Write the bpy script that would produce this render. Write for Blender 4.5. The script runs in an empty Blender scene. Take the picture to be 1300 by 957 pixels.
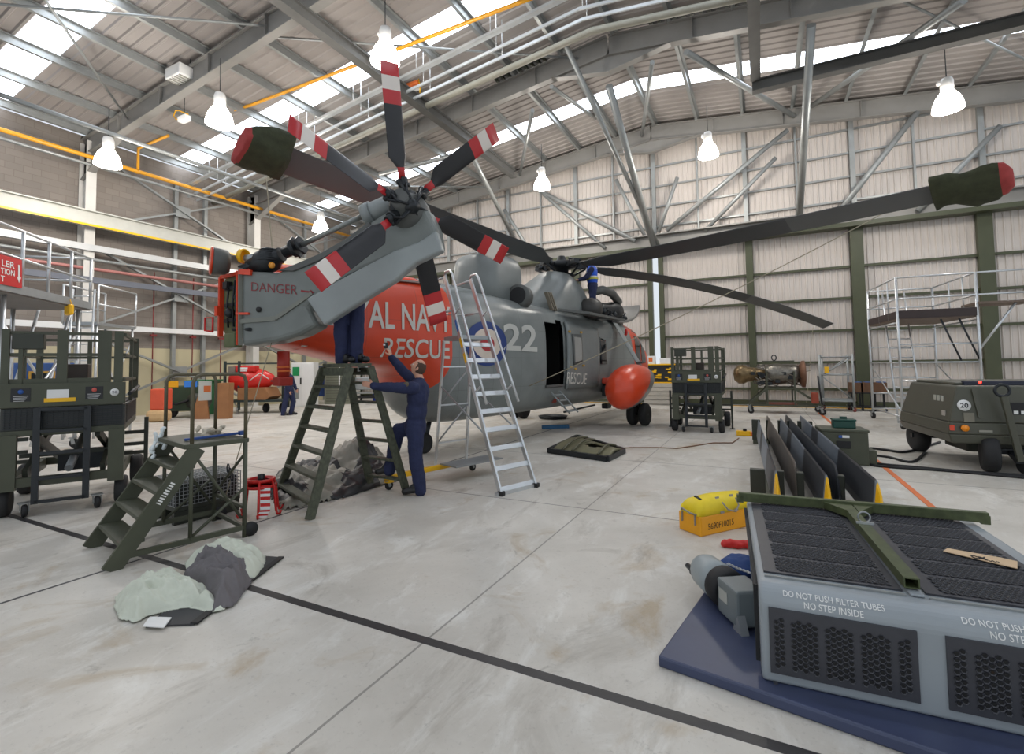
# Hangar with a rescue helicopter under maintenance.  Units: metres, X along the hangar doors, Y towards them.
import bpy, math, random
from mathutils import Vector as V, Matrix, noise as mnoise
random.seed(7)
SC = bpy.context.scene
COL = SC.collection
PI = math.pi

# ------------------------------------------------------------------ camera model
FPX, PITCH, YAW, ROLL, EYE = 620.0, .0495, .4737, -.014, 1.7
cp, sp = math.cos(PITCH), math.sin(PITCH)
CF = V((-math.sin(YAW)*cp, math.cos(YAW)*cp, sp))
_r = V((math.cos(YAW), math.sin(YAW), 0)); _u = _r.cross(CF)
CR = _r*math.cos(ROLL) + _u*math.sin(ROLL)
CU = _u*math.cos(ROLL) - _r*math.sin(ROLL)
C0 = V((0, 0, EYE))
def ray(x, y): return CF + CR*((x-650)/FPX) - CU*((y-434)/FPX)
def G(x, y, z=0.0):
    d = ray(x, y); return C0 + d*((z-EYE)/d.z)
def PX(x, y, X):
    d = ray(x, y); return C0 + d*(X/d.x)
def PY(x, y, Y):
    d = ray(x, y); return C0 + d*(Y/d.y)
def PD(x, y, d): return C0 + ray(x, y)*d
def PP(x, y, p, n):
    d = ray(x, y); return C0 + d*((p-C0).dot(n)/d.dot(n))
def proj(p):
    v = V(p)-C0; w = v.dot(CF); return 650+FPX*v.dot(CR)/w, 434-FPX*v.dot(CU)/w, w
def zat(b, py):
    lo, hi = -1., 14.
    for _ in range(40):
        m = (lo+hi)/2
        if proj((b[0], b[1], m))[1] > py: lo = m
        else: hi = m
    return lo

cam_d = bpy.data.cameras.new('camera'); cam = bpy.data.objects.new('camera', cam_d); COL.objects.link(cam)
cam_d.sensor_width = 36; cam_d.lens = FPX/1300*36; cam_d.shift_y = -44.5/1300; cam_d.clip_end = 300
m3 = Matrix((CR, CU, -CF)).transposed()
cam.matrix_world = Matrix.Translation(C0) @ m3.to_4x4()
SC.camera = cam

# ------------------------------------------------------------------ materials
def lin(c): return tuple(((v/255)/12.92 if v/255 <= .04045 else ((v/255+.055)/1.055)**2.4) for v in c)
MATS = {}
def mat(name, rgb, rough=.5, metal=0., var=.08, scale=3., bump=0., bscale=40., emit=0., alpha=1.):
    if name in MATS: return MATS[name]
    m = bpy.data.materials.new(name); m.use_nodes = True; nt = m.node_tree; N = nt.nodes; L = nt.links
    b = N['Principled BSDF']; c = lin(rgb)
    b.inputs['Roughness'].default_value = rough; b.inputs['Metallic'].default_value = metal
    if var > 0:
        tc = N.new('ShaderNodeTexCoord'); nz = N.new('ShaderNodeTexNoise'); nz.inputs['Scale'].default_value = scale
        nz.inputs['Detail'].default_value = 5; L.new(tc.outputs['Object'], nz.inputs['Vector'])
        mx = N.new('ShaderNodeMix'); mx.data_type = 'RGBA'
        mx.inputs[6].default_value = tuple(max(0, v*(1-var*2.2)) for v in c)+(1,)
        mx.inputs[7].default_value = tuple(min(1, v*(1+var*2.2)) for v in c)+(1,)
        L.new(nz.outputs['Fac'], mx.inputs[0]); L.new(mx.outputs[2], b.inputs['Base Color'])
        if bump:
            n2 = N.new('ShaderNodeTexNoise'); n2.inputs['Scale'].default_value = bscale; L.new(tc.outputs['Object'], n2.inputs['Vector'])
            bp = N.new('ShaderNodeBump'); bp.inputs['Strength'].default_value = bump; bp.inputs['Distance'].default_value = .02
            L.new(n2.outputs['Fac'], bp.inputs['Height']); L.new(bp.outputs['Normal'], b.inputs['Normal'])
    else: b.inputs['Base Color'].default_value = c+(1,)
    if emit:
        b.inputs['Emission Color'].default_value = c+(1,); b.inputs['Emission Strength'].default_value = emit
    m.diffuse_color = c+(1,)
    MATS[name] = m; return m

OLIVE = mat('olive paint', (70, 73, 58), .5, 0, .12, 4)
OLIVED = mat('dark olive paint', (52, 55, 46), .5, 0, .12, 4)
BLACK = mat('black rubber', (26, 26, 28), .65, 0, .1)
STEELB = mat('black steel', (38, 42, 46), .4, .2, .1)
ALU = mat('aluminium', (205, 208, 210), .32, .75, .05, 8)
ALUD = mat('dull aluminium', (160, 164, 166), .45, .6, .06, 8)
GALV = mat('galvanised steel', (150, 153, 152), .42, .4, .1, 3)
STEELG = mat('grey painted steel', (136, 134, 130), .5, .1, .1, 1.5)
WHITE = mat('white paint', (228, 228, 226), .45, 0, .03)
YEL = mat('yellow paint', (243, 186, 18), .4, 0, .06)
RED = mat('red paint', (196, 26, 22), .35, 0, .08)
ORANGE = mat('orange paint', (222, 112, 50), .5, 0, .06)
NAVY = mat('navy cloth', (34, 41, 74), .85, 0, .14, 9, .25, 60)
SKIN = mat('skin', (204, 152, 128), .5, 0, .05, 12)
HAIR = mat('brown hair', (70, 50, 38), .7, 0, .2, 60)
LEATHER = mat('black leather', (24, 23, 24), .4, 0, .1)
HBLK = mat('dark machinery', (44, 47, 50), .42, .45, .2, 12)
TYRE = mat('tyre rubber', (34, 34, 35), .75, 0, .12, 10)
HUBM = mat('wheel hub', (120, 118, 108), .5, .3, .1)

# ------------------------------------------------------------------ mesh builder
class MB:
    def __init__(s): s.v = []; s.f = []; s.m = []; s.s = []; s.mi = 0; s.sm = False
    def add(s, vs, fs, sm=None):
        o = len(s.v); s.v += [tuple(p) for p in vs]
        for f in fs:
            s.f.append([i+o for i in f]); s.m.append(s.mi); s.s.append(s.sm if sm is None else sm)
        return s
    def box(s, c, size, R=None):
        x, y, z = (k/2 for k in size); c = V(c)
        vs = [V((a*x, b*y, d*z)) for a in (-1, 1) for b in (-1, 1) for d in (-1, 1)]
        if R is not None: vs = [R @ p for p in vs]
        return s.add([c+p for p in vs], [(0, 1, 3, 2), (4, 6, 7, 5), (0, 4, 5, 1), (2, 3, 7, 6), (0, 2, 6, 4), (1, 5, 7, 3)], False)
    def bar(s, p, q, w, h, up=(0, 0, 1)):
        p, q = V(p), V(q); d = q-p; l = d.length; d.normalize(); up = V(up)
        if abs(d.dot(up)) > .98: up = V((1, 0, 0)) if abs(d.x) < .9 else V((0, 1, 0))
        x = d.cross(up).normalized(); z = x.cross(d)
        R = Matrix((x, d, z)).transposed()
        return s.box((p+q)/2, (w, l, h), R)
    def tube(s, pts, r, n=8, closed=False, caps=True):
        pts = [V(p) for p in pts]; k = len(pts); rs = r if isinstance(r, (list, tuple)) else [r]*k
        def tan(i):
            a = pts[(i-1) % k] if (closed or i > 0) else pts[i]; b = pts[(i+1) % k] if (closed or i < k-1) else pts[i]
            return (b-a).normalized()
        t = tan(0); ref = V((0, 0, 1)) if abs(t.z) < .9 else V((1, 0, 0)); u = t.cross(ref).normalized()
        vs = []
        for i in range(k):
            t2 = tan(i); u = (u - t2*u.dot(t2))
            u = u.normalized() if u.length > 1e-6 else t2.orthogonal().normalized()
            w = t2.cross(u)
            for j in range(n):
                a = 2*PI*j/n; vs.append(pts[i] + (u*math.cos(a)+w*math.sin(a))*rs[i])
        fs = []
        for i in range(k if closed else k-1):
            for j in range(n):
                a, b = i*n+j, i*n+(j+1) % n; c = ((i+1) % k)*n
                fs.append((a, b, c+(j+1) % n, c+j))
        s.add(vs, fs, True)
        if caps and not closed:
            o = len(s.v)-k*n
            s.f.append([o+j for j in range(n)][::-1]); s.m.append(s.mi); s.s.append(False)
            s.f.append([o+(k-1)*n+j for j in range(n)]); s.m.append(s.mi); s.s.append(False)
        return s
    def lathe(s, prof, n=20, o=(0, 0, 0), ax=(0, 0, 1), sm=True):
        o = V(o); ax = V(ax).normalized(); u = ax.orthogonal().normalized(); w = ax.cross(u); vs = []
        for r, h in prof:
            for j in range(n):
                a = 2*PI*j/n; vs.append(o+ax*h+(u*math.cos(a)+w*math.sin(a))*r)
        k = len(prof)
        fs = [(i*n+j, i*n+(j+1) % n, (i+1)*n+(j+1) % n, (i+1)*n+j) for i in range(k-1) for j in range(n)]
        s.add(vs, fs, sm); off = len(s.v)-k*n
        if prof[0][0] > 1e-4: s.f.append([off+j for j in range(n)][::-1]); s.m.append(s.mi); s.s.append(False)
        if prof[-1][0] > 1e-4: s.f.append([off+(k-1)*n+j for j in range(n)]); s.m.append(s.mi); s.s.append(False)
        return s
    def prism(s, poly, vec):
        poly = [V(p) for p in poly]; vec = V(vec); n = len(poly)
        vs = poly+[p+vec for p in poly]
        fs = [tuple(range(n))[::-1], tuple(range(n, 2*n))]+[(i, (i+1) % n, n+(i+1) % n, n+i) for i in range(n)]
        return s.add(vs, fs, False)
    def loft(s, rings, cap0=True, cap1=True, closed=True, sm=True):
        n = len(rings[0]); vs = [p for r in rings for p in r]; fs = []
        for i in range(len(rings)-1):
            for j in range(n if closed else n-1):
                fs.append((i*n+j, i*n+(j+1) % n, (i+1)*n+(j+1) % n, (i+1)*n+j))
        o = len(s.v); s.add(vs, fs, sm)
        if cap0: s.f.append([o+j for j in range(n)][::-1]); s.m.append(s.mi); s.s.append(False)
        if cap1: s.f.append([o+(len(rings)-1)*n+j for j in range(n)]); s.m.append(s.mi); s.s.append(False)
        return s
    def ell(s, c, r, R=None, nu=16, nv=10):
        c = V(c); r = (r, r, r) if not isinstance(r, (tuple, list)) else r; vs = []
        for i in range(nv+1):
            t = PI*i/nv
            for j in range(nu):
                a = 2*PI*j/nu; p = V((r[0]*math.sin(t)*math.cos(a), r[1]*math.sin(t)*math.sin(a), r[2]*math.cos(t)))
                vs.append(c+(R @ p if R is not None else p))
        fs = [(i*nu+j, (i+1)*nu+j, (i+1)*nu+(j+1) % nu, i*nu+(j+1) % nu) for i in range(nv) for j in range(nu)]
        return s.add(vs, fs, True)
    def build(s, name, mats, parent=None, bevel=0., seg=2, loc=None, rot=None):
        me = bpy.data.meshes.new(name); me.from_pydata(s.v, [], s.f)
        mats = mats if isinstance(mats, (list, tuple)) else [mats]
        for m in mats: me.materials.append(m)
        me.polygons.foreach_set('material_index', s.m); me.polygons.foreach_set('use_smooth', s.s)
        me.validate(); me.update()
        o = bpy.data.objects.new(name, me); COL.objects.link(o)
        if parent: o.parent = parent
        if loc is not None: o.location = loc
        if rot is not None: o.rotation_euler = rot
        if bevel:
            b = o.modifiers.new('bevel', 'BEVEL'); b.width = bevel; b.segments = seg; b.limit_method = 'ANGLE'; b.angle_limit = .6
        return o

def tag(o, label, cat, group=None):
    o['label'] = label; o['category'] = cat
    if group: o['group'] = group
    return o
def thing(name, label, cat, loc=(0, 0, 0), rz=0., group=None):
    o = bpy.data.objects.new(name, None); COL.objects.link(o); o.empty_display_size = .2
    o.location = loc; o.rotation_euler = (0, 0, rz); return tag(o, label, cat, group)
def struct(o): o['kind'] = 'structure'; return o
def lab(o, t): o['label'] = t; return o
def dup(root, loc, rz, label=None, group=None):
    r = root.copy(); COL.objects.link(r); r.location = loc; r.rotation_euler = (0, 0, rz)
    if label: r['label'] = label
    if group: r['group'] = group
    for ch in list(root.children):
        c = ch.copy(); COL.objects.link(c); c.parent = r
        for g in ch.children:
            d = g.copy(); COL.objects.link(d); d.parent = c
    return r
def rotz(a): return Matrix.Rotation(a, 3, 'Z')
def lerp(a, b, t): return a+(b-a)*t

def text_geo(txt, bold=0.0, spacing=1.0):
    """flat lettering as (verts2d, faces), normalised so that capital height = 1, centred on x"""
    cu = bpy.data.curves.new('t', 'FONT'); cu.body = txt; cu.size = 1; cu.offset = bold; cu.resolution_u = 4; cu.space_character = spacing
    ob = bpy.data.objects.new('t', cu); COL.objects.link(ob)
    me = bpy.data.meshes.new_from_object(ob.evaluated_get(bpy.context.evaluated_depsgraph_get()))
    vs = [(p.co.x, p.co.y) for p in me.vertices]; fs = [tuple(f.vertices) for f in me.polygons]
    bpy.data.objects.remove(ob); bpy.data.curves.remove(cu); bpy.data.meshes.remove(me)
    if not vs: return [], []
    x0, x1 = min(p[0] for p in vs), max(p[0] for p in vs); y0, y1 = min(p[1] for p in vs), max(p[1] for p in vs)
    return [((p[0]-x0)/(x1-x0), (p[1]-y0)/(y1-y0)) for p in vs], fs
def text_quad(mb, txt, a, b, c, d, lift, bold=.01, spacing=1.0):
    """lettering mapped on the quad a(bottom left) b(bottom right) c(top right) d(top left)"""
    vs, fs = text_geo(txt, bold, spacing); a, b, c, d = V(a), V(b), V(c), V(d); lift = V(lift)
    mb.add([a.lerp(b, x).lerp(d.lerp(c, x), y)+lift for x, y in vs], fs, False)

class Blob:
    """closed pieces fused by a voxel remesh into one continuous skin"""
    def __init__(s): s.mb = MB()
    def cap(s, a, b, ra, rb, n=12):
        a, b = V(a), V(b); d = b-a; L = d.length
        if L < 1e-5: s.mb.ell(a, ra); return s
        d.normalize(); pts = []; rs = []
        for t in (-1, -.92, -.7, -.38): pts.append(a+d*(t*ra)); rs.append(max(.0005, ra*math.sqrt(max(0, 1-t*t))))
        for t in (0, .25, .5, .75, 1): pts.append(a.lerp(b, t)); rs.append(lerp(ra, rb, t))
        for t in (.38, .7, .92, 1): pts.append(b+d*(t*rb)); rs.append(max(.0005, rb*math.sqrt(max(0, 1-t*t))))
        s.mb.tube(pts, rs, n); return s
    def chain(s, pts, rs):
        for i in range(len(pts)-1): s.cap(pts[i], pts[i+1], rs[i], rs[i+1])
        return s
    def ell(s, c, r, R=None): s.mb.ell(c, r, R); return s
    def build(s, name, m, parent=None, voxel=.01, smooth=4, disp=0., dscale=5.):
        o = s.mb.build(name, m, None)
        r = o.modifiers.new('r', 'REMESH'); r.mode = 'VOXEL'; r.voxel_size = voxel; r.use_smooth_shade = True
        if smooth:
            k = o.modifiers.new('s', 'SMOOTH'); k.factor = .5; k.iterations = smooth
        me = bpy.data.meshes.new_from_object(o.evaluated_get(bpy.context.evaluated_depsgraph_get()))
        old = o.data; bpy.data.objects.remove(o); bpy.data.meshes.remove(old)
        if disp:
            me.update()
            ns = [v.normal.copy() for v in me.vertices]
            for v, nn in zip(me.vertices, ns):
                k = mnoise.noise(V((v.co.x*dscale, v.co.y*dscale, v.co.z*dscale*.7)))+.5*mnoise.noise(v.co*dscale*2.3)
                v.co += nn*(disp*k)
        for f in me.polygons: f.use_smooth = True
        me.name = name
        if not me.materials:
            me.materials.append(m)
        ob = bpy.data.objects.new(name, me); COL.objects.link(ob)
        if parent: ob.parent = parent
        return ob
# ================================================================== the setting
XL, XRT, YB, YE = -21.5, 13.5, -7.0, 21.9
ZR, SL, XR = 12.3, .115, -4.0
def zroof(x): return ZR-SL*abs(x-XR)

def line_mask(nt, coord, lines):
    """1 on lines (pos, halfwidth) of one coordinate socket"""
    N, L = nt.nodes, nt.links; out = None
    for p, w in lines:
        a = N.new('ShaderNodeMath'); a.operation = 'SUBTRACT'; L.new(coord, a.inputs[0]); a.inputs[1].default_value = p
        b = N.new('ShaderNodeMath'); b.operation = 'ABSOLUTE'; L.new(a.outputs[0], b.inputs[0])
        c = N.new('ShaderNodeMath'); c.operation = 'LESS_THAN'; L.new(b.outputs[0], c.inputs[0]); c.inputs[1].default_value = w
        if out is None: out = c.outputs[0]
        else:
            d = N.new('ShaderNodeMath'); d.operation = 'MAXIMUM'; L.new(out, d.inputs[0]); L.new(c.outputs[0], d.inputs[1]); out = d.outputs[0]
    return out

def concrete():
    m = bpy.data.materials.new('worn concrete'); m.use_nodes = True; nt = m.node_tree; N, L = nt.nodes, nt.links
    b = N['Principled BSDF']; tc = N.new('ShaderNodeTexCoord')
    mp = N.new('ShaderNodeMapping'); L.new(tc.outputs['Object'], mp.inputs['Vector'])
    def nz(sc, det=6, rough=.6, dist=0., src=None):
        n = N.new('ShaderNodeTexNoise'); n.inputs['Scale'].default_value = sc; n.inputs['Detail'].default_value = det
        n.inputs['Roughness'].default_value = rough; n.inputs['Distortion'].default_value = dist
        L.new((src or mp).outputs['Vector'], n.inputs['Vector']); return n.outputs['Fac']
    def ramp(f, p0, p1):
        r = N.new('ShaderNodeMapRange'); r.inputs['From Min'].default_value = p0; r.inputs['From Max'].default_value = p1
        L.new(f, r.inputs['Value']); return r.outputs['Result']
    def mix(fac, a, c, k=1.0):
        x = N.new('ShaderNodeMix'); x.data_type = 'RGBA'
        if k != 1.0:
            q = N.new('ShaderNodeMath'); q.operation = 'MULTIPLY'; L.new(fac, q.inputs[0]); q.inputs[1].default_value = k; fac = q.outputs[0]
        L.new(fac, x.inputs[0])
        if isinstance(a, tuple): x.inputs[6].default_value = lin(a)+(1,)
        else: L.new(a, x.inputs[6])
        x.inputs[7].default_value = lin(c)+(1,); return x.outputs[2]
    m2 = N.new('ShaderNodeMapping'); m2.inputs['Scale'].default_value = (1.0, .45, 1); m2.inputs['Rotation'].default_value = (0, 0, .5)
    L.new(tc.outputs['Object'], m2.inputs['Vector'])
    c = mix(ramp(nz(.7, 7, .62, .4), .3, .7), (184, 178, 168), (214, 209, 200))
    c = mix(ramp(nz(2.6, 7, .7, .6, m2), .52, .72), c, (226, 224, 218), .8)
    c = mix(ramp(nz(1.3, 8, .7, .8, m2), .56, .74), c, (140, 131, 118), .8)
    c = mix(ramp(nz(.9, 6, .65, 1.2), .57, .70), c, (168, 146, 112), .65)
    c = mix(ramp(nz(5.0, 6, .7, .5), .62, .72), c, (128, 122, 112), .45)
    c = mix(ramp(nz(30, 4, .7), .58, .75), c, (122, 117, 110), .35)
    sx = N.new('ShaderNodeSeparateXYZ'); L.new(tc.outputs['Object'], sx.inputs[0])
    thin = line_mask(nt, sx.outputs['X'], [(-1.93+3.16*k, .008) for k in range(-6, 5) if k != -1])
    c = mix(thin, c, (112, 108, 102), .7)
    thin2 = line_mask(nt, sx.outputs['Y'], [(5.62+3.1*k, .009) for k in range(0, 6)])
    c = mix(thin2, c, (84, 80, 76), .9)
    wide = line_mask(nt, sx.outputs['Y'], [(2.53, .036)]); c = mix(wide, c, (54, 52, 52))
    w2 = line_mask(nt, sx.outputs['X'], [(-5.08, .017)]); c = mix(w2, c, (58, 56, 56))
    L.new(c, b.inputs['Base Color'])
    r = ramp(nz(1.7, 5), .3, .7); rr = N.new('ShaderNodeMapRange'); rr.inputs['To Min'].default_value = .38; rr.inputs['To Max'].default_value = .62
    L.new(r, rr.inputs['Value']); L.new(rr.outputs['Result'], b.inputs['Roughness'])
    bp = N.new('ShaderNodeBump'); bp.inputs['Strength'].default_value = .12; bp.inputs['Distance'].default_value = .01
    L.new(nz(45, 4), bp.inputs['Height']); L.new(bp.outputs['Normal'], b.inputs['Normal'])
    return m
mb = MB(); mb.box(((XL+XRT)/2, (YB+YE+.4)/2, -.1), (XRT-XL, YE+.4-YB, .2)); struct(mb.build('floor', concrete()))

def blockwork():
    m = bpy.data.materials.new('blockwork'); m.use_nodes = True; nt = m.node_tree; N, L = nt.nodes, nt.links
    b = N['Principled BSDF']; tc = N.new('ShaderNodeTexCoord'); sx = N.new('ShaderNodeSeparateXYZ'); L.new(tc.outputs['Object'], sx.inputs[0])
    cb = N.new('ShaderNodeCombineXYZ'); L.new(sx.outputs['Y'], cb.inputs[0]); L.new(sx.outputs['Z'], cb.inputs[1])
    br = N.new('ShaderNodeTexBrick'); L.new(cb.outputs[0], br.inputs['Vector'])
    br.inputs['Scale'].default_value = 1; br.inputs['Brick Width'].default_value = .45; br.inputs['Row Height'].default_value = .225
    br.inputs['Mortar Size'].default_value = .009; br.inputs['Color1'].default_value = lin((130, 122, 115))+(1,)
    br.inputs['Color2'].default_value = lin((138, 130, 122))+(1,); br.inputs['Mortar'].default_value = lin((124, 114, 105))+(1,)
    gt = N.new('ShaderNodeMath'); gt.operation = 'LESS_THAN'; gt.inputs[1].default_value = 2.6; L.new(sx.outputs['Z'], gt.inputs[0])
    mx = N.new('ShaderNodeMix'); mx.data_type = 'RGBA'; L.new(gt.outputs[0], mx.inputs[0]); L.new(br.outputs['Color'], mx.inputs[6])
    mx.inputs[7].default_value = lin((196, 186, 154))+(1,)          # the lower courses are painted cream
    L.new(mx.outputs[2], b.inputs['Base Color']); b.inputs['Roughness'].default_value = .85
    bp = N.new('ShaderNodeBump'); bp.inputs['Strength'].default_value = .3; L.new(br.outputs['Fac'], bp.inputs['Height']); bp.invert = True
    L.new(bp.outputs['Normal'], b.inputs['Normal']); return m
mb = MB(); mb.box((XL-.15, (YB+YE)/2, 5.1), (.3, YE-YB+.6, 10.2)); struct(mb.build('wall_left', blockwork()))

SHEET = mat('roof liner sheet', (154, 148, 144), .55, 0, .06, .6)
WSHEET = mat('wall liner sheet', (196, 188, 181), .5, 0, .03, .5)
TRANS = mat('translucent skylight sheet', (236, 244, 255), .4, 0, 0, emit=4.6)
def corrug_profile(a, b, pitch):
    """positions and depths of a trapezoid rib profile between a and b"""
    out = []; n = max(1, round((b-a)/pitch)); p = (b-a)/n
    for i in range(n):
        s = a+i*p; out += [(s, 0), (s+p*.62, 0), (s+p*.72, 1), (s+p*.9, 1)]
    out.append((b, 0)); return out
def roof_strip(y0, y1, name, m, lift=0.):
    mb = MB(); pr = corrug_profile(y0, y1, .33)
    for xa in (XL, XRT):
        vs = []; fs = []
        for y, k in pr:
            vs += [(xa, y, zroof(xa)-.04*k+lift), (XR, y, ZR-.04*k+lift)]
        for i in range(len(pr)-1): fs.append((2*i, 2*i+1, 2*i+3, 2*i+2))
        mb.add(vs, fs, False)
    return struct(mb.build(name, m))
SKY = [(-1.4, -.45), (5.25, 6.2), (11.15, 12.05), (17.85, 18.75)]
edges = [YB]+[e for s in SKY for e in s]+[YE+.3]
mbroof = None
for i in range(0, len(edges), 2): roof_strip(edges[i], edges[i+1], 'ceiling', SHEET)
for i, (a, b) in enumerate(SKY): roof_strip(a, b, 'window_%d' % (i+1), TRANS, .02)

# purlins, one object each
zed = MB(); zed.bar((0, YB, 0), (0, YE, 0), .02, .2); zed.bar((.04, YB, .1), (.04, YE, .1), .1, .015); zed.bar((-.04, YB, -.1), (-.04, YE, -.1), .1, .015)
p0 = None; x = XL+.5
while x < XRT:
    if p0 is None: p0 = zed.build('purlin', GALV, loc=(x, 0, zroof(x)-.15)); struct(p0)
    else:
        c = p0.copy(); COL.objects.link(c); c.location = (x, 0, zroof(x)-.15)
    x += 1.72
def ibeam(mb, p, q, depth, fl=.24, up=(0, 0, 1)):
    p, q = V(p), V(q); d = (q-p).normalized(); x = d.cross(V(up)).normalized(); z = x.cross(d)
    for k in (-1, 1): mb.bar(p+z*(k*depth/2), q+z*(k*depth/2), fl, .035, up)
    mb.bar(p, q, .03, depth, up)
def rafter(y, depth=.62):
    mb = MB(); dz = .25+depth/2
    for xa in (XL, XRT):
        ibeam(mb, (xa, y, zroof(xa)-dz), (XR, y, ZR-dz), depth)
        sg = 1 if xa > XR else -1
        for (x0, x1, d0, d1) in ((XR, XR+sg*1.9, .55, 0), (xa, xa-sg*2.6, .9, 0)):      # haunches
            a = V((x0, y, zroof(x0)-.25-depth)); b = V((x1, y, zroof(x1)-.25-depth))
            mb.prism([a+V((0, -.015, 0)), b+V((0, -.015, 0)), a+V((0, -.015, -d0))], (0, .03, 0)); mb.bar(a-V((0, 0, d0)), b, .24, .03)
        for k in range(1, 7):
            xs = lerp(xa, XR, k/7); mb.box((xs, y, zroof(xs)-dz), (.02, .22, depth))
    return struct(mb.build('rafter', STEELG))
for y in (8.35, 14.75, 21.35): rafter(y)
# columns on the block wall
for i, y in enumerate((1.9, 8.35, 14.75, 21.2)):
    mb = MB(); zt = zroof(XL)-.4
    mb.bar((XL+.06, y, 0), (XL+.06, y, zt), .3, .03, (1, 0, 0)); mb.bar((XL+.56, y, 0), (XL+.56, y, zt), .3, .03, (1, 0, 0))
    mb.bar((XL+.31, y, 0), (XL+.31, y, zt), .03, .5, (1, 0, 0)); mb.box((XL+.31, y, .02), (.7, .5, .04))
    struct(mb.build('column', mat('pale column paint', (205, 202, 196), .5, 0, .05)))
# cross bracing between the columns
for (ya, yb) in ((8.5, 14.6), (14.9, 21.0)):
    for (z0, z1) in ((.3, 3.0), (3.3, 6.2), (6.9, 9.6)):
        mb = MB(); x = XL+.3
        mb.bar((x, ya, z0), (x, yb, z1), .07, .13, (1, 0, 0)); mb.bar((x+.09, ya, z1), (x+.09, yb, z0), .07, .13, (1, 0, 0))
        mb.box((x+.05, (ya+yb)/2, (z0+z1)/2), (.05, .55, .45)); struct(mb.build('wall_brace', GALV))
# thin wall posts and service pipes
for y in (11.4, 12.6, 17.8, 19.2):
    mb = MB(); mb.bar((XL+.1, y, 0), (XL+.1, y, 9.6), .14, .14, (0, 1, 0)); struct(mb.build('wall_post', GALV))
for y in (10.6, 12.1, 13.3):
    mb = MB(); mb.tube([(XL+.22, y, .4), (XL+.22, y, 5.6)], .022); mb.box((XL+.24, y, 3.1), (.1, .22, .08)); struct(mb.build('fire_main_pipe', mat('dark red pipe', (126, 44, 42), .5)))
def wallrun(name, pts, X, r, m, n=8):
    mb = MB(); P = [PX(px, py, X) for px, py in pts]; a, b = P[0], P[-1]; d = (b-a)
    mb.tube([V((X, -2, a.z)), V((X, YE-.3, a.z))], r, n); return struct(mb.build(name, m))
# crane rail with the yellow edge
zc = PX(0, 265, XL+.7).z
mb = MB(); ibeam(mb, (XL+.78, -5, zc+.28), (XL+.78, YE-.4, zc+.28), .5, .3); mb.mi = 1; mb.bar((XL+.93, -5, zc+.02), (XL+.93, YE-.4, zc+.02), .012, .07)
struct(mb.build('crane_rail', [mat('crane beam paint', (190, 190, 182), .45, 0, .06), YEL]))
z2 = PX(0, 295, XL+.6).z
mb = MB(); mb.bar((XL+.6, -5, z2), (XL+.6, YE-.4, z2), .16, .22); struct(mb.build('cable_trunking', mat('trunking', (196, 197, 196), .4, .2, .05)))
z3 = PX(0, 325, XL+.5).z
mb = MB(); mb.tube([(XL+.5, -5, z3), (XL+.5, YE-.4, z3)], .06); struct(mb.build('dull_red_pipe', mat('pink pipe', (176, 118, 112), .5)))
z4 = PX(0, 312, XL+.5).z
mb = MB(); mb.tube([(XL+.55, -5, z4), (XL+.55, YE-.4, z4)], .06); struct(mb.build('grey_pipe', GALV))
z5 = PX(0, 337, XL+.55).z
mb = MB(); mb.bar((XL+.55, -5, z5-.1), (XL+.55, YE-.4, z5-.1), .1, .2); struct(mb.build('cable_tray', mat('slate tray', (104, 108, 118), .5, .2)))
z6 = PX(0, 164, XL+.9).z
mb = MB(); mb.tube([(XL+.9, -5, z6), (XL+.9, YE-.4, z6)], .075)
q = PX(175, 218, XL+.9); mb.tube([q, q+V((0, 0, .9)), q+V((1.6, .2, 1.1))], .05); mb.lathe([(.09, -.06), (.09, .06)], 10, q)
struct(mb.build('gas_pipe', mat('gas yellow', (226, 160, 40), .4, 0, .05)))
z7 = PX(0, 175, XL+.8).z
mb = MB(); mb.tube([(XL+.8, -5, z7), (XL+.8, YE-.4, z7)], .06); struct(mb.build('conduit', GALV))
z8 = PX(160, 417, XL+.3).z
mb = MB(); mb.bar((XL+.3, 6, z8), (XL+.3, YE-.4, z8), .1, .2); struct(mb.build('white_wall_rail', WHITE))
zd = z8-.9

# ---- door wall: hangar door leaves below, sheeted gable above
DG = mat('door frame green', (66, 70, 48), .5, 0, .08)
def rib_panel(mb, x0, x1, z0, z1, y, pitch=.2, top=None):
    pr = corrug_profile(x0, x1, pitch); vs = []; fs = []
    for x, k in pr: vs += [(x, y-.035*k, z0), (x, y-.035*k, z1 if top is None else top(x))]
    for i in range(len(pr)-1): fs.append((2*i, 2*i+2, 2*i+3, 2*i+1))
    mb.add(vs, fs, False)
PXS = [-18.6, -15.0, -11.4, -7.75, -4.2, -.35, 3.24, 6.81, 10.4]
spans = [(XL, PXS[0])]+list(zip(PXS[:-1], PXS[1:]))+[(PXS[-1], XRT)]
for i, (a, b) in enumerate(spans):
    if abs(a+4.2) < .01: a = -3.93
    r = thing('door_%d' % (i+1), 'hangar door leaf', 'door', (0, YE, 0)); struct(r); del r['category']; del r['label']
    mb = MB(); rib_panel(mb, a, b, .02, 6.75, .1); mb.build('door_panel', WSHEET, r)
    for z in (.12, .66, 1.68, 2.87, 4.07, 5.24):
        mb = MB(); mb.bar((a, .0, z), (b, .0, z), .1, .09 if z > .2 else .2); mb.build('door_rail', DG, r)
    for x in (a, b):
        w = .13 if abs(x+.35) < .1 or x < -9 else .2
        mb = MB(); mb.bar((x+(w/2 if x == a else -w/2), -.07, 0), (x+(w/2 if x == a else -w/2), -.07, 6.7), w, .2, (0, 1, 0)); mb.build('door_stile', DG, r)
mb = MB(); mb.bar((XL, YE-.28, 6.72), (XRT, YE-.28, 6.72), .5, .16); struct(mb.build('trim_1', DG))
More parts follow.
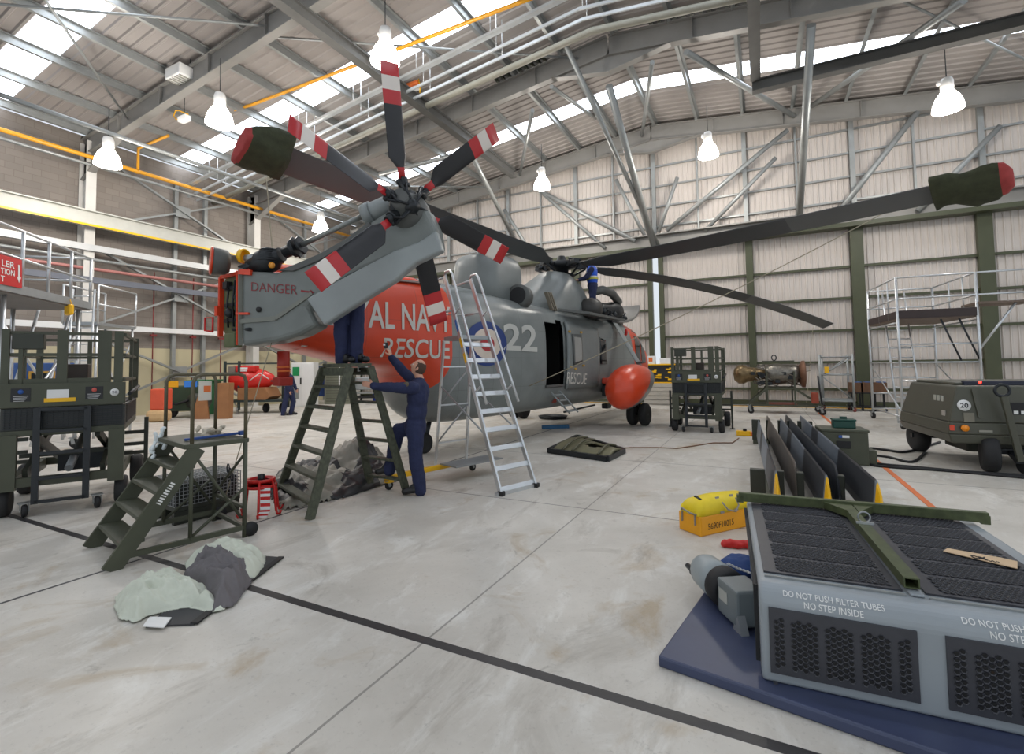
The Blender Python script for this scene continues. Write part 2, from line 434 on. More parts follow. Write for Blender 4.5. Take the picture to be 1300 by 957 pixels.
mb = MB(); mb.bar((XL, YE-.1, 7.05), (XRT, YE-.1, 7.05), .3, .5); mb.bar((XL, YE-.35, 7.3), (XRT, YE-.35, 7.3), .3, .05); struct(mb.build('door_head_beam', STEELG))
mb = MB(); rib_panel(mb, XL, XR, 7.2, 0, YE+.12, .2, lambda x: zroof(x)+.1); rib_panel(mb, XR, XRT, 7.2, 0, YE+.12, .2, lambda x: zroof(x)+.1); struct(mb.build('wall_back', WSHEET))
for z in (7.75, 8.65, 9.55, 10.45):
    mb = MB(); mb.bar((XL, YE+.02, z), (XRT, YE+.02, z), .08, .07); struct(mb.build('wall_girt', GALV))
x = PXS[0]; k = 0
while x < XRT:
    w = .16 if k % 2 == 0 else .07
    mb = MB(); mb.bar((x, YE-.04, 7.2), (x, YE-.04, zroof(x)-.2), w, .14, (0, 1, 0)); struct(mb.build('gable_post', GALV)); x += 1.82; k += 1
mb = MB(); mb.box(((XL+XRT)/2, YE-.45, .004), (XRT-XL, .16, .008)); struct(mb.build('trim_2', YEL))
mb = MB(); mb.box(((XL+XRT)/2, YE-.25, .01), (XRT-XL, .14, .02)); struct(mb.build('trim_3', BLACK))
a, b = G(1040, 524), G(1185, 645); mb = MB(); mb.bar(a+V((0, 0, .003)), b+(b-a)*.3+V((0, 0, .003)), .07, .006); struct(mb.build('trim_4', ORANGE))

# ---- roof props and braces between the second frame and the door wall
def strut(p, q, r=.09):
    mb = MB(); mb.tube([p, q], r, 10); struct(mb.build('roof_strut', GALV))
Y2, Y3 = 14.75, 21.3
for a, ya, b, yb, r in [((773, 109), Y2, (832, 320), Y3+.3, .12), ((716, 53), 13.0, (838, 316), Y3+.3, .08), ((1030, 32), Y2, (1014, 292), Y3+.3, .11),
        ((871, 66), Y2, (1008, 147), Y3, .09), ((1224, 0), Y2, (1031, 134), Y3, .09), ((1165, 142), Y3, (1050, 288), Y3+.3, .1), ((1000, 165), Y3, (846, 293), Y3+.2, .09),
        ((985, 200), Y3, (895, 293), Y3+.3, .08), ((678, 238), Y3, (806, 306), Y3+.2, .1), ((686, 243), Y3, (768, 315), Y3+.3, .08),
        ((782, 228), Y3, (819, 300), Y3+.2, .08), ((802, 228), Y3, (824, 300), Y3+.2, .07), ((860, 225), Y3, (836, 295), Y3+.2, .08), ((640, 266), Y3, (674, 321), Y3+.3, .09),
        ((575, 150), Y2, (652, 302), Y3+.2, .1), ((482, 221), Y2-.3, (594, 193), Y2-.3, .08), ((828, 79), Y2, (815, 172), Y3, .07), ((676, 140), Y2, (660, 222), Y3, .07),
        ((1270, 160), Y3, (1165, 268), Y3+.2, .09), ((700, 110), Y2, (770, 160), Y3, .07)]:
    strut(PY(*a, ya), PY(*b, yb), r)
# long tie tube and trays under the roof
def zoff(x, y, off):
    return V((x, y, zroof(x)-off))
mb = MB(); mb.tube([zoff(XL, 13.0, 1.15), zoff(XR, 13.0, 1.15), zoff(XRT, 13.0, 1.15)], .1, 8); struct(mb.build('roof_tie', mat('olive tie', (150, 148, 136), .5)))
for dy, o in ((11.6, 1.0), (11.95, 1.2), (12.3, 1.25)):
    mb = MB()
    for xa in (XL, XRT): mb.bar(zoff(xa, dy, o), zoff(XR, dy, o), .16 if o < 1.1 else .05, .08)
    for k in range(8):
        xx = XL+2+k*2.6
        if xx < XR+12: mb.tube([zoff(xx, dy, o), zoff(xx, dy, .1)], .012, 5)
    struct(mb.build('lighting_tray', mat('bright tray', (206, 210, 212), .35, .5)))
# hoist monorails
HB = mat('hoist beam', (92, 92, 90), .45, .3, .1)
def mono(p, q):
    mb = MB(); ibeam(mb, p, q, .34, .2); mb.bar(V(p)+V((0, 0, -.17)), V(q)+V((0, 0, -.17)), .28, .03); return struct(mb.build('hoist_rail', HB))
mono((-9.78, -3, 10.42), (-9.78, 19.5, 10.42)); mono((.1, -3, 10.5), (.1, 16.4, 10.5)); mono((.0, 16.5, 10.2), (13, 16.5, 10.2))
mb = MB(); mb.tube([PX(0, 120, -17.5), PX(0, 120, -17.5)+V((0, 14, 0))], .07); struct(mb.build('conduit', GALV))
# diagonal bracing tubes under the roof on the block-wall side
for a, ya, b, yb in [((0, 15), 6.0, (200, 120), 12.0), ((120, 0), 6.5, (330, 160), 14.0), ((230, 90), 8.3, (300, 0), 5.0), ((0, 78), 5, (160, 135), 9.5)]:
    p, q = zoff(0, 0, 0), zoff(0, 0, 0)
for (p, q) in [((-18.5, 1.9), (-11.5, 8.3)), ((-11.5, 1.9), (-18.5, 8.3)), ((-12, 8.4), (-5, 14.7)), ((-19, 14.8), (-12, 21.3)), ((3, 14.8), (9, 21.3))]:
    strut(zoff(p[0], p[1], .55), zoff(q[0], q[1], .55), .035)
# roof vents: dark louvred panels near the ridge
def roofpt(px, py, off=.12):
    d = ray(px, py); t = (ZR-off-SL*XR-EYE)/(d.z-SL*d.x); q = C0+d*t
    if q.x > XR: t = (ZR-off+SL*XR-EYE)/(d.z+SL*d.x); q = C0+d*t
    return q
for quad in ([(640, 96), (688, 73), (695, 92), (642, 115)], [(826, 30), (945, 2), (947, 22), (834, 50)]):
    P = [roofpt(*q) for q in quad]; x0, x1 = min(p.x for p in P), max(p.x for p in P); y0, y1 = min(p.y for p in P), max(p.y for p in P)
    mb = MB(); n = max(6, int((x1-x0)/.22))
    for k in range(n+1):
        xx = lerp(x0, x1, k/n); mb.bar((xx, y0, zroof(xx)-.09), (xx, y1, zroof(xx)-.09), .1, .05)
    mb.mi = 1; mb.bar((x0, (y0+y1)/2, zroof(x0)-.05), (x1, (y0+y1)/2, zroof(x1)-.05), y1-y0, .02)
    tag(mb.build('roof_vent', [mat('vent louvre', (52, 56, 44), .6), BLACK]), 'dark louvred roof vent %s' % ('close to the ridge, above the dorsal radome' if x0 < XR else 'to the right of the ridge, behind the big rafter'), 'vent')

# ---- lamps
GLOW = mat('lamp glass', (255, 246, 236), .3, 0, 0, emit=26.0)
def lamp(px, py, Y, label, proto=[]):
    p = PY(px, py, Y)
    if not proto:
        r = thing('high_bay_lamp', label, 'lamp', p, 0, 'high bay lamps hung from the roof')
        mb = MB(); mb.lathe([(.0, .30), (.12, .28), (.17, .2), (.25, .08), (.31, -.06), (.345, -.22), (.35, -.27), (.0, -.31)], 20); mb.build('glass_shade', GLOW, r)
        mb = MB(); mb.lathe([(.0, .62), (.12, .6), (.15, .5), (.15, .3), (.1, .26), (.0, .26)], 16); mb.ell((-.17, 0, .5), .06); mb.build('ballast_housing', mat('lamp housing', (226, 224, 220), .4), r)
        mb = MB(); mb.tube([(0, 0, .6), (0, 0, 1.6)], .012, 6); mb.build('suspension_cord', STEELB, r); proto.append(r)
    else: r = dup(proto[0], p, 0, label)
    ld = bpy.data.lights.new('lamp_light', 'POINT'); ld.energy = 270; ld.color = (1, .95, .88); ld.shadow_soft_size = .3
    lo = bpy.data.objects.new('lamp_light', ld); COL.objects.link(lo); lo.location = p+V((0, 0, -.75))
for px, py, Y, lb in [(279, 146, 8.0, 'glowing bell lamp below the white roof heater'), (137, 199, 7.4, 'glowing bell lamp in front of the pale wall column, furthest left'),
        (489, 66, 8.9, 'glowing bell lamp above the top blade of the tail rotor'), (407, 286, 15.4, 'small glowing bell lamp above the folded tail drive shaft'),
        (688, 231, 18.3, 'glowing bell lamp over the dorsal radome of the helicopter'), (899, 189, 18.5, 'glowing bell lamp in the centre of the gable wall'),
        (1203, 127, 17.0, 'glowing bell lamp at far right above the covered blade tip')]:
    lamp(px, py, Y, lb)
# heaters
p = PY(234, 97, 8.3); r = thing('roof_heater', 'white louvred heater hung from the roof beside the first rafter', 'heater', p)
mb = MB(); mb.box((0, 0, 0), (.75, .7, .34)); mb.build('casing', WHITE, r, .03)
for k in range(6):
    mb = MB(); mb.box((-.3+k*.12, -.0, -.185), (.03, .62, .03)); mb.build('louvre', mat('louvre grey', (150, 148, 140), .5), r)
for sx in (-.3, .3):
    mb = MB(); mb.tube([(sx, 0, .1), (sx, 0, 1.4)], .012, 5); mb.build('hanger', STEELB, r)
p = PY(234, 151, 8.8); r = thing('hanging_burner_box', 'small white burner box with a yellow gas hose below the roof heater', 'burner', p)
mb = MB(); mb.box((0, 0, 0), (.42, .2, .17)); mb.build('casing', WHITE, r, .02)
mb = MB(); mb.tube([(-.2, 0, .05), (-.45, 0, .1), (-.6, 0, .25), (-.5, 0, .4), (-.3, 0, .35), (.2, 0, .1)], .018); mb.build('gas_hose', YEL, r)
mb = MB(); mb.tube([(0, 0, .08), (0, 0, 1.3)], .01, 5); mb.build('hanger', STEELB, r)
p = PY(524, 110, 13.0); r = thing('hoist_trolley', 'orange and white hoist trolley hung under the lighting tray', 'hoist', p)
mb = MB(); mb.box((0, 0, .1), (.5, .12, .12)); mb.build('trolley_bar', ORANGE, r, .02)
mb = MB(); mb.box((.1, 0, -.1), (.3, .12, .14)); mb.build('casing', WHITE, r, .02)
mb = MB(); mb.tube([(.25, 0, .2), (.32, 0, -.1), (.3, 0, -.3)], .02); mb.build('control_cable', YEL, r)
mb = MB(); mb.tube([(0, 0, .1), (0, 0, .9)], .012, 5); mb.build('hanger', STEELB, r)
# orange conduit pipe that follows the skylight
mb = MB(); mb.tube([PY(238, 157, 10.6), PY(320, 133, 10.6), PY(655, 5, 10.6), PY(690, -8, 10.6)], .05); struct(mb.build('gas_pipe', MATS['gas yellow']))
# ================================================================== the helicopter
AL = math.radians(82.0)
M0 = G(713, 338, 4.65); M0.z = 0
HU = V((math.cos(AL), math.sin(AL), 0)); HS = V((HU.y, -HU.x, 0))     # nose direction, starboard direction
HELI = thing('helicopter', 'grey and orange rescue helicopter with folded tail, marked ROYAL NAVY RESCUE and 22', 'helicopter', M0, AL)
def W2H(p): d = V(p)-M0; return V((d.dot(HU), -d.dot(HS), p[2]))
def HL(px, py, y): return W2H(PP(px, py, M0-HS*y, HS))                # photo point on the plane local-y = y
def H2W(p): return M0+HU*p[0]-HS*p[1]+V((0, 0, p[2]))

import numpy as np
ST = [(5.45, 1.25, 1.75, .30), (5.25, 1.02, 2.02, .58), (4.9, .84, 2.25, .82), (4.4, .72, 2.42, .97), (4.1, .68, 2.5, 1.02), (3.4, .62, 3.0, 1.07), (2.8, .6, 3.1, 1.09),
      (0, .58, 3.16, 1.1), (-3.0, .58, 3.22, 1.1), (-4.4, .58, 3.28, 1.06), (-5.4, .60, 3.3, .99), (-5.85, .64, 3.3, .94), (-6.15, .9, 3.3, .90), (-6.45, 1.42, 3.29, .86), (-6.8, 1.64, 3.28, .80),
      (-7.35, 1.74, 3.25, .72), (-8.0, 1.88, 3.2, .60), (-8.7, 2.03, 3.14, .47), (-9.3, 2.14, 3.08, .43)]
ST = ST[::-1]; _sx = [s[0] for s in ST]
def hsec(x):
    out = []
    for k in (1, 2, 3):
        out.append(sum(np.interp(x+d, _sx, [s[k] for s in ST]) for d in (-.12, -.06, 0, .06, .12))/5)
    return out                                                      # z bottom, z top, half width
EXU, EXL = 4.2, 3.2
def half(x, z):
    zb, zt, w = hsec(x); zc = zb+(zt-zb)*.45
    t = (z-zc)/(zt-zc) if z > zc else (zc-z)/(zc-zb)
    e = EXU if z > zc else EXL
    return w*max(0, 1-min(1, abs(t))**e)**(1/e)
def hring(x, n=56):
    zb, zt, w = hsec(x); zc = zb+(zt-zb)*.45; r = []
    for j in range(n):
        a = 2*PI*j/n; c, s = math.cos(a), math.sin(a); e = EXU if s >= 0 else EXL; h = (zt-zc) if s >= 0 else (zc-zb)
        r.append(V((x, w*math.copysign(abs(c)**(2/e), c), zc+h*math.copysign(abs(s)**(2/e), s))))
    return r

def livery():
    """sea grey with dayglow orange tail and nose"""
    m = bpy.data.materials.new('helicopter paint'); m.use_nodes = True; nt = m.node_tree; N, L = nt.nodes, nt.links
    b = N['Principled BSDF']; tc = N.new('ShaderNodeTexCoord'); sx = N.new('ShaderNodeSeparateXYZ'); L.new(tc.outputs['Object'], sx.inputs[0])
    X, Z = sx.outputs['X'], sx.outputs['Z']
    def op(o, a, c):
        n = N.new('ShaderNodeMath'); n.operation = o
        for i, k in enumerate((a, c)):
            if isinstance(k, (int, float)): n.inputs[i].default_value = k
            else: L.new(k, n.inputs[i])
        return n.outputs[0]
    zlo = op('LESS_THAN', op('ABSOLUTE', op('SUBTRACT', Z, 2.2), 0), 9)  # always 1
    zz = op('MAXIMUM', op('SUBTRACT', 1.95, Z), 0)
    edge = op('SUBTRACT', TAILX, op('MULTIPLY', op('MULTIPLY', zz, zz), 1.0))
    tail = op('MULTIPLY', op('LESS_THAN', X, edge), op('MAXIMUM', op('GREATER_THAN', Z, TAILZ), op('LESS_THAN', X, -6.4)))
    nose = op('MULTIPLY', op('GREATER_THAN', X, op('ADD', 2.55, op('MULTIPLY', op('MAXIMUM', op('SUBTRACT', 2.9, Z), 0), .25))), op('MULTIPLY', op('LESS_THAN', X, 4.6), op('GREATER_THAN', Z, 1.25)))
    f = op('MAXIMUM', tail, nose)
    nz = N.new('ShaderNodeTexNoise'); nz.inputs['Scale'].default_value = 2.2; nz.inputs['Detail'].default_value = 7; L.new(tc.outputs['Object'], nz.inputs['Vector'])
    def two(a, c):
        x = N.new('ShaderNodeMix'); x.data_type = 'RGBA'; L.new(nz.outputs['Fac'], x.inputs[0]); x.inputs[6].default_value = lin(a)+(1,); x.inputs[7].default_value = lin(c)+(1,); return x.outputs[2]
    g, o = two((104, 109, 108), (138, 143, 141)), two((200, 62, 32), (226, 78, 42))
    x = N.new('ShaderNodeMix'); x.data_type = 'RGBA'; L.new(f, x.inputs[0]); L.new(g, x.inputs[6]); L.new(o, x.inputs[7])
    # panel lines and rivet rows
    fx = op('FRACT', op('MULTIPLY', X, 1.05), 0); ln = op('LESS_THAN', fx, .012)
    fz = op('FRACT', op('MULTIPLY', Z, 1.6), 0); ln2 = op('LESS_THAN', fz, .014)
    y = N.new('ShaderNodeMix'); y.data_type = 'RGBA'; L.new(op('MULTIPLY', op('MAXIMUM', ln, ln2), .3), y.inputs[0]); L.new(x.outputs[2], y.inputs[6]); y.inputs[7].default_value = lin((60, 58, 56))+(1,)
    L.new(y.outputs[2], b.inputs['Base Color']); b.inputs['Roughness'].default_value = .3
    return m
pe = HL(575, 440, -.95); pz = HL(545, 500, -.95)
TAILX, TAILZ = pe.x, pz.z
PAINT = livery()
HGREY = mat('sea grey paint', (118, 123, 122), .36, 0, .1, 2.5)
HGREYL = mat('light sea grey paint', (140, 146, 146), .36, 0, .08, 2.5)
HGREYD = mat('dark sea grey paint', (84, 86, 84), .5, 0, .12, 2.5)
DAYGLO = mat('dayglow orange', (214, 66, 34), .3, 0, .08, 3)
GLASS = mat('dark aircraft glass', (30, 34, 38), .08, 0, 0)

xs = list(np.arange(-9.3, 5.46, .07))
dq0, dq1 = HL(693, 470, -1.1), HL(716, 470, -1.1)
DX0, DX1, DZ0, DZ1 = dq0.x, dq1.x, HL(700, 490, -1.1).z, 2.78
rings = [hring(x) for x in xs]
mb = MB(); n = 56; base = [p for r in rings for p in r]; fs = []
for i in range(len(xs)-1):
    for j in range(n):
        q = (i*n+j, i*n+(j+1) % n, (i+1)*n+(j+1) % n, (i+1)*n+j); c = (base[q[0]]+base[q[2]])/2
        if c.y < -.6 and DX0 < c.x < DX1 and DZ0 < c.z < DZ1: continue
        fs.append(q[::-1])
mb.add(base, fs, True)
mb.f.append(list(range((len(xs)-1)*n, len(xs)*n))); mb.m.append(0); mb.s.append(False)
hull = mb.build('fuselage', PAINT, HELI)
# cabin interior seen through the open doorway
CABIN = mat('dark cabin lining', (26, 27, 26), .8, 0, .1)
mb = MB()
mb.box(((DX0+DX1)/2, .35, DZ0-.03), (2.6, 1.2, .06)); mb.box(((DX0+DX1)/2, .85, 2.0), (2.6, .04, 1.7)); mb.box((DX0-.6, .1, 2), (.04, 1.5, 1.7)); mb.box((DX1+.6, .1, 2), (.04, 1.5, 1.7)); mb.box(((DX0+DX1)/2, .1, 2.85), (2.6, 1.5, .04))
mb.build('cabin_lining', CABIN, HELI)
mb = MB(); mb.bar((DX0, -1.09, DZ0), (DX1, -1.09, DZ0), .05, .05); mb.build('door_sill', HGREYD, HELI)
# bulkhead end of the boom
bx = -9.3
mb = MB(); r0 = hring(bx); mb.add([p+V((-.005, 0, 0)) for p in r0], [tuple(range(56))], False)
mb.build('boom_bulkhead', mat('primer green', (96, 104, 72), .55, 0, .15, 8), HELI)
mb = MB()
w = .41; zb, zt = 2.18, 3.04
for y in (-w, w): mb.bar((bx-.04, y, zb), (bx-.04, y, zt), .05, .06, (1, 0, 0))
mb.bar((bx-.04, -w, zt), (bx-.04, w, zt), .05, .05); mb.box((bx-.08, w, 2.55), (.06, .08, .14))
mb.build('bulkhead_edge', DAYGLO, HELI)
mb = MB()
for z in (2.4, 2.62, 2.86): mb.bar((bx-.03, -.3, z), (bx-.03, .3, z), .04, .05)
for y in (-.18, 0, .16): mb.tube([(bx-.05, y, 2.3), (bx-.06, y+.03, 2.6), (bx-.05, y-.02, 2.95)], .014, 6)
mb.ell((bx-.05, -.1, 2.7), .05); mb.ell((bx-.05, .12, 2.5), .07); mb.box((bx-.05, .2, 2.9), (.08, .12, .1))
mb.build('bulkhead_fittings', HBLK, HELI)
# spine fairing with the tail drive, orange aft, grey forward
def spine(x0, x1, name, m):
    rr = []
    for x in np.arange(x0, x1+.01, .15):
        zt = hsec(x)[1]-.06; t = np.interp(x, [-9.3, -8, -5, -3.2], [.14, .2, .26, .30]); h = np.interp(x, [-9.3, -6, -3.2], [.2, .2, .2])
        rr.append([V((x, t*c, zt-.25+(h+.25)*s)) for c, s in [(-1.5, 0), (-1.25, .55), (-.9, .85), (-.4, 1), (.4, 1), (.9, .85), (1.25, .55), (1.5, 0)]])
    mb = MB(); mb.loft(rr, closed=True); return mb.build(name, m, HELI)
spine(-9.2, TAILX-.1, 'spine_fairing', DAYGLO); spine(TAILX-.1, -3.2, 'spine_fairing', HGREYL)
mb = MB(); mb.bar((-8.8, -.42, 3.14), (TAILX-.1, -.70, 3.25), .12, .03); mb.build('walkway_strip', mat('walkway grey', (150, 134, 128), .6), HELI)
# dorsal radome
d0 = W2H(PD(0, 0, 1)); rc = HL(632, 392, -.3); rtop = HL(632, 325, -.3); rl = HL(601, 370, -.3); rr_ = HL(661, 370, -.3)
rings = []
L2 = (rr_.x-rl.x)/2*.86; cx = (rl.x+rr_.x)/2; z0 = 2.95; zt = rtop.z
for z, k in [(z0, 1.0), (lerp(z0, zt, .5), 1.0), (lerp(z0, zt, .74), .99), (lerp(z0, zt, .86), .955), (lerp(z0, zt, .935), .89), (lerp(z0, zt, .98), .79), (zt, .62)]:
    rings.append([V((cx+L2*k*math.copysign(abs(math.cos(a))**.45, math.cos(a)), .62*k*math.copysign(abs(math.sin(a))**.7, math.sin(a)), z)) for a in [2*PI*i/40 for i in range(40)]])
mb = MB(); mb.loft(rings); mb.build('dorsal_radome', HGREY, HELI)
# gearbox and engine housing
def housing(pts, name, m, ny=14, e=2.6):
    rr = []
    for x, zb, zt, w in pts:
        rr.append([V((x, w*math.copysign(abs(math.cos(a))**(2/e), math.cos(a)), zb+(zt-zb)*abs(math.sin(a))**(2/e))) for a in [PI*i/ny for i in range(ny+1)]])
    mb = MB(); mb.loft(rr, closed=True); return mb.build(name, m, HELI)
housing([(-2.9, 2.85, 3.3, .5), (-2.5, 2.85, 3.45, .66), (-1.9, 2.85, 3.72, .8), (-1.3, 2.85, 4.1, .84), (-.8, 2.85, 4.38, .82), (-.3, 2.85, 4.42, .8), (.15, 2.85, 4.3, .78), (.4, 2.85, 4.0, .76)], 'gearbox_housing', HGREY)
mb = MB(); mb.lathe([(.2, 0), (.27, .02), (.27, .3), (.2, .32)], 20, HL(664, 378, -.75), (-1, -.2, .05)); mb.mi = 1; mb.lathe([(.0, .31), (.2, .325)], 20, HL(664, 378, -.75)+V((0, 0, 0)), (-1, -.2, .05)); mb.build('exhaust_duct', [HGREYD, BLACK], HELI)
# opened engine bay with its cowls
housing([(.4, 2.85, 3.7, .7), (.9, 2.85, 3.75, .78), (2.0, 2.85, 3.7, .8), (2.9, 2.85, 3.55, .72), (3.1, 2.9, 3.3, .5)], 'engine_bay', HGREYD)
mb = MB()
e0, e1 = HL(715, 398, -.7), HL(756, 392, -.7)
mb.lathe([(.1, 0), (.2, .05), (.24, .3), (.24, .8), (.3, 1.0), (.3, 1.4), (.2, 1.55), (.0, 1.6)], 18, (.9, -.62, 3.38), (1, -.05, .03))
for k in range(9):
    x = .3+k*.27; mb.tube([(x, -.75, 3.1), (x+.1, -.92, 3.28+.05*(k % 3)), (x+.05, -.7, 3.55)], .025, 6); mb.ell((x+.1, -.88, 3.2+.06*(k % 4)), .07+.02*(k % 3), None, 8, 6)
mb.box((.6, -.8, 3.15), (.5, .2, .14)); mb.box((1.6, -.85, 3.12), (.35, .2, .2)); mb.build('engine', HBLK, HELI)
mb = MB(); c = HL(748, 392, -.85); mb.lathe([(.0, -.34), (.2, -.3), (.3, -.12), (.32, .1), (.26, .3), (.14, .38), (.0, .4)], 20, c, (.9, -.3, .1)); mb.build('engine_intake_cover', mat('dark cover', (56, 54, 52), .5, .1, .1), HELI)
mb = MB(); a, b = HL(693, 372, -.8), HL(705, 386, -.8)
for k in range(3): mb.bar(a+V((k*.1, 0, .03)), a+V((k*.1+.18, -.06, -.42)), .03, .1, (0, 1, 0))
mb.build('cowl_louvre', mat('bare metal tan', (140, 132, 118), .45, .3), HELI)
mb = MB(); mb.tube([(.4, -.78, 3.85), (1.0, -.84, 3.98), (1.7, -.84, 3.95), (2.4, -.76, 3.75)], .13, 10); mb.build('cowl_fairing', HGREYD, HELI)
# folded-down work platform and intake shield
p0, p1 = HL(722, 402, -1.15), HL(790, 412, -1.25)
mb = MB(); mb.prism([(p0.x-.2, -.95, 3.08), (p1.x-.4, -.95, 3.06), (p1.x, -1.35, 3.02), (p0.x+.5, -1.5, 3.0)], (0, 0, .07)); mb.build('work_platform', HGREYD, HELI, .01)
q0, q1 = HL(779, 412, -.8), HL(806, 388, -.8); rings = []
for t in np.linspace(0, 1, 9):
    a = t*PI/2; x = lerp(q0.x, q1.x, math.sin(a)); z = lerp(3.02, q1.z, 1-math.cos(a)); nx, nz = -math.cos(a)*0+(-math.sin(a)), math.cos(a)
    rings.append([V((x, -1.0, z)), V((x, -.35, z)), V((x-.1*math.sin(a), -.35, z+.1*math.cos(a))), V((x-.1*math.sin(a), -1.0, z+.1*math.cos(a)))])
mb = MB(); mb.loft(rings); mb.build('intake_shield', mat('shield grey', (128, 126, 122), .5, .1), HELI, .015)
# cabin windows, door, hatches on the starboard side
def skin_patch(mb, pxs, lift=.012, grid=6):
    """a patch that follows the skin, four photo corners on the starboard flank"""
    P = [HL(px, py, -1.06) for px, py in pxs]
    vs = []
    for i in range(grid+1):
        for j in range(grid+1):
            a = P[0].lerp(P[1], i/grid); b = P[3].lerp(P[2], i/grid); p = a.lerp(b, j/grid)
            vs.append((p.x, -half(p.x, p.z)-lift, p.z))
    fs = [(i*(grid+1)+j, (i+1)*(grid+1)+j, (i+1)*(grid+1)+j+1, i*(grid+1)+j+1) for i in range(grid) for j in range(grid)]
    mb.add(vs, fs, True); return vs
def solidify(o, t=.03):
    s = o.modifiers.new('solid', 'SOLIDIFY'); s.thickness = t; s.offset = 0; return o
mb = MB(); skin_patch(mb, [(716, 408), (757, 417), (757, 491), (716, 494)], .05, 12); dr = solidify(mb.build('cabin_door', HGREY, HELI), .05)
mb = MB(); skin_patch(mb, [(721, 424), (733, 425), (734, 460), (723, 464)], .095); solidify(mb.build('door_window_frame', HGREYD, dr), .02)
mb = MB(); skin_patch(mb, [(723, 428), (732, 429), (733, 457), (724, 460)], .11); mb.build('door_window', mat('dusty window', (150, 150, 146), .25), dr)
for px, py in ((720, 421), (735, 422), (721, 466), (737, 464), (727, 468)):
    p = HL(px, py, -1.1); mb = MB(); mb.box((p.x, -half(p.x, p.z)-.09, p.z), (.09, .03, .05)); mb.build('door_clip', mat('brass yellow', (190, 150, 60), .5), dr)
for quad in ([(758, 428), (766, 432), (768, 462), (760, 462)],):
    mb = MB(); skin_patch(mb, quad, .03); o = mb.build('cockpit_window', GLASS, HELI); solidify(o)
# cockpit glazing: upper windscreen panes each side of the centre post
for sg in (-1, 1):
    for (x0, x1) in ((2.95, 3.45), (3.55, 4.05)):
        mb = MB(); vs = []
        for i in range(5):
            for j in range(5):
                x = lerp(x0, x1, i/4); z0_ = 1.75; z1_ = hsec(x)[1]-.22; z = lerp(z0_, z1_, j/4); vs.append((x, sg*(half(x, z)+.012), z))
        mb.add(vs, [(i*5+j, (i+1)*5+j, (i+1)*5+j+1, i*5+j+1) for i in range(4) for j in range(4)], True); mb.build('cockpit_window', GLASS, HELI)
mb = MB(); vs = []
for i in range(5):
    for j in range(7):
        x = lerp(3.5, 4.2, i/4); y = lerp(-.85, .85, j/6); zb, zt, w_ = hsec(x); vs.append((x, y*w_/1.07, zb+(zt-zb)*.45+(zt-zb)*.55*(max(0, 1-abs(y/1.07)**EXU))**(1/EXU)+.012))
mb.add(vs, [(i*7+j, (i+1)*7+j, (i+1)*7+j+1, i*7+j+1) for i in range(4) for j in range(6)], True); mb.build('windscreen', GLASS, HELI)
mb = MB(); a = HL(786, 424, -.95); mb.tube([(a.x-.1, -1.0, a.z-.15), (a.x+.05, -1.15, a.z)], .02); mb.ell((a.x+.06, -1.16, a.z+.05), (.04, .05, .11)); mb.build('wing_mirror', RED, HELI)
# boarding steps at the doorway
s0 = HL(706, 497, -1.15); s1 = HL(718, 527, -1.35)
mb = MB()
for dx in (0, .42): mb.tube([(s0.x+dx-.2, -1.12, s0.z), (s0.x+dx+.02, -1.5, s1.z+.05)], .02)
for t in (.15, .4, .65, .9): mb.bar((s0.x-.2+.2*t, -1.12-.38*t, lerp(s0.z, s1.z+.05, t)), (s0.x+.22+.2*t, -1.12-.38*t, lerp(s0.z, s1.z+.05, t)), .1, .025)
mb.build('boarding_step', HGREYL, HELI)
# sponson, its struts and wheels
SPC = HL(800, 496, -2.0); sx0 = HL(781, 500, -2.0).x
prof = []
for t in np.linspace(0, 1, 24):
    r = .47*(math.sin(PI*min(1, t*1.02)**.62))**.62 if 0 < t < 1 else 0; prof.append((max(r, .001), t))
mb = MB(); AX = V((.97, -.03, .13)).normalized(); LS = 2.7; rings = []
spa = V((-1.05, -2.02, 1.0))
for r, t in prof:
    c = spa+AX*(t*LS); u_ = V((0, 1, 0)); w_ = AX.cross(u_).normalized()*-1
    rings.append([c+u_*(r*math.cos(a))+V((0, 0, 1))*(r*1.22*math.sin(a)) for a in [2*PI*i/28 for i in range(28)]])
mb.loft(rings)
def spon_paint():
    m = bpy.data.materials.new('sponson paint'); m.use_nodes = True; nt = m.node_tree; N, L = nt.nodes, nt.links; b = N['Principled BSDF']
    tc = N.new('ShaderNodeTexCoord'); sx = N.new('ShaderNodeSeparateXYZ'); L.new(tc.outputs['Object'], sx.inputs[0])
    # orange shell, grey keel forward of a slanting line
    a = N.new('ShaderNodeMath'); a.operation = 'MULTIPLY_ADD'; a.inputs[1].default_value = .75; a.inputs[2].default_value = 1.0; L.new(sx.outputs['X'], a.inputs[0])
    c = N.new('ShaderNodeMath'); c.operation = 'LESS_THAN'; L.new(sx.outputs['Z'], c.inputs[0]); L.new(a.outputs[0], c.inputs[1])
    x = N.new('ShaderNodeMix'); x.data_type = 'RGBA'; L.new(c.outputs[0], x.inputs[0]); x.inputs[6].default_value = lin((218, 72, 38))+(1,); x.inputs[7].default_value = lin((106, 110, 110))+(1,)
    L.new(x.outputs[2], b.inputs['Base Color']); b.inputs['Roughness'].default_value = .28; return m
sp_ = mb.build('sponson', spon_paint(), HELI)
mb = MB(); mb.bar((.75, -2.02, 1.74), (1.0, -2.02, 1.77), .2, .04); mb.build('filler_panel', HGREYD, sp_)
mb = MB(); rings = []
for t in np.linspace(0, 1, 6):
    c = V((1.55, -1.0, 2.98)).lerp(V((.95, -2.0, 1.62)), t); rings.append([c+V((.16*math.cos(a), 0, .0))+V((0, .05, .03))*math.sin(a) for a in [2*PI*i/12 for i in range(12)]])
mb.loft(rings); mb.build('sponson_strut', HGREYL, HELI)
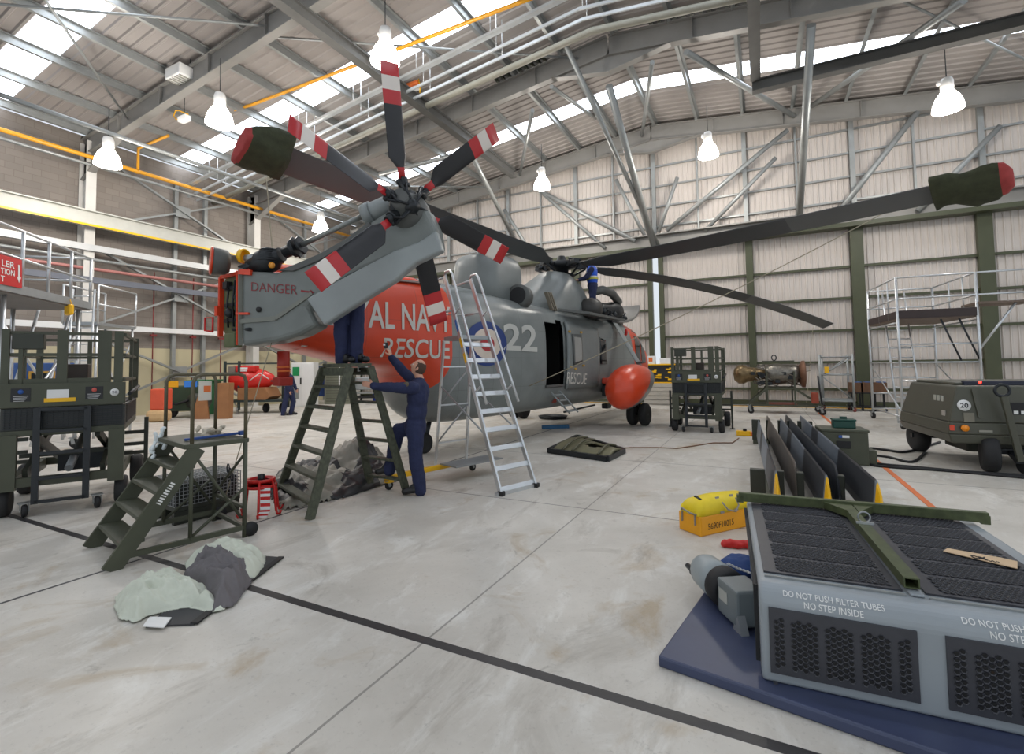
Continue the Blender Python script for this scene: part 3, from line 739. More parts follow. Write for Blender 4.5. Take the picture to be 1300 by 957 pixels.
mb = MB(); mb.bar((.6, -1.0, 1.25), (.8, -1.75, 1.2), .7, .16); mb.build('sponson_stub', DAYGLO, HELI, .03)
mb = MB(); mb.bar((.6, -1.0, .95), (.75, -1.8, .9), .5, .3); mb.build('undercarriage_bay', HBLK, HELI)
def wheel(name, parent, c, r, w, ax, bands=True, m=TYRE):
    mb = MB(); ax = V(ax).normalized()
    mb.lathe([(r*.55, -w/2), (r*.86, -w/2), (r*.97, -w*.36), (r, -w*.2), (r, w*.2), (r*.97, w*.36), (r*.86, w/2), (r*.55, w/2)], 24, c, ax)
    mb.mi = 1; mb.lathe([(.0, -w*.42), (r*.3, -w*.42), (r*.56, -w*.48), (r*.56, w*.48), (r*.3, w*.42), (.0, w*.42)], 18, c, ax)
    return mb.build(name, [m, HUBM], parent)
for y in (-1.86, -2.2): wheel('wheel', HELI, (.62, y, .31), .31, .2, (0, 1, 0))
mb = MB(); mb.tube([(.62, -2.03, .32), (.66, -2.03, 1.0)], .06); mb.tube([(.62, -1.75, .31), (.62, -2.3, .31)], .04); mb.tube([(.2, -2.03, .95), (.62, -2.03, .4)], .035); mb.build('undercarriage_leg', HBLK, HELI)
for y in (1.86, 2.2): wheel('wheel', HELI, (.62, y, .31), .31, .2, (0, 1, 0))
mb = MB(); mb.tube([(.62, 2.03, .32), (.66, 2.03, 1.0)], .06); mb.build('undercarriage_leg', HBLK, HELI)
rg2 = [[V((p.x, -p.y, p.z)) for p in r] for r in rings[:0]]
wheel('wheel', HELI, (-5.7, 0, .2), .2, .14, (0, 1, 0)); mb = MB(); mb.tube([(-5.7, 0, .2), (-5.5, 0, .75)], .05); mb.build('tailwheel_leg', HBLK, HELI)
# small pipes and aerials under the belly
mb = MB(); mb.tube([HL(716, 523, -1.0), HL(755, 514, -1.0)], .025); mb.build('belly_pipe', HBLK, HELI)
mb = MB(); mb.box(HL(770, 515, -.8), (.3, .2, .15)); mb.build('belly_box', HBLK, HELI, .02)
# lettering
WHT = mat('white marking', (206, 204, 196), .5, 0, .04); BLU = mat('roundel blue', (28, 56, 120), .45, 0, .05); REDM = mat('roundel red', (170, 44, 48), .45, 0, .05); CRM = mat('roundel cream', (214, 200, 186), .45, 0, .03)
def hull_text(txt, bl, br, tr, tl, name, m, bold=.0, lift=.012, spacing=1.0, yy=-.9):
    vs, fs = text_geo(txt, bold, spacing); q = [HL(*p, yy) for p in (bl, br, tr, tl)]; out = []
    for x, y in vs:
        p = q[0].lerp(q[1], x).lerp(q[3].lerp(q[2], x), y); out.append((p.x, -half(p.x, p.z)-lift, p.z))
    mb = MB(); mb.add(out, fs, False); return mb.build(name, m, HELI)
hull_text('ROYAL NAVY', (419, 411), (567, 423), (567, 390), (419, 374), 'royal_navy_lettering', WHT, .016, yy=-.82)
hull_text('RESCUE', (497, 453), (569, 456), (569, 432), (497, 428), 'tail_rescue_lettering', WHT, .012, yy=-.9)
hull_text('RESCUE', (719, 487), (744, 488), (744, 474), (719, 472), 'door_rescue_lettering', WHT, .0, .085, yy=-1.15)
hull_text('22', (640, 444), (681, 447), (681, 413), (640, 410), 'number_lettering', mat('number grey white', (192, 192, 186), .5, 0, .03), .02, yy=-1.08)
hull_text('Z', (399, 447), (406, 448), (406, 438), (399, 437), 'serial_lettering', WHT, .01, yy=-.68)
rcn = HL(620, 436, -1.06); redge = HL(643, 437, -1.06); RR = abs(redge.x-rcn.x)*1.0
RH = abs(HL(620, 411, -1.06).z-HL(620, 468, -1.06).z)/2
for k, (r, m) in enumerate(((1, BLU), (.68, CRM), (.34, REDM))):
    mb = MB(); vs = [(rcn.x, rcn.z)]
    for rr in (.5, 1):
        vs += [(rcn.x+RR*r*rr*math.cos(a), rcn.z+RH*r*rr*math.sin(a)) for a in [2*PI*i/40 for i in range(40)]]
    fs = [(0, 1+i, 1+(i+1) % 40) for i in range(40)]+[(1+i, 41+i, 41+(i+1) % 40, 1+(i+1) % 40) for i in range(40)]
    mb.add([(x, -half(x, z)-.012-.003*k, z) for x, z in vs], fs, True); mb.build('roundel_ring', m, HELI)
# orange jettison placard patches near the stub
mb = MB(); skin_patch(mb, [(708, 505), (714, 505), (714, 512), (708, 512)], .02); mb.build('rescue_placard', mat('placard', (150, 60, 44), .5), HELI)

# ---- main rotor
HUBH = V((0, 0, 4.65))
mb = MB(); mb.lathe([(.2, -.5), (.2, -.1), (.42, -.06), (.5, 0), (.42, .1), (.16, .16), (.1, .3), (.0, .32)], 24, HUBH)
for k in range(5):
    a = k*2*PI/5+.4; d = V((math.cos(a), math.sin(a), 0)); pz_ = V((-d.y, d.x, 0))
    mb.bar(HUBH+d*.2, HUBH+d*.85, .16, .12); mb.tube([HUBH+d*.3+pz_*.14+V((0, 0, -.3)), HUBH+d*.8+pz_*.16+V((0, 0, -.04))], .03); mb.lathe([(.1, -.1), (.1, .1)], 12, HUBH+d*.5, pz_); mb.tube([HUBH+d*.42+V((0, 0, .16)), HUBH+d*.75+pz_*.2+V((0, 0, .06))], .035)
    mb.ell(HUBH+d*.62+pz_*.16, .08, None, 10, 6)
mb.lathe([(.36, -.34), (.4, -.3), (.36, -.26)], 20, HUBH)
mb.build('rotor_head', HBLK, HELI)
BLADE = mat('blade dark grey', (72, 74, 75), .5, 0, .12, 1.2)
BLADEL = mat('blade tip grey', (96, 98, 98), .5, 0, .08, 1.2)
def foil(ch, th, n=9):
    up = [(-ch*.25+ch*(1-math.cos(PI*i/n))/2, th*.5*(1.6*math.sqrt(max(0, (1-math.cos(PI*i/n))/2))-1.6*((1-math.cos(PI*i/n))/2))*1.55) for i in range(n+1)]
    return up+[(x, -z*.55) for x, z in up[1:-1]][::-1]
def main_blade(tipw, pitch, sag, r0=.75, flip=1, chord=.46, mid=None):
    hub = H2W(HUBH); d = V(tipw)-hub; h = V((d.x, d.y, 0)); L_ = h.length; h.normalize(); rings = []; cpos = []
    side = V((-h.y, h.x, 0))*flip
    n = 34
    for i in range(n+1):
        t = i/n; r = lerp(r0, L_, t); q = r/L_; z = d.z*q+sag*q*(1-q)*4
        c = hub+h*r+V((0, 0, z)); ch = chord if t > .09 else lerp(.2, chord, max(0, (t-.02)/.07)) ; th = .07 if t > .09 else .1
        pt = pitch*(1-.1*q); X_ = side*math.cos(pt)+V((0, 0, 1))*math.sin(pt); Z_ = V((0, 0, 1))*math.cos(pt)-side*math.sin(pt)
        rings.append([W2H(c+X_*x+Z_*z_) for x, z_ in foil(ch, th)]); cpos.append((c, X_, Z_, h))
    mb = MB(); mb.loft(rings)
    for i in range(len(mb.f)-2):
        if i//len(rings[0]) > n*.62: mb.m[i] = 1
    return mb.build('main_rotor_blade', [BLADE, BLADEL], HELI), cpos
bl1, c1 = main_blade((3.28, 10.0, 4.53), math.radians(-30), -.06, flip=1)
bl2, c2 = main_blade((2.06, 19.28, 2.93), math.radians(-20), .38, flip=1)
bl3, c3 = main_blade((-6.34, 4.27, 4.74), math.radians(42), -.06, flip=1)
# fabric covers pulled over two tips
COVER = mat('olive cover cloth', (58, 62, 42), .85, 0, .25, 9, .4, 40); REDC = mat('red cloth', (158, 58, 56), .8, 0, .15, 12)
def tip_cover(cpos, frac, label, redlen):
    n = len(cpos); i0 = int(n*frac); rings = []; rnd = random.Random(3)
    tip, X_, Z_, h = cpos[-1]
    seq = [(c, X, Z, 1.0) for c, X, Z, hh in cpos[i0:]]+[(tip+h*.12, X_, Z_, .8), (tip+h*redlen, X_, Z_, .38)]
    dense = []
    for k in range(len(seq)-1):
        for s in (0, .5): dense.append((seq[k][0].lerp(seq[k+1][0], s), seq[k][1], seq[k][2], lerp(seq[k][3], seq[k+1][3], s)))
    dense.append(seq[-1])
    for c, X, Z, k in dense:
        r = []
        for j in range(18):
            a = 2*PI*j/18; w = 1.1+.42*mnoise.noise(c*2.6+V((math.cos(a), math.sin(a), 0))*1.5)+.2*mnoise.noise(c*8+V((math.cos(a), math.sin(a), 0))*2.5); dr = -.13*max(0, -math.sin(a)+.2*math.cos(a))*(.6+.8*mnoise.noise(c*4))
            r.append(c+X*(.11+.32*k*w*math.cos(a))+Z*(.1*k*w*math.sin(a))+V((0, 0, dr)))
        rings.append(r)
    mb = MB(); mb.loft(rings); nn = 18
    for i in range(len(mb.f)-1):
        if i//nn >= len(rings)-4: mb.m[i] = 1
    mb.m[-1] = 1; mb.m[-2] = 0
    o = mb.build('blade_tip_cover', [COVER, REDC]); tag(o, label, 'blade cover'); return o
tip_cover(c1, .90, 'olive cloth cover with red end over the far right blade tip', .20)
tip_cover(c3, .915, 'olive cloth cover with red end over the blade tip at upper left', .13)

# ---- folded tail pylon
PA = PD(318, 390, 6.5); PE = V((.964, .266, 0)).normalized(); PN = V((PE.y, -PE.x, 0))      # PN faces the camera
def PU(px, py, off=0.): return PP(px, py, PA+PN*off, PN)
def plate(pxs, thick, name, m, off=0., bev=.04, parent=HELI, seg=3):
    P = [W2H(PU(px, py, off)) for px, py in pxs]; nv = W2H(M0+V((-PN.x, -PN.y, 0))*thick)-W2H(M0)
    mb = MB(); mb.prism(P, nv); return mb.build(name, m, parent, bev, seg)
PYG = mat('pylon grey paint', (112, 117, 114), .42, 0, .12, 3)
pyl = plate([(305, 343), (352, 345), (378, 332), (407, 321), (440, 300), (470, 280), (508, 256), (540, 262), (553, 290), (556, 316), (520, 318), (440, 352), (404, 378), (391, 390), (402, 413), (378, 426), (350, 434), (305, 440)], .34, 'tail_pylon', PYG, 0, .07)
plate([(388, 379), (430, 355), (500, 318), (532, 306), (553, 292), (561, 318), (527, 334), (501, 356), (440, 394), (411, 413)], .14, 'pylon_trailing_panel', HGREYL, .07, .03)
plate([(352, 343), (372, 336), (405, 322), (440, 302), (468, 281), (470, 286), (440, 309), (406, 330), (372, 344)], .2, 'pylon_rivet_strip', HGREYD, .03, .01)
mb = MB(); g0, g1 = W2H(PU(304, 410, -.16)), W2H(PU(395, 385, -.16))
mb = MB()
for (a, b, w_) in (((304, 408), (350, 404), .06), ((350, 404), (396, 372), .05), ((305, 340), (305, 438), .05)):
    mb.bar(W2H(PU(*a, .012)), W2H(PU(*b, .012)), .02, w_)
mb.build('pylon_joint_strip', mat('pylon strip', (118, 120, 112), .5), HELI)
mb = MB(); mb.lathe([(0, .0), (.035, .0), (.035, .02), (0, .02)], 14, W2H(PU(329, 393, .005)), W2H(M0+PN)-W2H(M0)); mb.build('lifting_eye', BLACK, HELI)
nv = W2H(M0+PN)-W2H(M0)
def pl_text(txt, bl, br, tr, tl, name, m, off=.008, bold=0):
    mb = MB(); text_quad(mb, txt, *[W2H(PU(*p, off)) for p in (bl, br, tr, tl)], (0, 0, 0), bold); return mb.build(name, m, HELI)
DR = mat('danger red', (132, 34, 40), .5)
pl_text('DANGER', (319, 369), (377, 374), (377, 362), (319, 358), 'danger_lettering', DR, .008, -.012)
mb = MB(); mb.bar(W2H(PU(382, 369, .006)), W2H(PU(396, 371, .006)), .004, .022); mb.add([W2H(PU(*p, .008)) for p in ((394, 367.5), (399, 371.3), (393, 374))], [(0, 1, 2)], False); mb.build('danger_arrow', DR, HELI)
# pylon front face with its orange frame
mb = MB()
fa = lambda px, py, off: W2H(PU(px, py, off))
for off in (-.02, -.3):
    mb.bar(fa(303, 348, off), fa(303, 438, off), .04, .05)
mb.bar(fa(303, 346, .0), fa(303, 346, -.32), .06, .05); mb.bar(fa(304, 345, .02), fa(319, 346, .02), .04, .07); mb.bar(fa(303, 398, 0), fa(303, 398, -.32), .05, .05); mb.bar(fa(300, 398, .02), fa(316, 398, .02), .03, .03)
mb.build('pylon_frame', DAYGLO, HELI)
mb = MB()
for k in range(7): mb.ell(fa(303, 357+k*10, -.08-.05*(k % 3)), .03+.012*(k % 2), None, 8, 6)
mb.tube([fa(301, 352, -.1), fa(300, 380, -.16), fa(301, 430, -.1)], .02); mb.tube([fa(296, 418, -.15), fa(318, 418, .02)], .025); mb.build('pylon_fittings', HBLK, HELI)
mb = MB(); mb.box(fa(296, 432, -.2), (.12, .3, .2)); mb.build('hinge_bracket', MATS['primer green'], HELI, .02)
mb = MB(); a = fa(270, 421, -.2); mb.tube([a, a+V((-.05, .12, .02)), a+V((-.05, .12, .2)), a+V((0, .0, .2)), a], .014); mb.build('ground_lock_pin', RED, HELI)
# tail drive: intermediate gearbox, shaft, disconnect coupling, orange coupling shroud
mb = MB(); gc = fa(342, 330, -.17); dirS = (fa(466, 272, -.17)-gc).normalized()
mb.ell(gc, (.17, .14, .15), None, 16, 10); mb.lathe([(.12, -.3), (.13, -.18), (.17, -.12), (.17, .05), (.1, .12), (.1, .2)], 16, gc, dirS)
for k in range(6): mb.lathe([(.16-.012*k, -.02), (.19-.012*k, 0), (.16-.012*k, .02)], 16, gc+V((0, 0, -.02+.03*k)), (0, 0, 1))
mb.lathe([(.08, 0), (.08, .12), (.12, .13), (.12, .17), (.07, .18)], 14, gc+dirS*.25, dirS); mb.lathe([(.15, 0), (.15, .03)], 6, gc+dirS*.42, dirS); mb.lathe([(.13, 0), (.13, .03)], 6, gc+dirS*.5, dirS)
mb.tube([gc, gc+V((-.1, -.0, -.02))-dirS*.35], .07)
mb.build('intermediate_gearbox', HBLK, HELI)
mb = MB(); c = fa(346, 337, .03); mb.lathe([(0, .0), (.04, .0), (.04, .03), (0, .03)], 12, c, nv); mb.build('oil_sight_glass', mat('amber glass', (214, 140, 30), .2, 0, 0), HELI)
mb = MB(); mb.tube([gc+dirS*.4, fa(463, 273, -.17)], .035, 12); mb.build('tail_drive_shaft', mat('shaft steel', (140, 143, 140), .35, .5), HELI)
mb = MB(); a, b = fa(323, 327, -.17), fa(345, 330, -.17); mb.tube([fa(312, 328, -.17), a], .05, 12); mb.build('shaft_stub', ALUD, HELI)
mb = MB(); mb.lathe([(.085, -.03), (.1, -.03), (.1, .03), (.085, .03), (.085, -.03)], 18, fa(309, 325, -.17), (fa(340, 328, -.17)-fa(300, 326, -.17))); mb.build('yellow_coupling_ring', YEL, HELI)
mb = MB(); c = fa(292, 334, -.2); ax = V((-1, .35, .05)); mb.lathe([(.13, 0), (.17, .05), (.19, .2), (.18, .22), (.15, .18), (.11, .03)], 24, c, ax); mb.mi = 1; mb.lathe([(.18, .21), (.195, .215), (.195, .235), (.18, .24)], 24, c, ax); mb.mi = 2; mb.lathe([(0, .1), (.07, .1), (.07, .2), (0, .2)], 12, c+V((.14, -.02, .02)), V((1, -.35, 0)))
mb.build('coupling_shroud', [HGREYD, DAYGLO, ALUD], HELI)
# tail gearbox housing and rotor
TH = PD(515, 263, 6.104)
tn = V((math.cos(math.radians(-23.9))*math.cos(math.radians(-11)), math.sin(math.radians(-23.9))*math.cos(math.radians(-11)), math.sin(math.radians(-11))))
def hn(v): return W2H(M0+V(v))-W2H(M0)
mb = MB(); a, b = fa(465, 273, -.17), fa(512, 252, -.17); mb.tube([a, a.lerp(b, .15), b], [.1, .13, .13], 14); mb.lathe([(.15, -.02), (.15, .1)], 16, a, (b-a)); mb.build('shaft_fairing', HGREYL, HELI)
mb = MB(); base_ = fa(522, 275, -.17); mb.lathe([(.0, -.2), (.2, -.18), (.26, 0), (.24, .18), (.14, .32), (.12, .4)], 18, base_, (W2H(TH)-base_)); mb.build('tail_gearbox', HGREYD, HELI)
tips = [(500, 80), (367, 150), (392, 352), (552, 412), (638, 330), (632, 173)]
RT = 1.62; hub_h = W2H(TH)
TBLK = mat('tail blade black', (30, 30, 34), .32, 0, .15, 5); TRED = mat('tail blade red', (184, 44, 48), .35, 0, .06); TWHT = mat('tail blade white', (222, 214, 206), .4, 0, .05)
mb = MB(); hnv = hn(tn); mb.lathe([(.08, -.35), (.1, -.1), (.2, -.06), (.22, .04), (.12, .1), (.07, .26), (.0, .28)], 18, hub_h, hnv)
blades = []
for px, py in tips:
    d = ray(px, py); t0 = (TH-C0).dot(tn)/d.dot(tn); oc = C0-TH; A = d.dot(d); B = 2*oc.dot(d); Cc = oc.dot(oc)-RT*RT; disc = B*B-4*A*Cc
    if disc > 0:
        ts = [(-B-math.sqrt(disc))/2/A, (-B+math.sqrt(disc))/2/A]; t = min(ts, key=lambda q: abs(q-t0))
    else: t = -B/2/A
    blades.append(C0+d*t)
for tp in blades:
    d = (tp-TH).normalized(); dh = hn(d); sd = hn(tn.cross(d)).normalized()
    mb.tube([hub_h+dh*.08, hub_h+dh*.22, hub_h+dh*.36], [.07, .06, .05], 10); mb.lathe([(.075, 0), (.075, .05)], 12, hub_h+dh*.24, dh)
    mb.tube([hub_h+hnv*.2+dh*.05, hub_h+dh*.3+sd*.08+hnv*.05], .018, 6); mb.ell(hub_h+dh*.3+sd*.06, .04, None, 8, 6); mb.ell(hub_h+dh*.14-sd*.06, .05, None, 8, 6)
    mb.tube([hub_h+hnv*.24, hub_h+dh*.2+hnv*.16+sd*.05, hub_h+dh*.28+hnv*.06], .016, 6)
mb.build('tail_rotor_head', HBLK, HELI)
for i, tp in enumerate(blades):
    L_ = (tp-TH).length; d = hn((tp-TH)/L_); nn_ = (tn-((tp-TH)/L_)*tn.dot((tp-TH)/L_)).normalized(); sd = hn(nn_.cross((tp-TH)/L_)).normalized(); up = hn(nn_)
    pt = math.radians((12, 36, 12, 12, 18, 16)[i]); X_ = sd*math.cos(pt)+up*math.sin(pt); Z_ = up*math.cos(pt)-sd*math.sin(pt); mb = MB(); ch = .26
    segs = [(.34, .10, .06, 1), (.46, .10, .05, 1), (.47, .12, .04, 0), (.58, ch, .03, 0), (.75, ch, .026, 0), (.95, ch, .024, 0), (1.165, ch, .022, 0), (1.17, ch, .022, 1), (1.32, ch, .02, 1), (1.325, ch, .02, 2), (1.47, ch, .02, 2), (1.475, ch, .02, 1), (L_, ch, .016, 1)]
    rings = [[hub_h+d*r+X_*(x-(0 if c > .2 else 0))+Z_*z for x, z in foil(c, th*1.6)] for r, c, th, k in segs]
    mb.loft(rings); nr = len(rings[0])
    for fi in range(len(mb.f)):
        s = fi//nr; mb.m[fi] = segs[min(s, len(segs)-1)][3] if s < len(segs)-1 else 1
    mb.f  # bands follow the paint lines
    mb.build('tail_rotor_blade', [TBLK, TRED, TWHT], HELI)
# red banded warning flag and mooring under the boom
mb = MB(); p = HL(360, 446, -.3); mb.tube([p, HL(360, 478, -.3)], .085, 10); mb.mi = 1
for py in (466, 471): mb.lathe([(.088, -.012), (.09, 0), (.088, .012)], 12, HL(360, py, -.3))
mb.build('tail_boom_post', [mat('dull red post', (170, 48, 36), .5), ORANGE], HELI)
mb = MB(); mb.box(HL(359, 484, -.3), (.22, .18, .13)); mb.build('boom_post_foot', MATS['dull red post'], HELI, .02)
# ================================================================== ground equipment
def pbar(par, name, m, p, q, w, h, up=(0, 0, 1), bev=0.):
    mb = MB(); mb.bar(p, q, w, h, up); return mb.build(name, m, par, bev)
def ptube(par, name, m, pts, r, n=10):
    mb = MB(); mb.tube(pts, r, n); return mb.build(name, m, par)
def pbox(par, name, m, c, s, bev=.006, R=None):
    mb = MB(); mb.box(c, s, R); return mb.build(name, m, par, bev)
def castor(par, c, r=.05, w=.035, ang=0., m=BLACK, name='castor'):
    """small swivel wheel; c = floor contact point"""
    c = V(c); ax = V((math.cos(ang), math.sin(ang), 0)); mb = MB()
    mb.lathe([(.0, -w/2), (r*.8, -w/2), (r, -w*.3), (r, w*.3), (r*.8, w/2), (.0, w/2)], 18, c+V((0, 0, r)), ax)
    mb.mi = 1; f = V((-ax.y, ax.x, 0))*r*.35
    for k in (-1, 1): mb.bar(c+V((0, 0, r*.8))+ax*(k*w*.75), c+V((0, 0, r*2.15))+ax*(k*w*.75)+f, .006, r*.7, f.normalized())
    mb.box(c+V((0, 0, r*2.2))+f, (w*2.2, w*2.2, .012), rotz(ang)); return mb.build(name, [m, GALV], par)

# ---- scissor lift platforms
LBL_BLK = mat('black label', (22, 23, 26), .4, 0, 0); LBL_BLU = mat('blue label', (36, 84, 160), .4, 0, 0)
GRILLE = mat('grille grey', (60, 62, 60), .5, .2, .1)
def rot_txt(mb, txt, c, w, h, lift=.004):
    c = V(c); text_quad(mb, txt, c+V((-w/2, -lift, -h/2)), c+V((w/2, -lift, -h/2)), c+V((w/2, -lift, h/2)), c+V((-w/2, -lift, h/2)), (0, 0, 0))
def scissor_lift(loc, rz, label):
    r = thing('scissor_lift', label, 'platform lift', loc, rz, 'green scissor lifts')
    W, D = 1.16, 1.75
    for x in (-.5, .5): pbar(r, 'chassis_beam', OLIVE, (x, -.02, .36), (x, D, .36), .09, .13)
    for y in (0, D): pbar(r, 'cross_beam', OLIVE, (-.55, y, .38), (.55, y, .38), .08, .1)
    for x in (-.5, .5):
        pbar(r, 'end_post', OLIVE, (x, -.03, .3), (x, -.03, .92), .16, .07, (0, 1, 0)); wheel('road_wheel', r, (x+math.copysign(.05, x), .12, .165), .165, .13, (1, 0, 0))
        wheel('road_wheel', r, (x+math.copysign(.12, x), D-.25, .2), .2, .15, (1, 0, 0)); castor(r, (x*.66, -.06, 0), .07, .05, .3)
    for x in (-.36, .36):
        pbar(r, 'scissor_arm', OLIVED, (x, .05, .46), (x, D-.1, .9), .05, .1); pbar(r, 'scissor_arm', OLIVED, (x*.84, D-.1, .46), (x*.84, .05, .9), .05, .1)
    ptube(r, 'hydraulic_ram', ALUD, [(0, .3, .45), (.05, 1.1, .8)], .045); pbox(r, 'pump_unit', HBLK, (.1, .75, .5), (.5, .4, .22))
    pbar(r, 'rear_rail', OLIVED, (-.5, .5, .62), (.5, .5, .62), .05, .05)
    # deck with grille skirt
    pbox(r, 'deck', OLIVE, (0, D/2, .93), (W, D+.04, .07), .008)
    pbox(r, 'deck_skirt', GRILLE, (0, D/2, 1.09), (W, D, .26), .01)
    mb = MB()
    for k in range(9): mb.bar((-W/2+.03, -.012, .99+k*.026), (W/2-.03, -.012, .99+k*.026), .012, .01)
    for k in range(24):
        x = -W/2+.04+k*(W-.08)/23; mb.bar((x, -.008, .98), (x, -.008, 1.21), .006, .008, (0, 1, 0))
    mb.build('grille', STEELB, r)
    mb = MB()
    for k in range(12): mb.bar((W/2+.006, .1, .99+k*.02), (W/2+.006, D-.1, .99+k*.02), .012, .008)
    mb.build('side_grille', STEELB, r)
    # notice panel
    pn = pbox(r, 'notice_panel', OLIVE, (0, -.015, 1.36), (W, .05, .27), .006)
    for x, m, w_, h_ in ((-.40, LBL_BLK, .17, .15), (.27, LBL_BLK, .17, .15), (-.07, WHITE, .2, .1)):
        lb = pbox(pn, 'notice_label', m, (x, -.043, 1.37), (w_, .006, h_), .0)
    mb = MB(); mb.box((-.05, -.044, 1.3), (.29, .006, .045)); mb.build('yellow_label', YEL, pn)
    mb = MB()
    for x in (-.40, .27):
        for k in range(4): mb.box((x-.004*k, -.0475, 1.355-k*.018), (.13-.012*k, .002, .006))
    mb.build('label_print', mat('label print', (190, 190, 190), .5, 0, 0), pn)
    mb = MB(); mb.lathe([(0, 0), (.026, 0), (.026, .003), (0, .003)], 16, (-.40, -.046, 1.405), (0, -1, 0)); mb.build('blue_symbol', LBL_BLU, pn)
    mb = MB(); mb.lathe([(0, 0), (.026, 0), (.026, .003), (0, .003)], 16, (.27, -.046, 1.405), (0, -1, 0)); mb.build('red_symbol', mat('symbol red', (200, 90, 80), .5, 0, 0), pn)
    mb = MB(); mb.lathe([(0, 0), (.045, 0), (.045, .004), (0, .004)], 20, (.47, -.041, 1.37), (0, -1, 0)); mb.build('speed_disc', WHITE, pn)
    mb = MB(); rot_txt(mb, '20', (.47, -.046, 1.37), .05, .032, 0); mb.build('speed_lettering', mat('print dark', (40, 44, 60), .5, 0, 0), pn)
    # guard posts and rails
    for x, y, w_ in ((-W/2+.03, 0, .07), (-.42, .02, .04), (-.05, .02, .1), (.36, .0, .13), (W/2-.08, 0, .09), (W/2-.02, D*.55, .04), (W/2-.02, D-.03, .08), (-W/2+.02, D*.5, .04), (-W/2+.02, D-.03, .07), (0, D-.03, .05)):
        pbar(r, 'guard_post', OLIVE, (x, y, 1.22), (x, y, 2.12 if w_ > .06 else 2.08), w_, .05, (0, 1, 0))
    for z in (1.52, 1.83, 2.08):
        pbar(r, 'guard_rail', OLIVE, (-W/2, .02, z), (.3, .02, z), .03, .035 if z > 1.6 else .06)
        for x in (-W/2+.02, W/2-.02): pbar(r, 'guard_rail', OLIVE, (x, 0, z), (x, D, z), .03, .035)
        pbar(r, 'guard_rail', OLIVE, (-W/2, D-.02, z), (W/2, D-.02, z), .03, .035)
    pbox(r, 'control_box', OLIVED, (-.36, .06, 1.98), (.28, .14, .18), .01)
    pbox(r, 'battery_box', mat('brown box', (66, 56, 50), .6), (.02, .35, 1.62), (.3, .25, .2), .01)
    pbox(r, 'deck_floor', BLACK, (0, D/2, 1.225), (W-.06, D-.06, .02), 0)
    ptube(r, 'stabiliser_tube', STEELB, [(W/2+.03, .12, 1.34), (W/2+.04, D-.2, 1.4)], .022)
    # front access ladder
    for x in (-.24, .22): pbar(r, 'ladder_stile', STEELB, (x, -.1, .14), (x, -.1, 1.22), .065, .04, (0, 1, 0))
    for z in (.16, .42, .7, .95, 1.2): pbar(r, 'ladder_rung', STEELB, (-.24, -.1, z), (.22, -.1, z), .04, .035)
    # swing-out outriggers
    for sx in (-1, 1):
        x0 = sx*(W/2+.02)
        pbar(r, 'outrigger_post', OLIVED, (sx*(W/2+.18), .9, .16), (sx*(W/2+.18), .9, .98), .05, .06, (0, 1, 0))
        for z in (.5, .62, .78): pbar(r, 'outrigger_arm', OLIVED, (sx*.5, .9, z), (sx*(W/2+.18), .9, z), .04, .045)
        ptube(r, 'screw_jack', STEELB, [(sx*(W/2+.18), .9, .02), (sx*(W/2+.18), .9, .4)], .022); pbox(r, 'jack_foot', STEELB, (sx*(W/2+.18), .9, .012), (.12, .12, .02))
    return r
c = G(880, 548); scissor_lift((-1.5, 12.95, 0), math.radians(1), 'green scissor lift with a caged deck standing in front of the closed hangar doors')
rzL = math.radians(61); fr = G(146, 640)
LL = scissor_lift((fr.x-.5*math.cos(rzL), fr.y-.5*math.sin(rzL), 0), rzL, 'green scissor lift at far left, close to the camera, cut by the picture edge')
LL.scale = (1, 1, 1.05)

# ---- green wheeled steps with handrails
A = G(135, 728); B = G(109, 696); xa = (A-B); Wd = xa.length; rz = math.atan2(xa.y, xa.x)
r = thing('access_steps', 'green wheeled access steps with tube handrails, rags and a blue tool on the platform', 'steps', (A+B)/2, rz)
Wd = .86; hw = Wd/2; ZP = .98; Y0, Y1 = .62, 1.1
for x in (-hw, hw):
    pbar(r, 'stringer', OLIVE, (x, 0.03, .0), (x, Y0+.05, ZP-.02), .035, .14, (0, -1, .4))
    ptube(r, 'leg', OLIVE, [(x, Y1, 0), (x, Y1, ZP)], .022); ptube(r, 'leg', OLIVE, [(x, Y0, .1), (x, Y0, ZP)], .018)
    pbar(r, 'base_rail', OLIVE, (x, .1, .1), (x, Y1, .1), .03, .05); ptube(r, 'side_brace', OLIVE, [(x, .62, .12), (x, Y1, .5)], .014); ptube(r, 'side_brace', OLIVE, [(x, Y0, ZP-.05), (x, Y1-.03, .2)], .014)
    mb = MB(); mb.lathe([(0, -.02), (.07, -.02), (.07, .02), (0, .02)], 16, (x*1.0, Y1+.06, .07), (1, 0, 0)); mb.build('wheel', BLACK, r)
    mb = MB(); R_ = .08; z_ = 1.66; pts = [(x, Y0, ZP), (x, Y0, z_-R_), (x, Y0+.025, z_-.025), (x, Y0+R_, z_), (x, Y1-R_, z_), (x, Y1-.02, z_-.02), (x, Y1, z_-R_), (x, Y1, ZP)]
    mb.tube(pts, .018, 10); mb.build('handrail', mat('worn olive', (88, 82, 62), .5, 0, .2, 10), r)
for k in range(4):
    t = (k+1)/5; y = lerp(.03, Y0+.05, t); z = lerp(0, ZP, t); pbox(r, 'tread', OLIVE, (0, y+.02, z), (Wd-.03, .19, .035), .006)
pbox(r, 'platform', OLIVE, (0, (Y0+Y1)/2-.02, ZP), (Wd+.04, Y1-Y0+.1, .045), .008)
pbar(r, 'cross_bar', OLIVE, (-hw, Y1, .3), (hw, Y1, .3), .03, .03); pbar(r, 'cross_bar', OLIVE, (-hw, Y1, .1), (hw, Y1, .1), .03, .04); ptube(r, 'rear_brace', OLIVE, [(-hw, Y1, .3), (hw, Y1, .85)], .014)
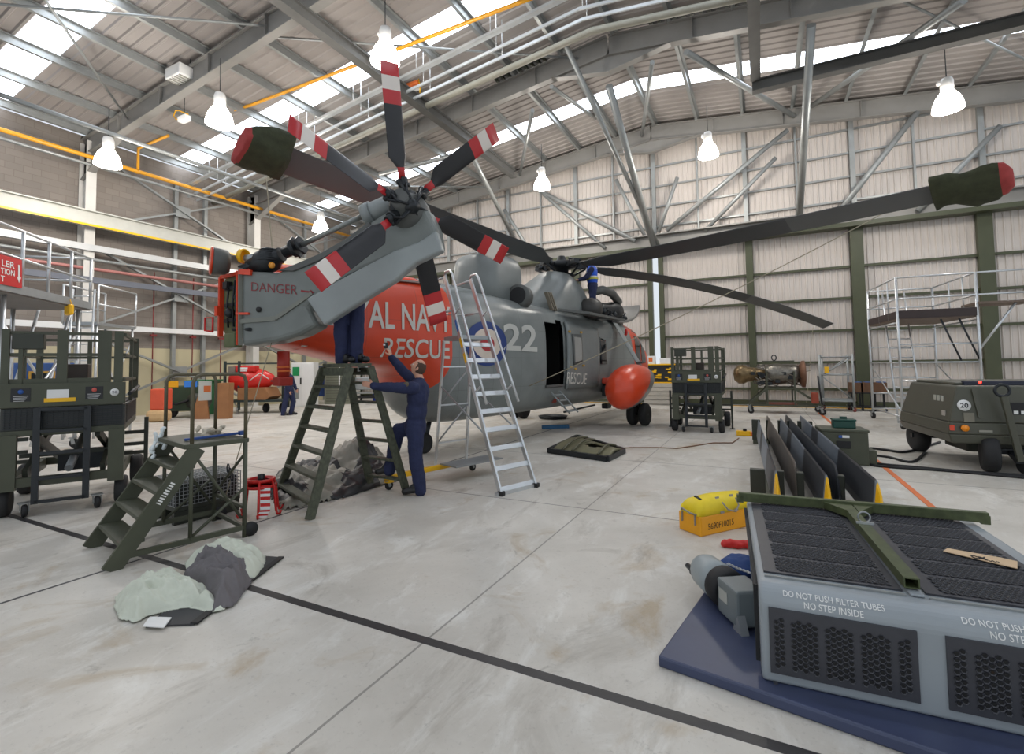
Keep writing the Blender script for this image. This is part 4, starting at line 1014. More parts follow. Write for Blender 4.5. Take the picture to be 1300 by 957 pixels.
mb = MB(); dv = V((0, Y0+.02, ZP-.02)).normalized(); o_ = V((hw+.019, .36, .50)); nn = V((0, -dv.z, dv.y))
for k in range(9): mb.bar(o_+dv*(.024*k)-nn*.02, o_+dv*(.024*k)+nn*.02, .003, .014 if k % 3 else .009, dv)

mb.build('stencil_lettering', WHITE, r)
STEPS = r; MS = Matrix.Translation((A+B)/2) @ Matrix.Rotation(rz, 4, 'Z')
# things on the steps
def crumple(name, m, c, s, label, cat, seed, n=12, parent=None):
    rnd = random.Random(seed); b = Blob()
    for k in range(n):
        p = V(c)+V((rnd.uniform(-1, 1)*s[0], rnd.uniform(-1, 1)*s[1], rnd.uniform(.1, 1)*s[2])); q = p+V((rnd.uniform(-.5, .5)*s[0], rnd.uniform(-.5, .5)*s[1], rnd.uniform(-.4, .4)*s[2]))
        q.z = max(q.z, c[2]+.01); b.cap(p, q, .018, .022)
    o = b.build(name, m, None, .007, 1, .012, 30); return tag(o, label, cat)
pc = MS @ V((.05, .88, ZP+.022))
crumple('rag_heap', mat('pale rag', (196, 186, 168), .85, 0, .3, 30), pc, (.1, .1, .09), 'crumpled pale rags heaped on the platform of the wheeled steps', 'rags', 3)
mb = MB(); q0 = MS @ V((.2, .62, ZP+.04)); q1 = MS @ V((.2, 1.12, ZP+.05)); mb.bar(q0, q1, .03, .025); mb.bar(q1, q1+(q1-q0)*.12, .05, .045)
tag(mb.build('file_tool', mat('blue tool', (40, 74, 140), .4), None, .006), 'long blue handled tool lying on the platform of the wheeled steps', 'tool')
q = MS @ V((-hw-.03, Y1-.1, 1.62)); t = thing('inspection_tag', 'white card tag with an orange square hung from the handrail of the steps', 'tag', q, rz)
pbox(t, 'card', mat('card white', (214, 208, 196), .6), (0, 0, -.15), (.004, .13, .22), 0); pbox(t, 'orange_square', ORANGE, (.004, .02, -.13), (.004, .07, .07), 0); ptube(t, 'string', BLACK, [(0, 0, -.04), (0, 0, .03)], .003, 5)
q = MS @ V((-hw+.05, Y0-.08, ZP-.18)); crumple('white_bag', mat('white plastic', (214, 222, 224), .4), q, (.05, .05, .26), 'white plastic bag hung on the side of the wheeled steps', 'bag', 5, 9)

# ---- green double sided step ladder
r = thing('step_ladder', 'chipped dark green wooden double step ladder under the folded tail', 'ladder', G(430, 640)); o = r.location
fl, fr_, rl, rr_ = G(353, 630), G(393, 660), G(471, 620), G(517, 627)
tfl, tfr, trl, trr = PD(411, 468, 6.55), PD(444, 467, 6.2), PD(441, 467, 6.8), PD(470, 466, 6.45)
for p in (tfl, tfr, trl, trr): p.z = 1.72
WG = mat('chipped green wood', (72, 75, 60), .6, 0, .42, 22)
wdir = (tfr-tfl).normalized()
for a, b, n_ in ((fl, tfl, 'stile'), (fr_, tfr, 'stile'), (rl, trl, 'stile'), (rr_, trr, 'stile')): pbar(r, n_, WG, a-o, b-o, .04, .11, V((wdir.y, -wdir.x, .2)), .004)
for k in range(6):
    t = (k+.5)/6.6
    a, b = fl.lerp(tfl, t+.02), fr_.lerp(tfr, t+.02); pbar(r, 'tread', WG, a-o, b-o, .12, .035, (0, 0, 1), .004)
    a, b = rl.lerp(trl, t+.04), rr_.lerp(trr, t+.04); pbar(r, 'tread', WG, a-o, b-o, .10, .03, (0, 0, 1), .004)
mb = MB(); ex = (tfr-tfl)*.06; mb.prism([p-o+V((0, 0, .0)) for p in (tfl-ex, tfr+ex, trr+ex, trl-ex)], (0, 0, .045)); mb.build('top_board', WG, r, .006)
for a, b in ((tfl, tfr), (trl, trr)): pbar(r, 'head_rail', WG, a-o-V((0, 0, .06)), b-o-V((0, 0, .06)), .04, .1)
LT = (tfl+tfr+trl+trr)/4
a, b = rl.lerp(trl, .955), rr_.lerp(trr, .955); pbar(r, 'tread', WG, a-o, b-o, .12, .025, (0, 0, 1), .004)
q_ = a.lerp(b, .62); t_ = thing('tester_box', 'small white and black tester box on the top tread inside the green ladder', 'tester', q_+V((0, 0, .014)), .3); pbox(t_, 'case', WHITE, (0, 0, .035), (.12, .07, .07), .006); pbox(t_, 'socket', BLACK, (.0, -.037, .035), (.07, .004, .03), 0)
# ---- aluminium warehouse ladder
r = thing('aluminium_ladder', 'tall aluminium platform ladder with handrails leaning beside the roundel', 'ladder', G(655, 625)); o = r.location
F1 = G(636, 629); Q = PD(585, 430, 7.5); tdir = (Q-F1); F2 = G(680, 618); Wv = F2-F1; Wv.z = 0
def LPt(s, side): return F1+tdir*s+Wv*side*(1-.12*s)-o
b_h = V((tdir.x, tdir.y, 0)).normalized(); nrm = (V((0, 0, 1))*b_h.dot(tdir)-b_h*tdir.z).normalized()
STOP = 1.5
for sd in (0, 1):
    pbar(r, 'stile', ALU, LPt(-.0, sd), LPt(STOP, sd), .03, .08, nrm, .003)
    s0 = .5; e0 = LPt(s0, sd)+nrm*.24; e1 = LPt(STOP-.03, sd)+nrm*.24; tn_ = tdir.normalized()
    ptube(r, 'handrail', ALU, [e0, e0.lerp(e1, .3), e0.lerp(e1, .97), e1+tn_*.03-nrm*.03, LPt(STOP, sd)+tn_*.04+nrm*.06, LPt(STOP, sd)], .019)
    ptube(r, 'rail_bracket', ALU, [LPt(.62, sd), LPt(.62, sd)+nrm*.24], .014); ptube(r, 'rail_bracket', ALU, [LPt(1.18, sd), LPt(1.18, sd)+nrm*.24], .014)
    mb = MB(); mb.box(LPt(0, sd)+V((0, 0, .02)), (.09, .09, .07)); mb.build('rubber_foot', BLACK, r, .01)
for k in range(9): pbar(r, 'rung', ALU, LPt(.03+k*.116, 0), LPt(.03+k*.116, 1), .07, .028, nrm, .003)
pbar(r, 'base_bar', ALU, LPt(0.01, -.12), LPt(.01, 1.12), .05, .05)
pl0, pl1 = LPt(1.0, 0), LPt(1.0, 1); bk = b_h*.62
mb = MB(); mb.prism([pl0, pl1, pl1+bk, pl0+bk], (0, 0, .06)); mb.build('platform', ALUD, r, .004)
rf = [G(572, 596)-o, G(541, 582)-o]
for i, (a, f) in enumerate(((pl1+bk, None), (pl0+bk, None))):
    f = (LPt(0, 1-i)+b_h*2.15); f.z = 0; pbar(r, 'rear_leg', ALU, a, f, .03, .06, nrm, .003)
    for t0, t1 in ((.35, .62), (.75, .98)): pass
    if i == 0: f0 = f; a0 = a
    else:
        for t in (.2, .5, .8): pbar(r, 'rear_brace', ALU, a0.lerp(f0, t), a.lerp(f, t), .03, .025)
        ptube(r, 'diagonal_brace', ALUD, [a0.lerp(f0, .2), a.lerp(f, .5)], .014); ptube(r, 'diagonal_brace', ALUD, [a0.lerp(f0, .5), a.lerp(f, .8)], .014)
for sd in (0, 1): ptube(r, 'side_brace', ALUD, [LPt(.35, sd), (LPt(0, sd)+b_h*2.15)*.35+(LPt(1, sd)+bk)*.65], .013)
for t in (1.22, 1.49): ptube(r, 'guard_bar', ALU, [LPt(t, 0)+b_h*.02, LPt(t, 0)+bk, LPt(t, 1)+bk, LPt(t, 1)+b_h*.02], .017)
for k, s_ in enumerate((.97, .86)): mb = MB(); q = LPt(s_, 0); mb.bar(q-tn_*.08+nrm*.0-Wv.normalized()*.017, q+tn_*.08-Wv.normalized()*.017, .004, .06, nrm); mb.build('yellow_sticker', YEL, r)
mb = MB(); q = LPt(1.1, 0); mb.bar(q-tn_*.1-Wv.normalized()*.017, q+tn_*.1-Wv.normalized()*.017, .004, .05, nrm); mb.build('blue_sticker', mat('blue sticker', (40, 120, 200), .4), r)

# ---- yellow wheeled tail trolley behind the mechanic
a, b = G(494, 606, .17), G(600, 584, .17); r = thing('tail_trolley', 'low yellow wheeled trolley bar on the floor behind the mechanic', 'trolley', (a.x, a.y, 0)); o = r.location
pbar(r, 'beam', YEL, a-o, b-o, .07, .07, (0, 0, 1), .01)
ang = math.atan2((b-a).y, (b-a).x)
for p in (a, b):
    castor(r, (p.x-o.x, p.y-o.y, 0), .06, .04, ang+PI/2)
    pbox(r, 'wheel_fork', YEL, V((p.x, p.y, .14))-o, (.1, .1, .08), .01)
mb = MB(); mb.bar(a.lerp(b, .55)-o+V((.25, -.1, .06)), b-o+V((.35, .1, .06)), .4, .02); mb.build('deck_plate', ALUD, r)

# ---- red jacking ring stand
p = G(331, 652); r = thing('ring_stand', 'red ring shaped lifting stand with hooked legs and a striped warning streamer', 'stand', p)
mb = MB()
for z, R1 in ((.40, .155), (.33, .175)): mb.lathe([(R1-.03, z-.015), (R1, z-.015), (R1, z+.015), (R1-.03, z+.015), (R1-.03, z-.015)], 28)
mb.build('ring', RED, r)
for k in range(6):
    a = k*PI/3+.3; d = V((math.cos(a), math.sin(a), 0)); ptube(r, 'leg', RED, [d*.14+V((0, 0, .4)), d*.17+V((0, 0, .33)), d*.2+V((0, 0, .06)), d*.215+V((0, 0, .012)), d*.25+V((0, 0, .014)), d*.262+V((0, 0, .05))], .014)
for k in range(3): a = k*2*PI/3; ptube(r, 'centre_bar', RED, [V((0, 0, .39)), V((math.cos(a)*.15, math.sin(a)*.15, .39))], .012)
mb = MB(); mb.lathe([(0, .36), (.04, .36), (.04, .46), (0, .47)], 14); mb.build('hub_socket', HBLK, r)
mb = MB(); pts = [V((.15, -.05, .36)), V((.19, -.08, .24)), V((.22, -.1, .1)), V((.2, -.13, .015))]; wv = V((.045, .03, 0))
for i in range(12):
    t0, t1 = i/12*3, (i+1)/12*3; f = lambda t: pts[min(2, int(t))].lerp(pts[min(2, int(t))+1], t-min(2, int(t)))
    mb.mi = i % 2; mb.add([f(t0)-wv, f(t0)+wv, f(t1)+wv, f(t1)-wv]+[q+V((.004, -.006, 0)) for q in (f(t0)-wv, f(t0)+wv, f(t1)+wv, f(t1)-wv)], [(0, 1, 2, 3), (4, 7, 6, 5), (0, 3, 7, 4), (1, 5, 6, 2)])
mb.build('striped_streamer', [RED, WHITE], r)

# ---- wire crate
a, b = G(222, 668), G(287, 652); ang = math.atan2((b-a).y, (b-a).x); r = thing('wire_crate', 'grey wire mesh crate on a skid standing behind the wheeled steps', 'crate', a, ang)
Lc, Dc = max(.7, (b-a).length), .55
def wiregrid(mb, o_, u, v, nu, nv, rad=.0035):
    o_, u, v = V(o_), V(u), V(v)
    for i in range(nu+1): mb.bar(o_+u*(i/nu), o_+u*(i/nu)+v, rad*2, rad*2)
    for j in range(nv+1): mb.bar(o_+v*(j/nv), o_+v*(j/nv)+u, rad*2, rad*2)
for nm, o_, u, v, nu, nv in (('mesh_front', (0, 0, .2), (Lc, 0, 0), (0, 0, .28), 18, 7), ('mesh_back', (0, Dc, .2), (Lc, 0, 0), (0, 0, .28), 18, 7), ('mesh_side', (0, 0, .2), (0, Dc, 0), (0, 0, .28), 14, 7), ('mesh_side', (Lc, 0, .2), (0, Dc, 0), (0, 0, .28), 14, 7), ('mesh_lid', (0, 0, .48), (Lc, 0, 0), (0, Dc, 0), 18, 7)):
    mb = MB(); wiregrid(mb, o_, u, v, nu, nv); mb.build(nm, ALUD, r)
pbox(r, 'skid_deck', OLIVED, (Lc/2, Dc/2, .17), (Lc, Dc, .05))
pbox(r, 'packed_load', mat('dark load', (46, 48, 44), .7, 0, .2), (Lc/2, Dc/2, .32), (Lc-.06, Dc-.06, .24))
for y in (.05, Dc-.05): pbar(r, 'skid', OLIVED, (0, y, .07), (Lc, y, .07), .06, .14)

# ---- grey filter housing in the foreground
FH = mat('filter housing grey', (146, 153, 158), .36, 0, .06, 2); FB = mat('filter plate black', (62, 63, 69), .42, .1, .1, 20); FT = mat('filter tube black', (10, 10, 12), .6, 0, 0)
r = thing('air_filter_housing', 'grey filter housing with black mesh panels, lettered DO NOT PUSH FILTER TUBES', 'filter housing', (-.06, 2.9, .06), math.radians(3.5))
Wf, Df, Hf = 1.48, 1.76, .475
sec = []                                        # shell section in y-z, rounded at the front top edge
RAD = .10
prof = [(Df, 0), (Df, Hf-.03), (Df-.03, Hf)]+[(RAD-RAD*math.sin(a), Hf-RAD+RAD*math.cos(a)) for a in [PI/2*i/8 for i in range(9)]]+[(0, .0)]
mb = MB(); mb.loft([[V((x, y, z)) for y, z in [(Df, 0), (Df, Hf-.03), (Df-.03, Hf)]+[(RAD-RAD*math.sin(a), Hf-RAD+RAD*math.cos(a)) for a in [PI/2*i/8 for i in range(9)]]+[(0, .0)]] for x in (0, Wf)], sm=False)
mb.build('shell', FH, r, .035, 4)
def tubes(mb, o_, u, v, lu, lv, bands, pitch=.027):
    """rows of open filter tubes in bands separated by plain strips"""
    o_, u, v = V(o_), V(u).normalized(), V(v).normalized(); nn_ = u.cross(v)
    ws = [1]*bands if bands != 5 else [.52, 1, 1, 1, .52]; tot = sum(ws); st = [sum(ws[:k])/tot*lu for k in range(bands)]
    for b_ in range(bands):
        bw = ws[b_]/tot*lu; n_u = int((bw-.022)/(pitch*.87))
        for i in range(n_u):
            for j in range(int(lv/pitch)-1):
                cx_ = st[b_]+.012+(i+.5)*pitch*.87; cy_ = (j+.5+(.5 if i % 2 else 0))*pitch+.006
                if cy_ > lv-.008: continue
                c_ = o_+u*cx_+v*cy_; vs = [c_+(u*math.cos(a)+v*math.sin(a))*pitch*.5+nn_*.003 for a in [2*PI*k/6 for k in range(6)]]
                vs += [c_+(u*math.cos(a)+v*math.sin(a))*pitch*.37-nn_*.0 for a in [2*PI*k/6 for k in range(6)]]
                o2 = len(mb.v); mb.mi = 0; mb.add(vs, [(k, (k+1) % 6, 6+(k+1) % 6, 6+k) for k in range(6)], False); mb.mi = 1
                mb.f.append([o2+6+k for k in range(6)]); mb.m.append(1); mb.s.append(False)
for x0 in (.035, .755):
    w_ = .625
    mb = MB(); mb.box((x0+w_/2, Df/2+.07, Hf+.004), (w_, Df-.26, .012)); tubes(mb, (x0+.03, .22, Hf+.0105), (0, 1, 0), (-1, 0, 0), .01, .01, 1) if 0 else None
    # bands run across, so u goes backwards along y and v along x
    tubes(mb, (x0+w_-.03, .215, Hf+.0112), (0, 1, 0), (-1, 0, 0), Df-.31, w_-.06, 6); mb.build('top_filter_panel', [FB, FT], r)
    mb = MB(); mb.box((x0+w_/2, -.003, .2175), (w_-.01, .012, .325)); tubes(mb, (x0+.015, -.0105, .075), (1, 0, 0), (0, 0, 1), w_-.03, .285, 5); mb.build('front_filter_panel', [FB, FT], r)
    mb = MB()
    for txt, z_, hw_ in (('DO NOT PUSH FILTER TUBES', .64, .46), ('NO STEP INSIDE', .32, .28)):
        pass
    xm = x0+w_/2-.02
    def arcp(s): a = s/RAD; return V((0, RAD-RAD*math.sin(a), Hf-RAD+RAD*math.cos(a))) if s < RAD*PI/2 else V((0, 0, Hf-RAD-(s-RAD*PI/2)))
    def arcn(s): a = min(s/RAD, PI/2); return V((0, -math.sin(a), math.cos(a)))
    for txt, s_lo, s_hi, wd in (('DO NOT PUSH FILTER TUBES', .092, .062, .43), ('NO STEP INSIDE', .134, .104, .25)):
        vs, fs = text_geo(txt, .008, 1.05); out = []
        for u_, v_ in vs:
            s = lerp(s_lo, s_hi, v_); q = arcp(s)+arcn(s)*.003; out.append((xm-wd/2+wd*u_, q.y, q.z))
        mb.mi = 0; mb.add(out, fs, False)
    mb.build('warning_lettering', WHITE, r)
    mb = MB(); mb.box((x0+w_/2, .15, Hf+.004), (w_, .012, .012)); mb.build('stitched_edge', GALV, r)
mb = MB(); mb.box((.708, Df/2+.05, Hf+.008), (.06, Df-.2, .012)); mb.build('centre_channel', FH, r, .004)
mb = MB(); mb.box((.06, .0, .0), (.02, .02, .02)); mb.box((.75, .3, -.03), (1.3, .5, .05)); mb.build('under_tray', FB, r)
mb = MB(); mb.bar((-.012, .12, .42), (-.012, Df-.1, .42), .02, .03); mb.bar((-.012, .1, .05), (-.012, .16, .42), .02, .04, (0, 1, 0)); mb.build('seal_strip', BLACK, r)
MF = Matrix.Translation((-.06, 2.9, .06)) @ Matrix.Rotation(math.radians(3.5), 4, 'Z')
# lifting frame lying on the housing
GF = mat('chipped green frame', (74, 82, 52), .5, .1, .3, 18)
r2 = thing('lifting_frame', 'chipped green tubular T frame lying across the top of the filter housing', 'frame', MF @ V((.0, 0, Hf+.013)), math.radians(3.5))
pbar(r2, 'cross_tube', GF, (-.06, Df-.13, .045), (1.53, Df-.13, .045), .05, .07, (0, 0, 1), .004)
mb = MB()
for dx, dz, w_, h_ in ((-.03, .035, .006, .05), (.03, .035, .006, .05), (0, .058, .066, .006), (0, .012, .066, .006)): mb.bar((.70+dx, .2, dz), (.69+dx, Df-.15, dz), w_, h_)
mb.build('stem_tube', GF, r2)
for s in (-1, 1):
    mb = MB(); mb.prism([(.70+s*.03, Df-.15, .012), (.70+s*.16, Df-.15, .012), (.70+s*.03, Df-.36, .012)], (0, 0, .05)); mb.build('gusset', GF, r2)
pbar(r2, 'end_lug', GF, (1.51, Df-.13, .0), (1.51, Df-.13, .06), .05, .05, (0, 1, 0)); pbar(r2, 'end_lug', GF, (-.05, Df-.13, .0), (-.05, Df-.13, .06), .05, .05, (0, 1, 0))
mb = MB(); mb.tube([(.70+.035*math.cos(a), 1.1+.02, .10+.035*math.sin(a)) for a in [2*PI*i/14 for i in range(14)]], .006, 6, True); mb.build('shackle_ring', ALUD, r2); pbar(r2, 'shackle_pin', ALU, (.65, 1.1, .068), (.75, 1.1, .068), .014, .014)
p = MF @ V((1.19, .82, Hf+.02)); r3 = thing('cardboard_tag', 'buff cardboard tag with scribbled handwriting lying on the filter mesh', 'tag', p, math.radians(-6))
mb = MB(); mb.prism([(-.13, .09, 0), (-.16, .02, 0), (.13, -.10, 0), (.16, .03, 0), (.1, .055, 0)], (0, 0, .004)); mb.build('card', mat('buff card', (206, 178, 144), .8), r3)
mb = MB(); mb.tube([(-.01+.03*math.sin(t*1.3), -.02+.022*math.cos(t*2.1)+.004*t*.3, .006) for t in [i*.35 for i in range(26)]], .0025, 5); mb.tube([(.02+.05*i/12, -.045+.012*math.sin(i*1.4), .006) for i in range(13)], .002, 5); mb.build('scribble', BLACK, r3)

# ---- blue mat, winch, tool roll, streamer
r = tag(pbox(None, 'crash_mat', mat('blue vinyl', (62, 70, 98), .42, 0, .1, 5), (.47, 3.60, .03), (1.86, 1.74, .06), .012, rotz(math.radians(-9))), 'dark blue padded floor mat under the grey filter housing', 'mat')
a, b = G(897, 728, .17), G(948, 772, .17); ax = (b-a); ax.z = 0; ax.normalize(); c0 = V((a.x, a.y, .06)); r = thing('winch_unit', 'grey rescue winch with a domed end and black band lying on the blue mat', 'winch', c0, math.atan2(ax.y, ax.x))
Zc = .13
mb = MB(); mb.lathe([(.0, -.09), (.05, -.085), (.1, -.05), (.118, 0), (.122, .1), (.126, .22)], 24, (0, 0, Zc), (1, 0, 0)); mb.build('drum_cover', mat('winch grey', (150, 158, 160), .4, 0, .08), r)
mb = MB(); mb.lathe([(.127, .22), (.13, .23), (.13, .33), (.11, .34)], 24, (0, 0, Zc), (1, 0, 0)); mb.build('drum_band', BLACK, r)
bx_ = pbox(r, 'motor_housing', mat('winch body grey', (108, 116, 118), .45, 0, .1), (.46, 0, .13), (.24, .2, .22), .015)
pbox(bx_, 'data_plate', mat('data plate', (176, 178, 172), .4, .2), (.42, -.102, .15), (.1, .004, .07), 0)
mb = MB(); mb.prism([(.52, -.1, .0), (.62, -.1, .0), (.58, -.1, .1)], (0, .05, 0)); mb.build('mount_bracket', ALUD, r)
ptube(r, 'guide_rod', STEELB, [(-.06, .14, .12), (.25, .2, .13)], .014); mb = MB(); mb.lathe([(.02, -.16), (.02, -.06), (.035, -.06), (.035, 0)], 14, (-.02, -.06, .1), (1, 0, 0)); mb.build('hose_fitting', STEELB, r); mb = MB(); mb.box((-.06, .03, .17), (.03, .05, .035)); mb.build('orange_mark', ORANGE, r)
mb = MB(); mb.ell((0, 0, 0), (.26, .16, .07)); 
q = G(944, 722, .1); bl = Blob(); bl.ell((q.x, q.y+.1, .09), (.17, .15, .07)); bl.ell((q.x+.16, q.y+.16, .1), (.16, .14, .08)); bl.ell((q.x-.08, q.y+.1, .085), (.12, .1, .06))
tag(bl.build('tool_roll', mat('blue canvas', (44, 72, 128), .8, 0, .15, 12), None, .012, 3, .02, 9), 'bright blue canvas roll lying between the winch and the yellow case', 'tool roll')
mb = MB(); pts0 = [G(908, 721, .19), G(925, 716, .2), G(938, 722, .19), G(952, 727, .19)]
ch = thing('chain', 'light metal chain draped over the blue canvas roll', 'chain', pts0[0])
for i in range(18):
    t = i/17*3; k = min(2, int(t)); c = pts0[k].lerp(pts0[k+1], t-k)-pts0[0]; d = (pts0[k+1]-pts0[k]).normalized(); s = V((-d.y, d.x, 0)) if i % 2 else V((0, 0, 1))
    mb.tube([c+d*.014*math.cos(a)+s*.008*math.sin(a) for a in [2*PI*j/10 for j in range(10)]], .003, 5, True)
mb.build('links', ALU, ch)
bl = Blob(); q = G(938, 697); bl.chain([(q.x-.12, q.y, .03), (q.x-.02, q.y+.02, .04), (q.x+.14, q.y+.06, .035)], [.03, .04, .035]); o1 = bl.build('streamer', RED, None, .01, 3, .015, 14)
tag(o1, 'red remove before flight streamer lying beside the yellow case', 'streamer')
# ---- yellow case
p0, p1 = G(890, 682), G(862, 671); wv = (p1-p0); ang = math.atan2(wv.y, wv.x)-PI/2; r = thing('survival_case', 'yellow survival case marked 5690F10015 with a soft top and carrying straps', 'case', p0, ang)
Lw = wv.length; Ll = .78
YO = mat('case orange yellow', (238, 164, 16), .4, 0, .04); YB_ = mat('bag yellow', (232, 204, 20), .5, 0, .08, 6); STR = mat('strap grey', (150, 144, 134), .8)
pbox(r, 'base_tray', YO, (Ll/2, Lw/2, .095), (Ll, Lw, .19), .012)
rings = []
for x, h, k in ((0.0, .03, .8), (.02, .1, .95), (.08, .145, 1), (.3, .16, 1.0), (.5, .155, 1), (.72, .14, 1), (.78, .03, .9)):
    rings.append([V((x, Lw/2+Lw/2*k*1.01*math.cos(a)*min(1, 1.25-.25*math.sin(a)), .19+h*math.sin(a)**.6)) for a in [PI*i/14 for i in range(15)]])
mb = MB(); mb.loft(rings); mb.build('soft_top', YB_, r)
mb = MB(); text_quad(mb, '5690F10015', (.1, -.002, .055), (.46, -.002, .055), (.46, -.002, .115), (.1, -.002, .115), (0, 0, 0), .0); mb.build('number_lettering', BLACK, r)
for x in (.02,):
    pass
for y in (.06, Lw-.06): pbar(r, 'strap_tab', STR, (-.004, y, .1), (-.004, y, .2), .035, .006, (0, 1, 0))
ptube(r, 'carry_handle', STR, [(-.0, .05, .2), (-.05, .09, .22), (-.06, Lw-.1, .25), (0, Lw-.05, .21)], .009)
for x in (.3, .5): pbar(r, 'strap', STR, (x, -.006, .19), (x, .06, .34), .05, .006, (0, 0, 1))
ptube(r, 'strap_loop', STR, [(.3, -.006, .3), (.34, -.04, .23), (.44, -.05, .2), (.52, -.02, .25), (.5, .0, .32)], .008); pbar(r, 'white_label', WHITE, (.66, .012, .22), (.66, .03, .3), .14, .006)
pbar(r, 'black_tab', BLACK, (.1, Lw*.3, .325), (.12, Lw*.6, .34), .03, .02)
# ---- rotor blades stored in a rack
RK = thing('blade_rack', 'green low rack holding rotor blades on edge in front of the engine stand', 'rack', (.5, 8.9, 0)); o = V((.5, 8.9, 0))
for y in (6.55, 11.6):
    x0, x1 = G(955, 640).x-.02, 1.25
    pbar(RK, 'base_beam', OLIVE, V((x0-.05, y, .04))-o, V((x1, y, .04))-o, .12, .08)
    for px in ((955, 984, 1009, 1036, 1060, 1090) if y < 8 else (953, 968, 983, 995, 1008, 1022)):
        q = PY(px+7, 610 if y < 8 else 545, y); hh = .36 if y < 8 else .42
        pbox(RK, 'divider', OLIVED, V((q.x, y, .08+hh/2))-o, (.16 if px in (955, 953) else .07, .1, hh), .006); 
for x in (0.0, 1.1): pbar(RK, 'long_beam', OLIVE, V((x, 6.5, .04))-o, V((x, 11.7, .04))-o, .08, .08)
BG = mat('stored blade grey', (118, 127, 138), .4, 0, .1, 1.2); BDK = mat('stored blade dark', (58, 61, 66), .45, 0, .1, 1.2); BBR = mat('stored blade brown grey', (110, 102, 94), .4, 0, .12, 1.2)
specs = [((985, 597), (963, 533), BG, True, 'narrow grey rotor blade with a yellow tip, leftmost in the rack'), ((1008, 583), (974, 527), BBR, False, 'brownish grey rotor blade, second from the left in the rack'),
         ((1049, 602), (991, 530), BG, True, 'blue grey rotor blade with a yellow tip in the middle of the rack'), ((1060, 588), (998, 526), BDK, False, 'dark grey rotor blade, second from the right in the rack'),
         ((1113, 609), (1016, 527), BG, True, 'wide blue grey rotor blade with a yellow tip, rightmost in the rack')]
for (n_, f_, m_, yel, lb) in specs:
    zt = .55; a = G(*n_, zt); b = G(*f_, zt); dd = (a-b).normalized(); rings = []; ms = []
    sd = V((-dd.y, dd.x, 0)); Lb = (a-b).length; base_z = .08
    segs = [(0, 0, 1), (Lb*.3, 0, 1), (Lb*.42, 0, 1), (Lb*.7, 0, 1), (Lb-.02, 0, 1), (Lb+.03, .02, .95), (Lb+.13, .10, .8), (Lb+.2, .3, .6)]
    mb = MB()
    for s, drop, k in segs:
        c = b+dd*s; z1 = zt-drop; lean = .05
        rings.append([c+sd*(.035*k)+V((0, 0, base_z-zt+.06)), c+sd*(.045*k)+V((0, 0, (base_z+z1)/2-zt-.08)), c+sd*(.012*k)+V((0, 0, z1-zt-.02)), c+V((0, 0, z1-zt)), c-sd*(.012*k)+V((0, 0, z1-zt-.02)), c-sd*(.045*k)+V((0, 0, (base_z+z1)/2-zt-.08)), c-sd*(.035*k)+V((0, 0, base_z-zt+.06)), c+V((0, 0, base_z-zt))])
    mb.loft(rings, sm=False)
    for fi in range(len(mb.f)):
        s = fi//8
        if s == 1 or s == 3: mb.m[fi] = 2
        if s >= 5 and yel: mb.m[fi] = 1
    mb.m[-1] = 1 if yel else 0; mb.m[-2] = 0
    tag(mb.build('stored_rotor_blade', [m_, YEL, BDK if m_ is BG else m_]), lb, 'rotor blade', 'rotor blades in the green rack')
# ---- green equipment box with a tool case
p = G(1074, 590); r = thing('equipment_box', 'green metal equipment box beside the blade rack with a tool case on top', 'box', p, math.radians(4))
pbox(r, 'body', OLIVE, (0, .25, .27), (.66, .5, .54), .02); pbox(r, 'lid', OLIVE, (0, .25, .555), (.69, .53, .05), .015); pbox(r, 'panel', BLACK, (-.02, -.006, .33), (.2, .02, .12)); pbox(r, 'label', WHITE, (0, -.006, .46), (.13, .012, .04), 0); pbox(r, 'label', LBL_BLU, (-.06, -.008, .46), (.05, .012, .04), 0)
pbar(r, 'side_shelf', OLIVE, (.33, .2, .12), (.44, .2, .12), .3, .24)
r = thing('tool_case', 'small dark green tool case on top of the green equipment box', 'case', p+V((.02, .25, .58)), math.radians(4)); TC_ = mat('bottle green plastic', (18, 68, 58), .4)
pbox(r, 'body', TC_, (0, 0, .06), (.32, .2, .12), .012); pbox(r, 'lid', TC_, (0, 0, .135), (.34, .22, .03), .01); pbar(r, 'handle', TC_, (-.05, 0, .17), (.05, 0, .17), .03, .035)
# ---- yellow drill and its lead
p = G(944, 553); r = thing('power_tool', 'small yellow power tool lying on the floor left of the blade rack', 'tool', p)
pbox(r, 'body', YEL, (0, 0, .06), (.3, .14, .12), .02); pbox(r, 'grip', BLACK, (.03, -.03, .14), (.08, .08, .06), .015); pbox(r, 'battery', ORANGE, (.19, 0, .05), (.09, .12, .1), .015)
mb = MB(); pts = [G(x, y, .012) for x, y in ((938, 556), (930, 562), (905, 562), (880, 566), (860, 569), (835, 568), (800, 568), (770, 571))]; mb.tube(pts, .012, 6); tag(mb.build('power_lead', mat('brown lead', (128, 92, 66), .6)), 'thin brown lead running over the floor to the yellow power tool', 'lead')
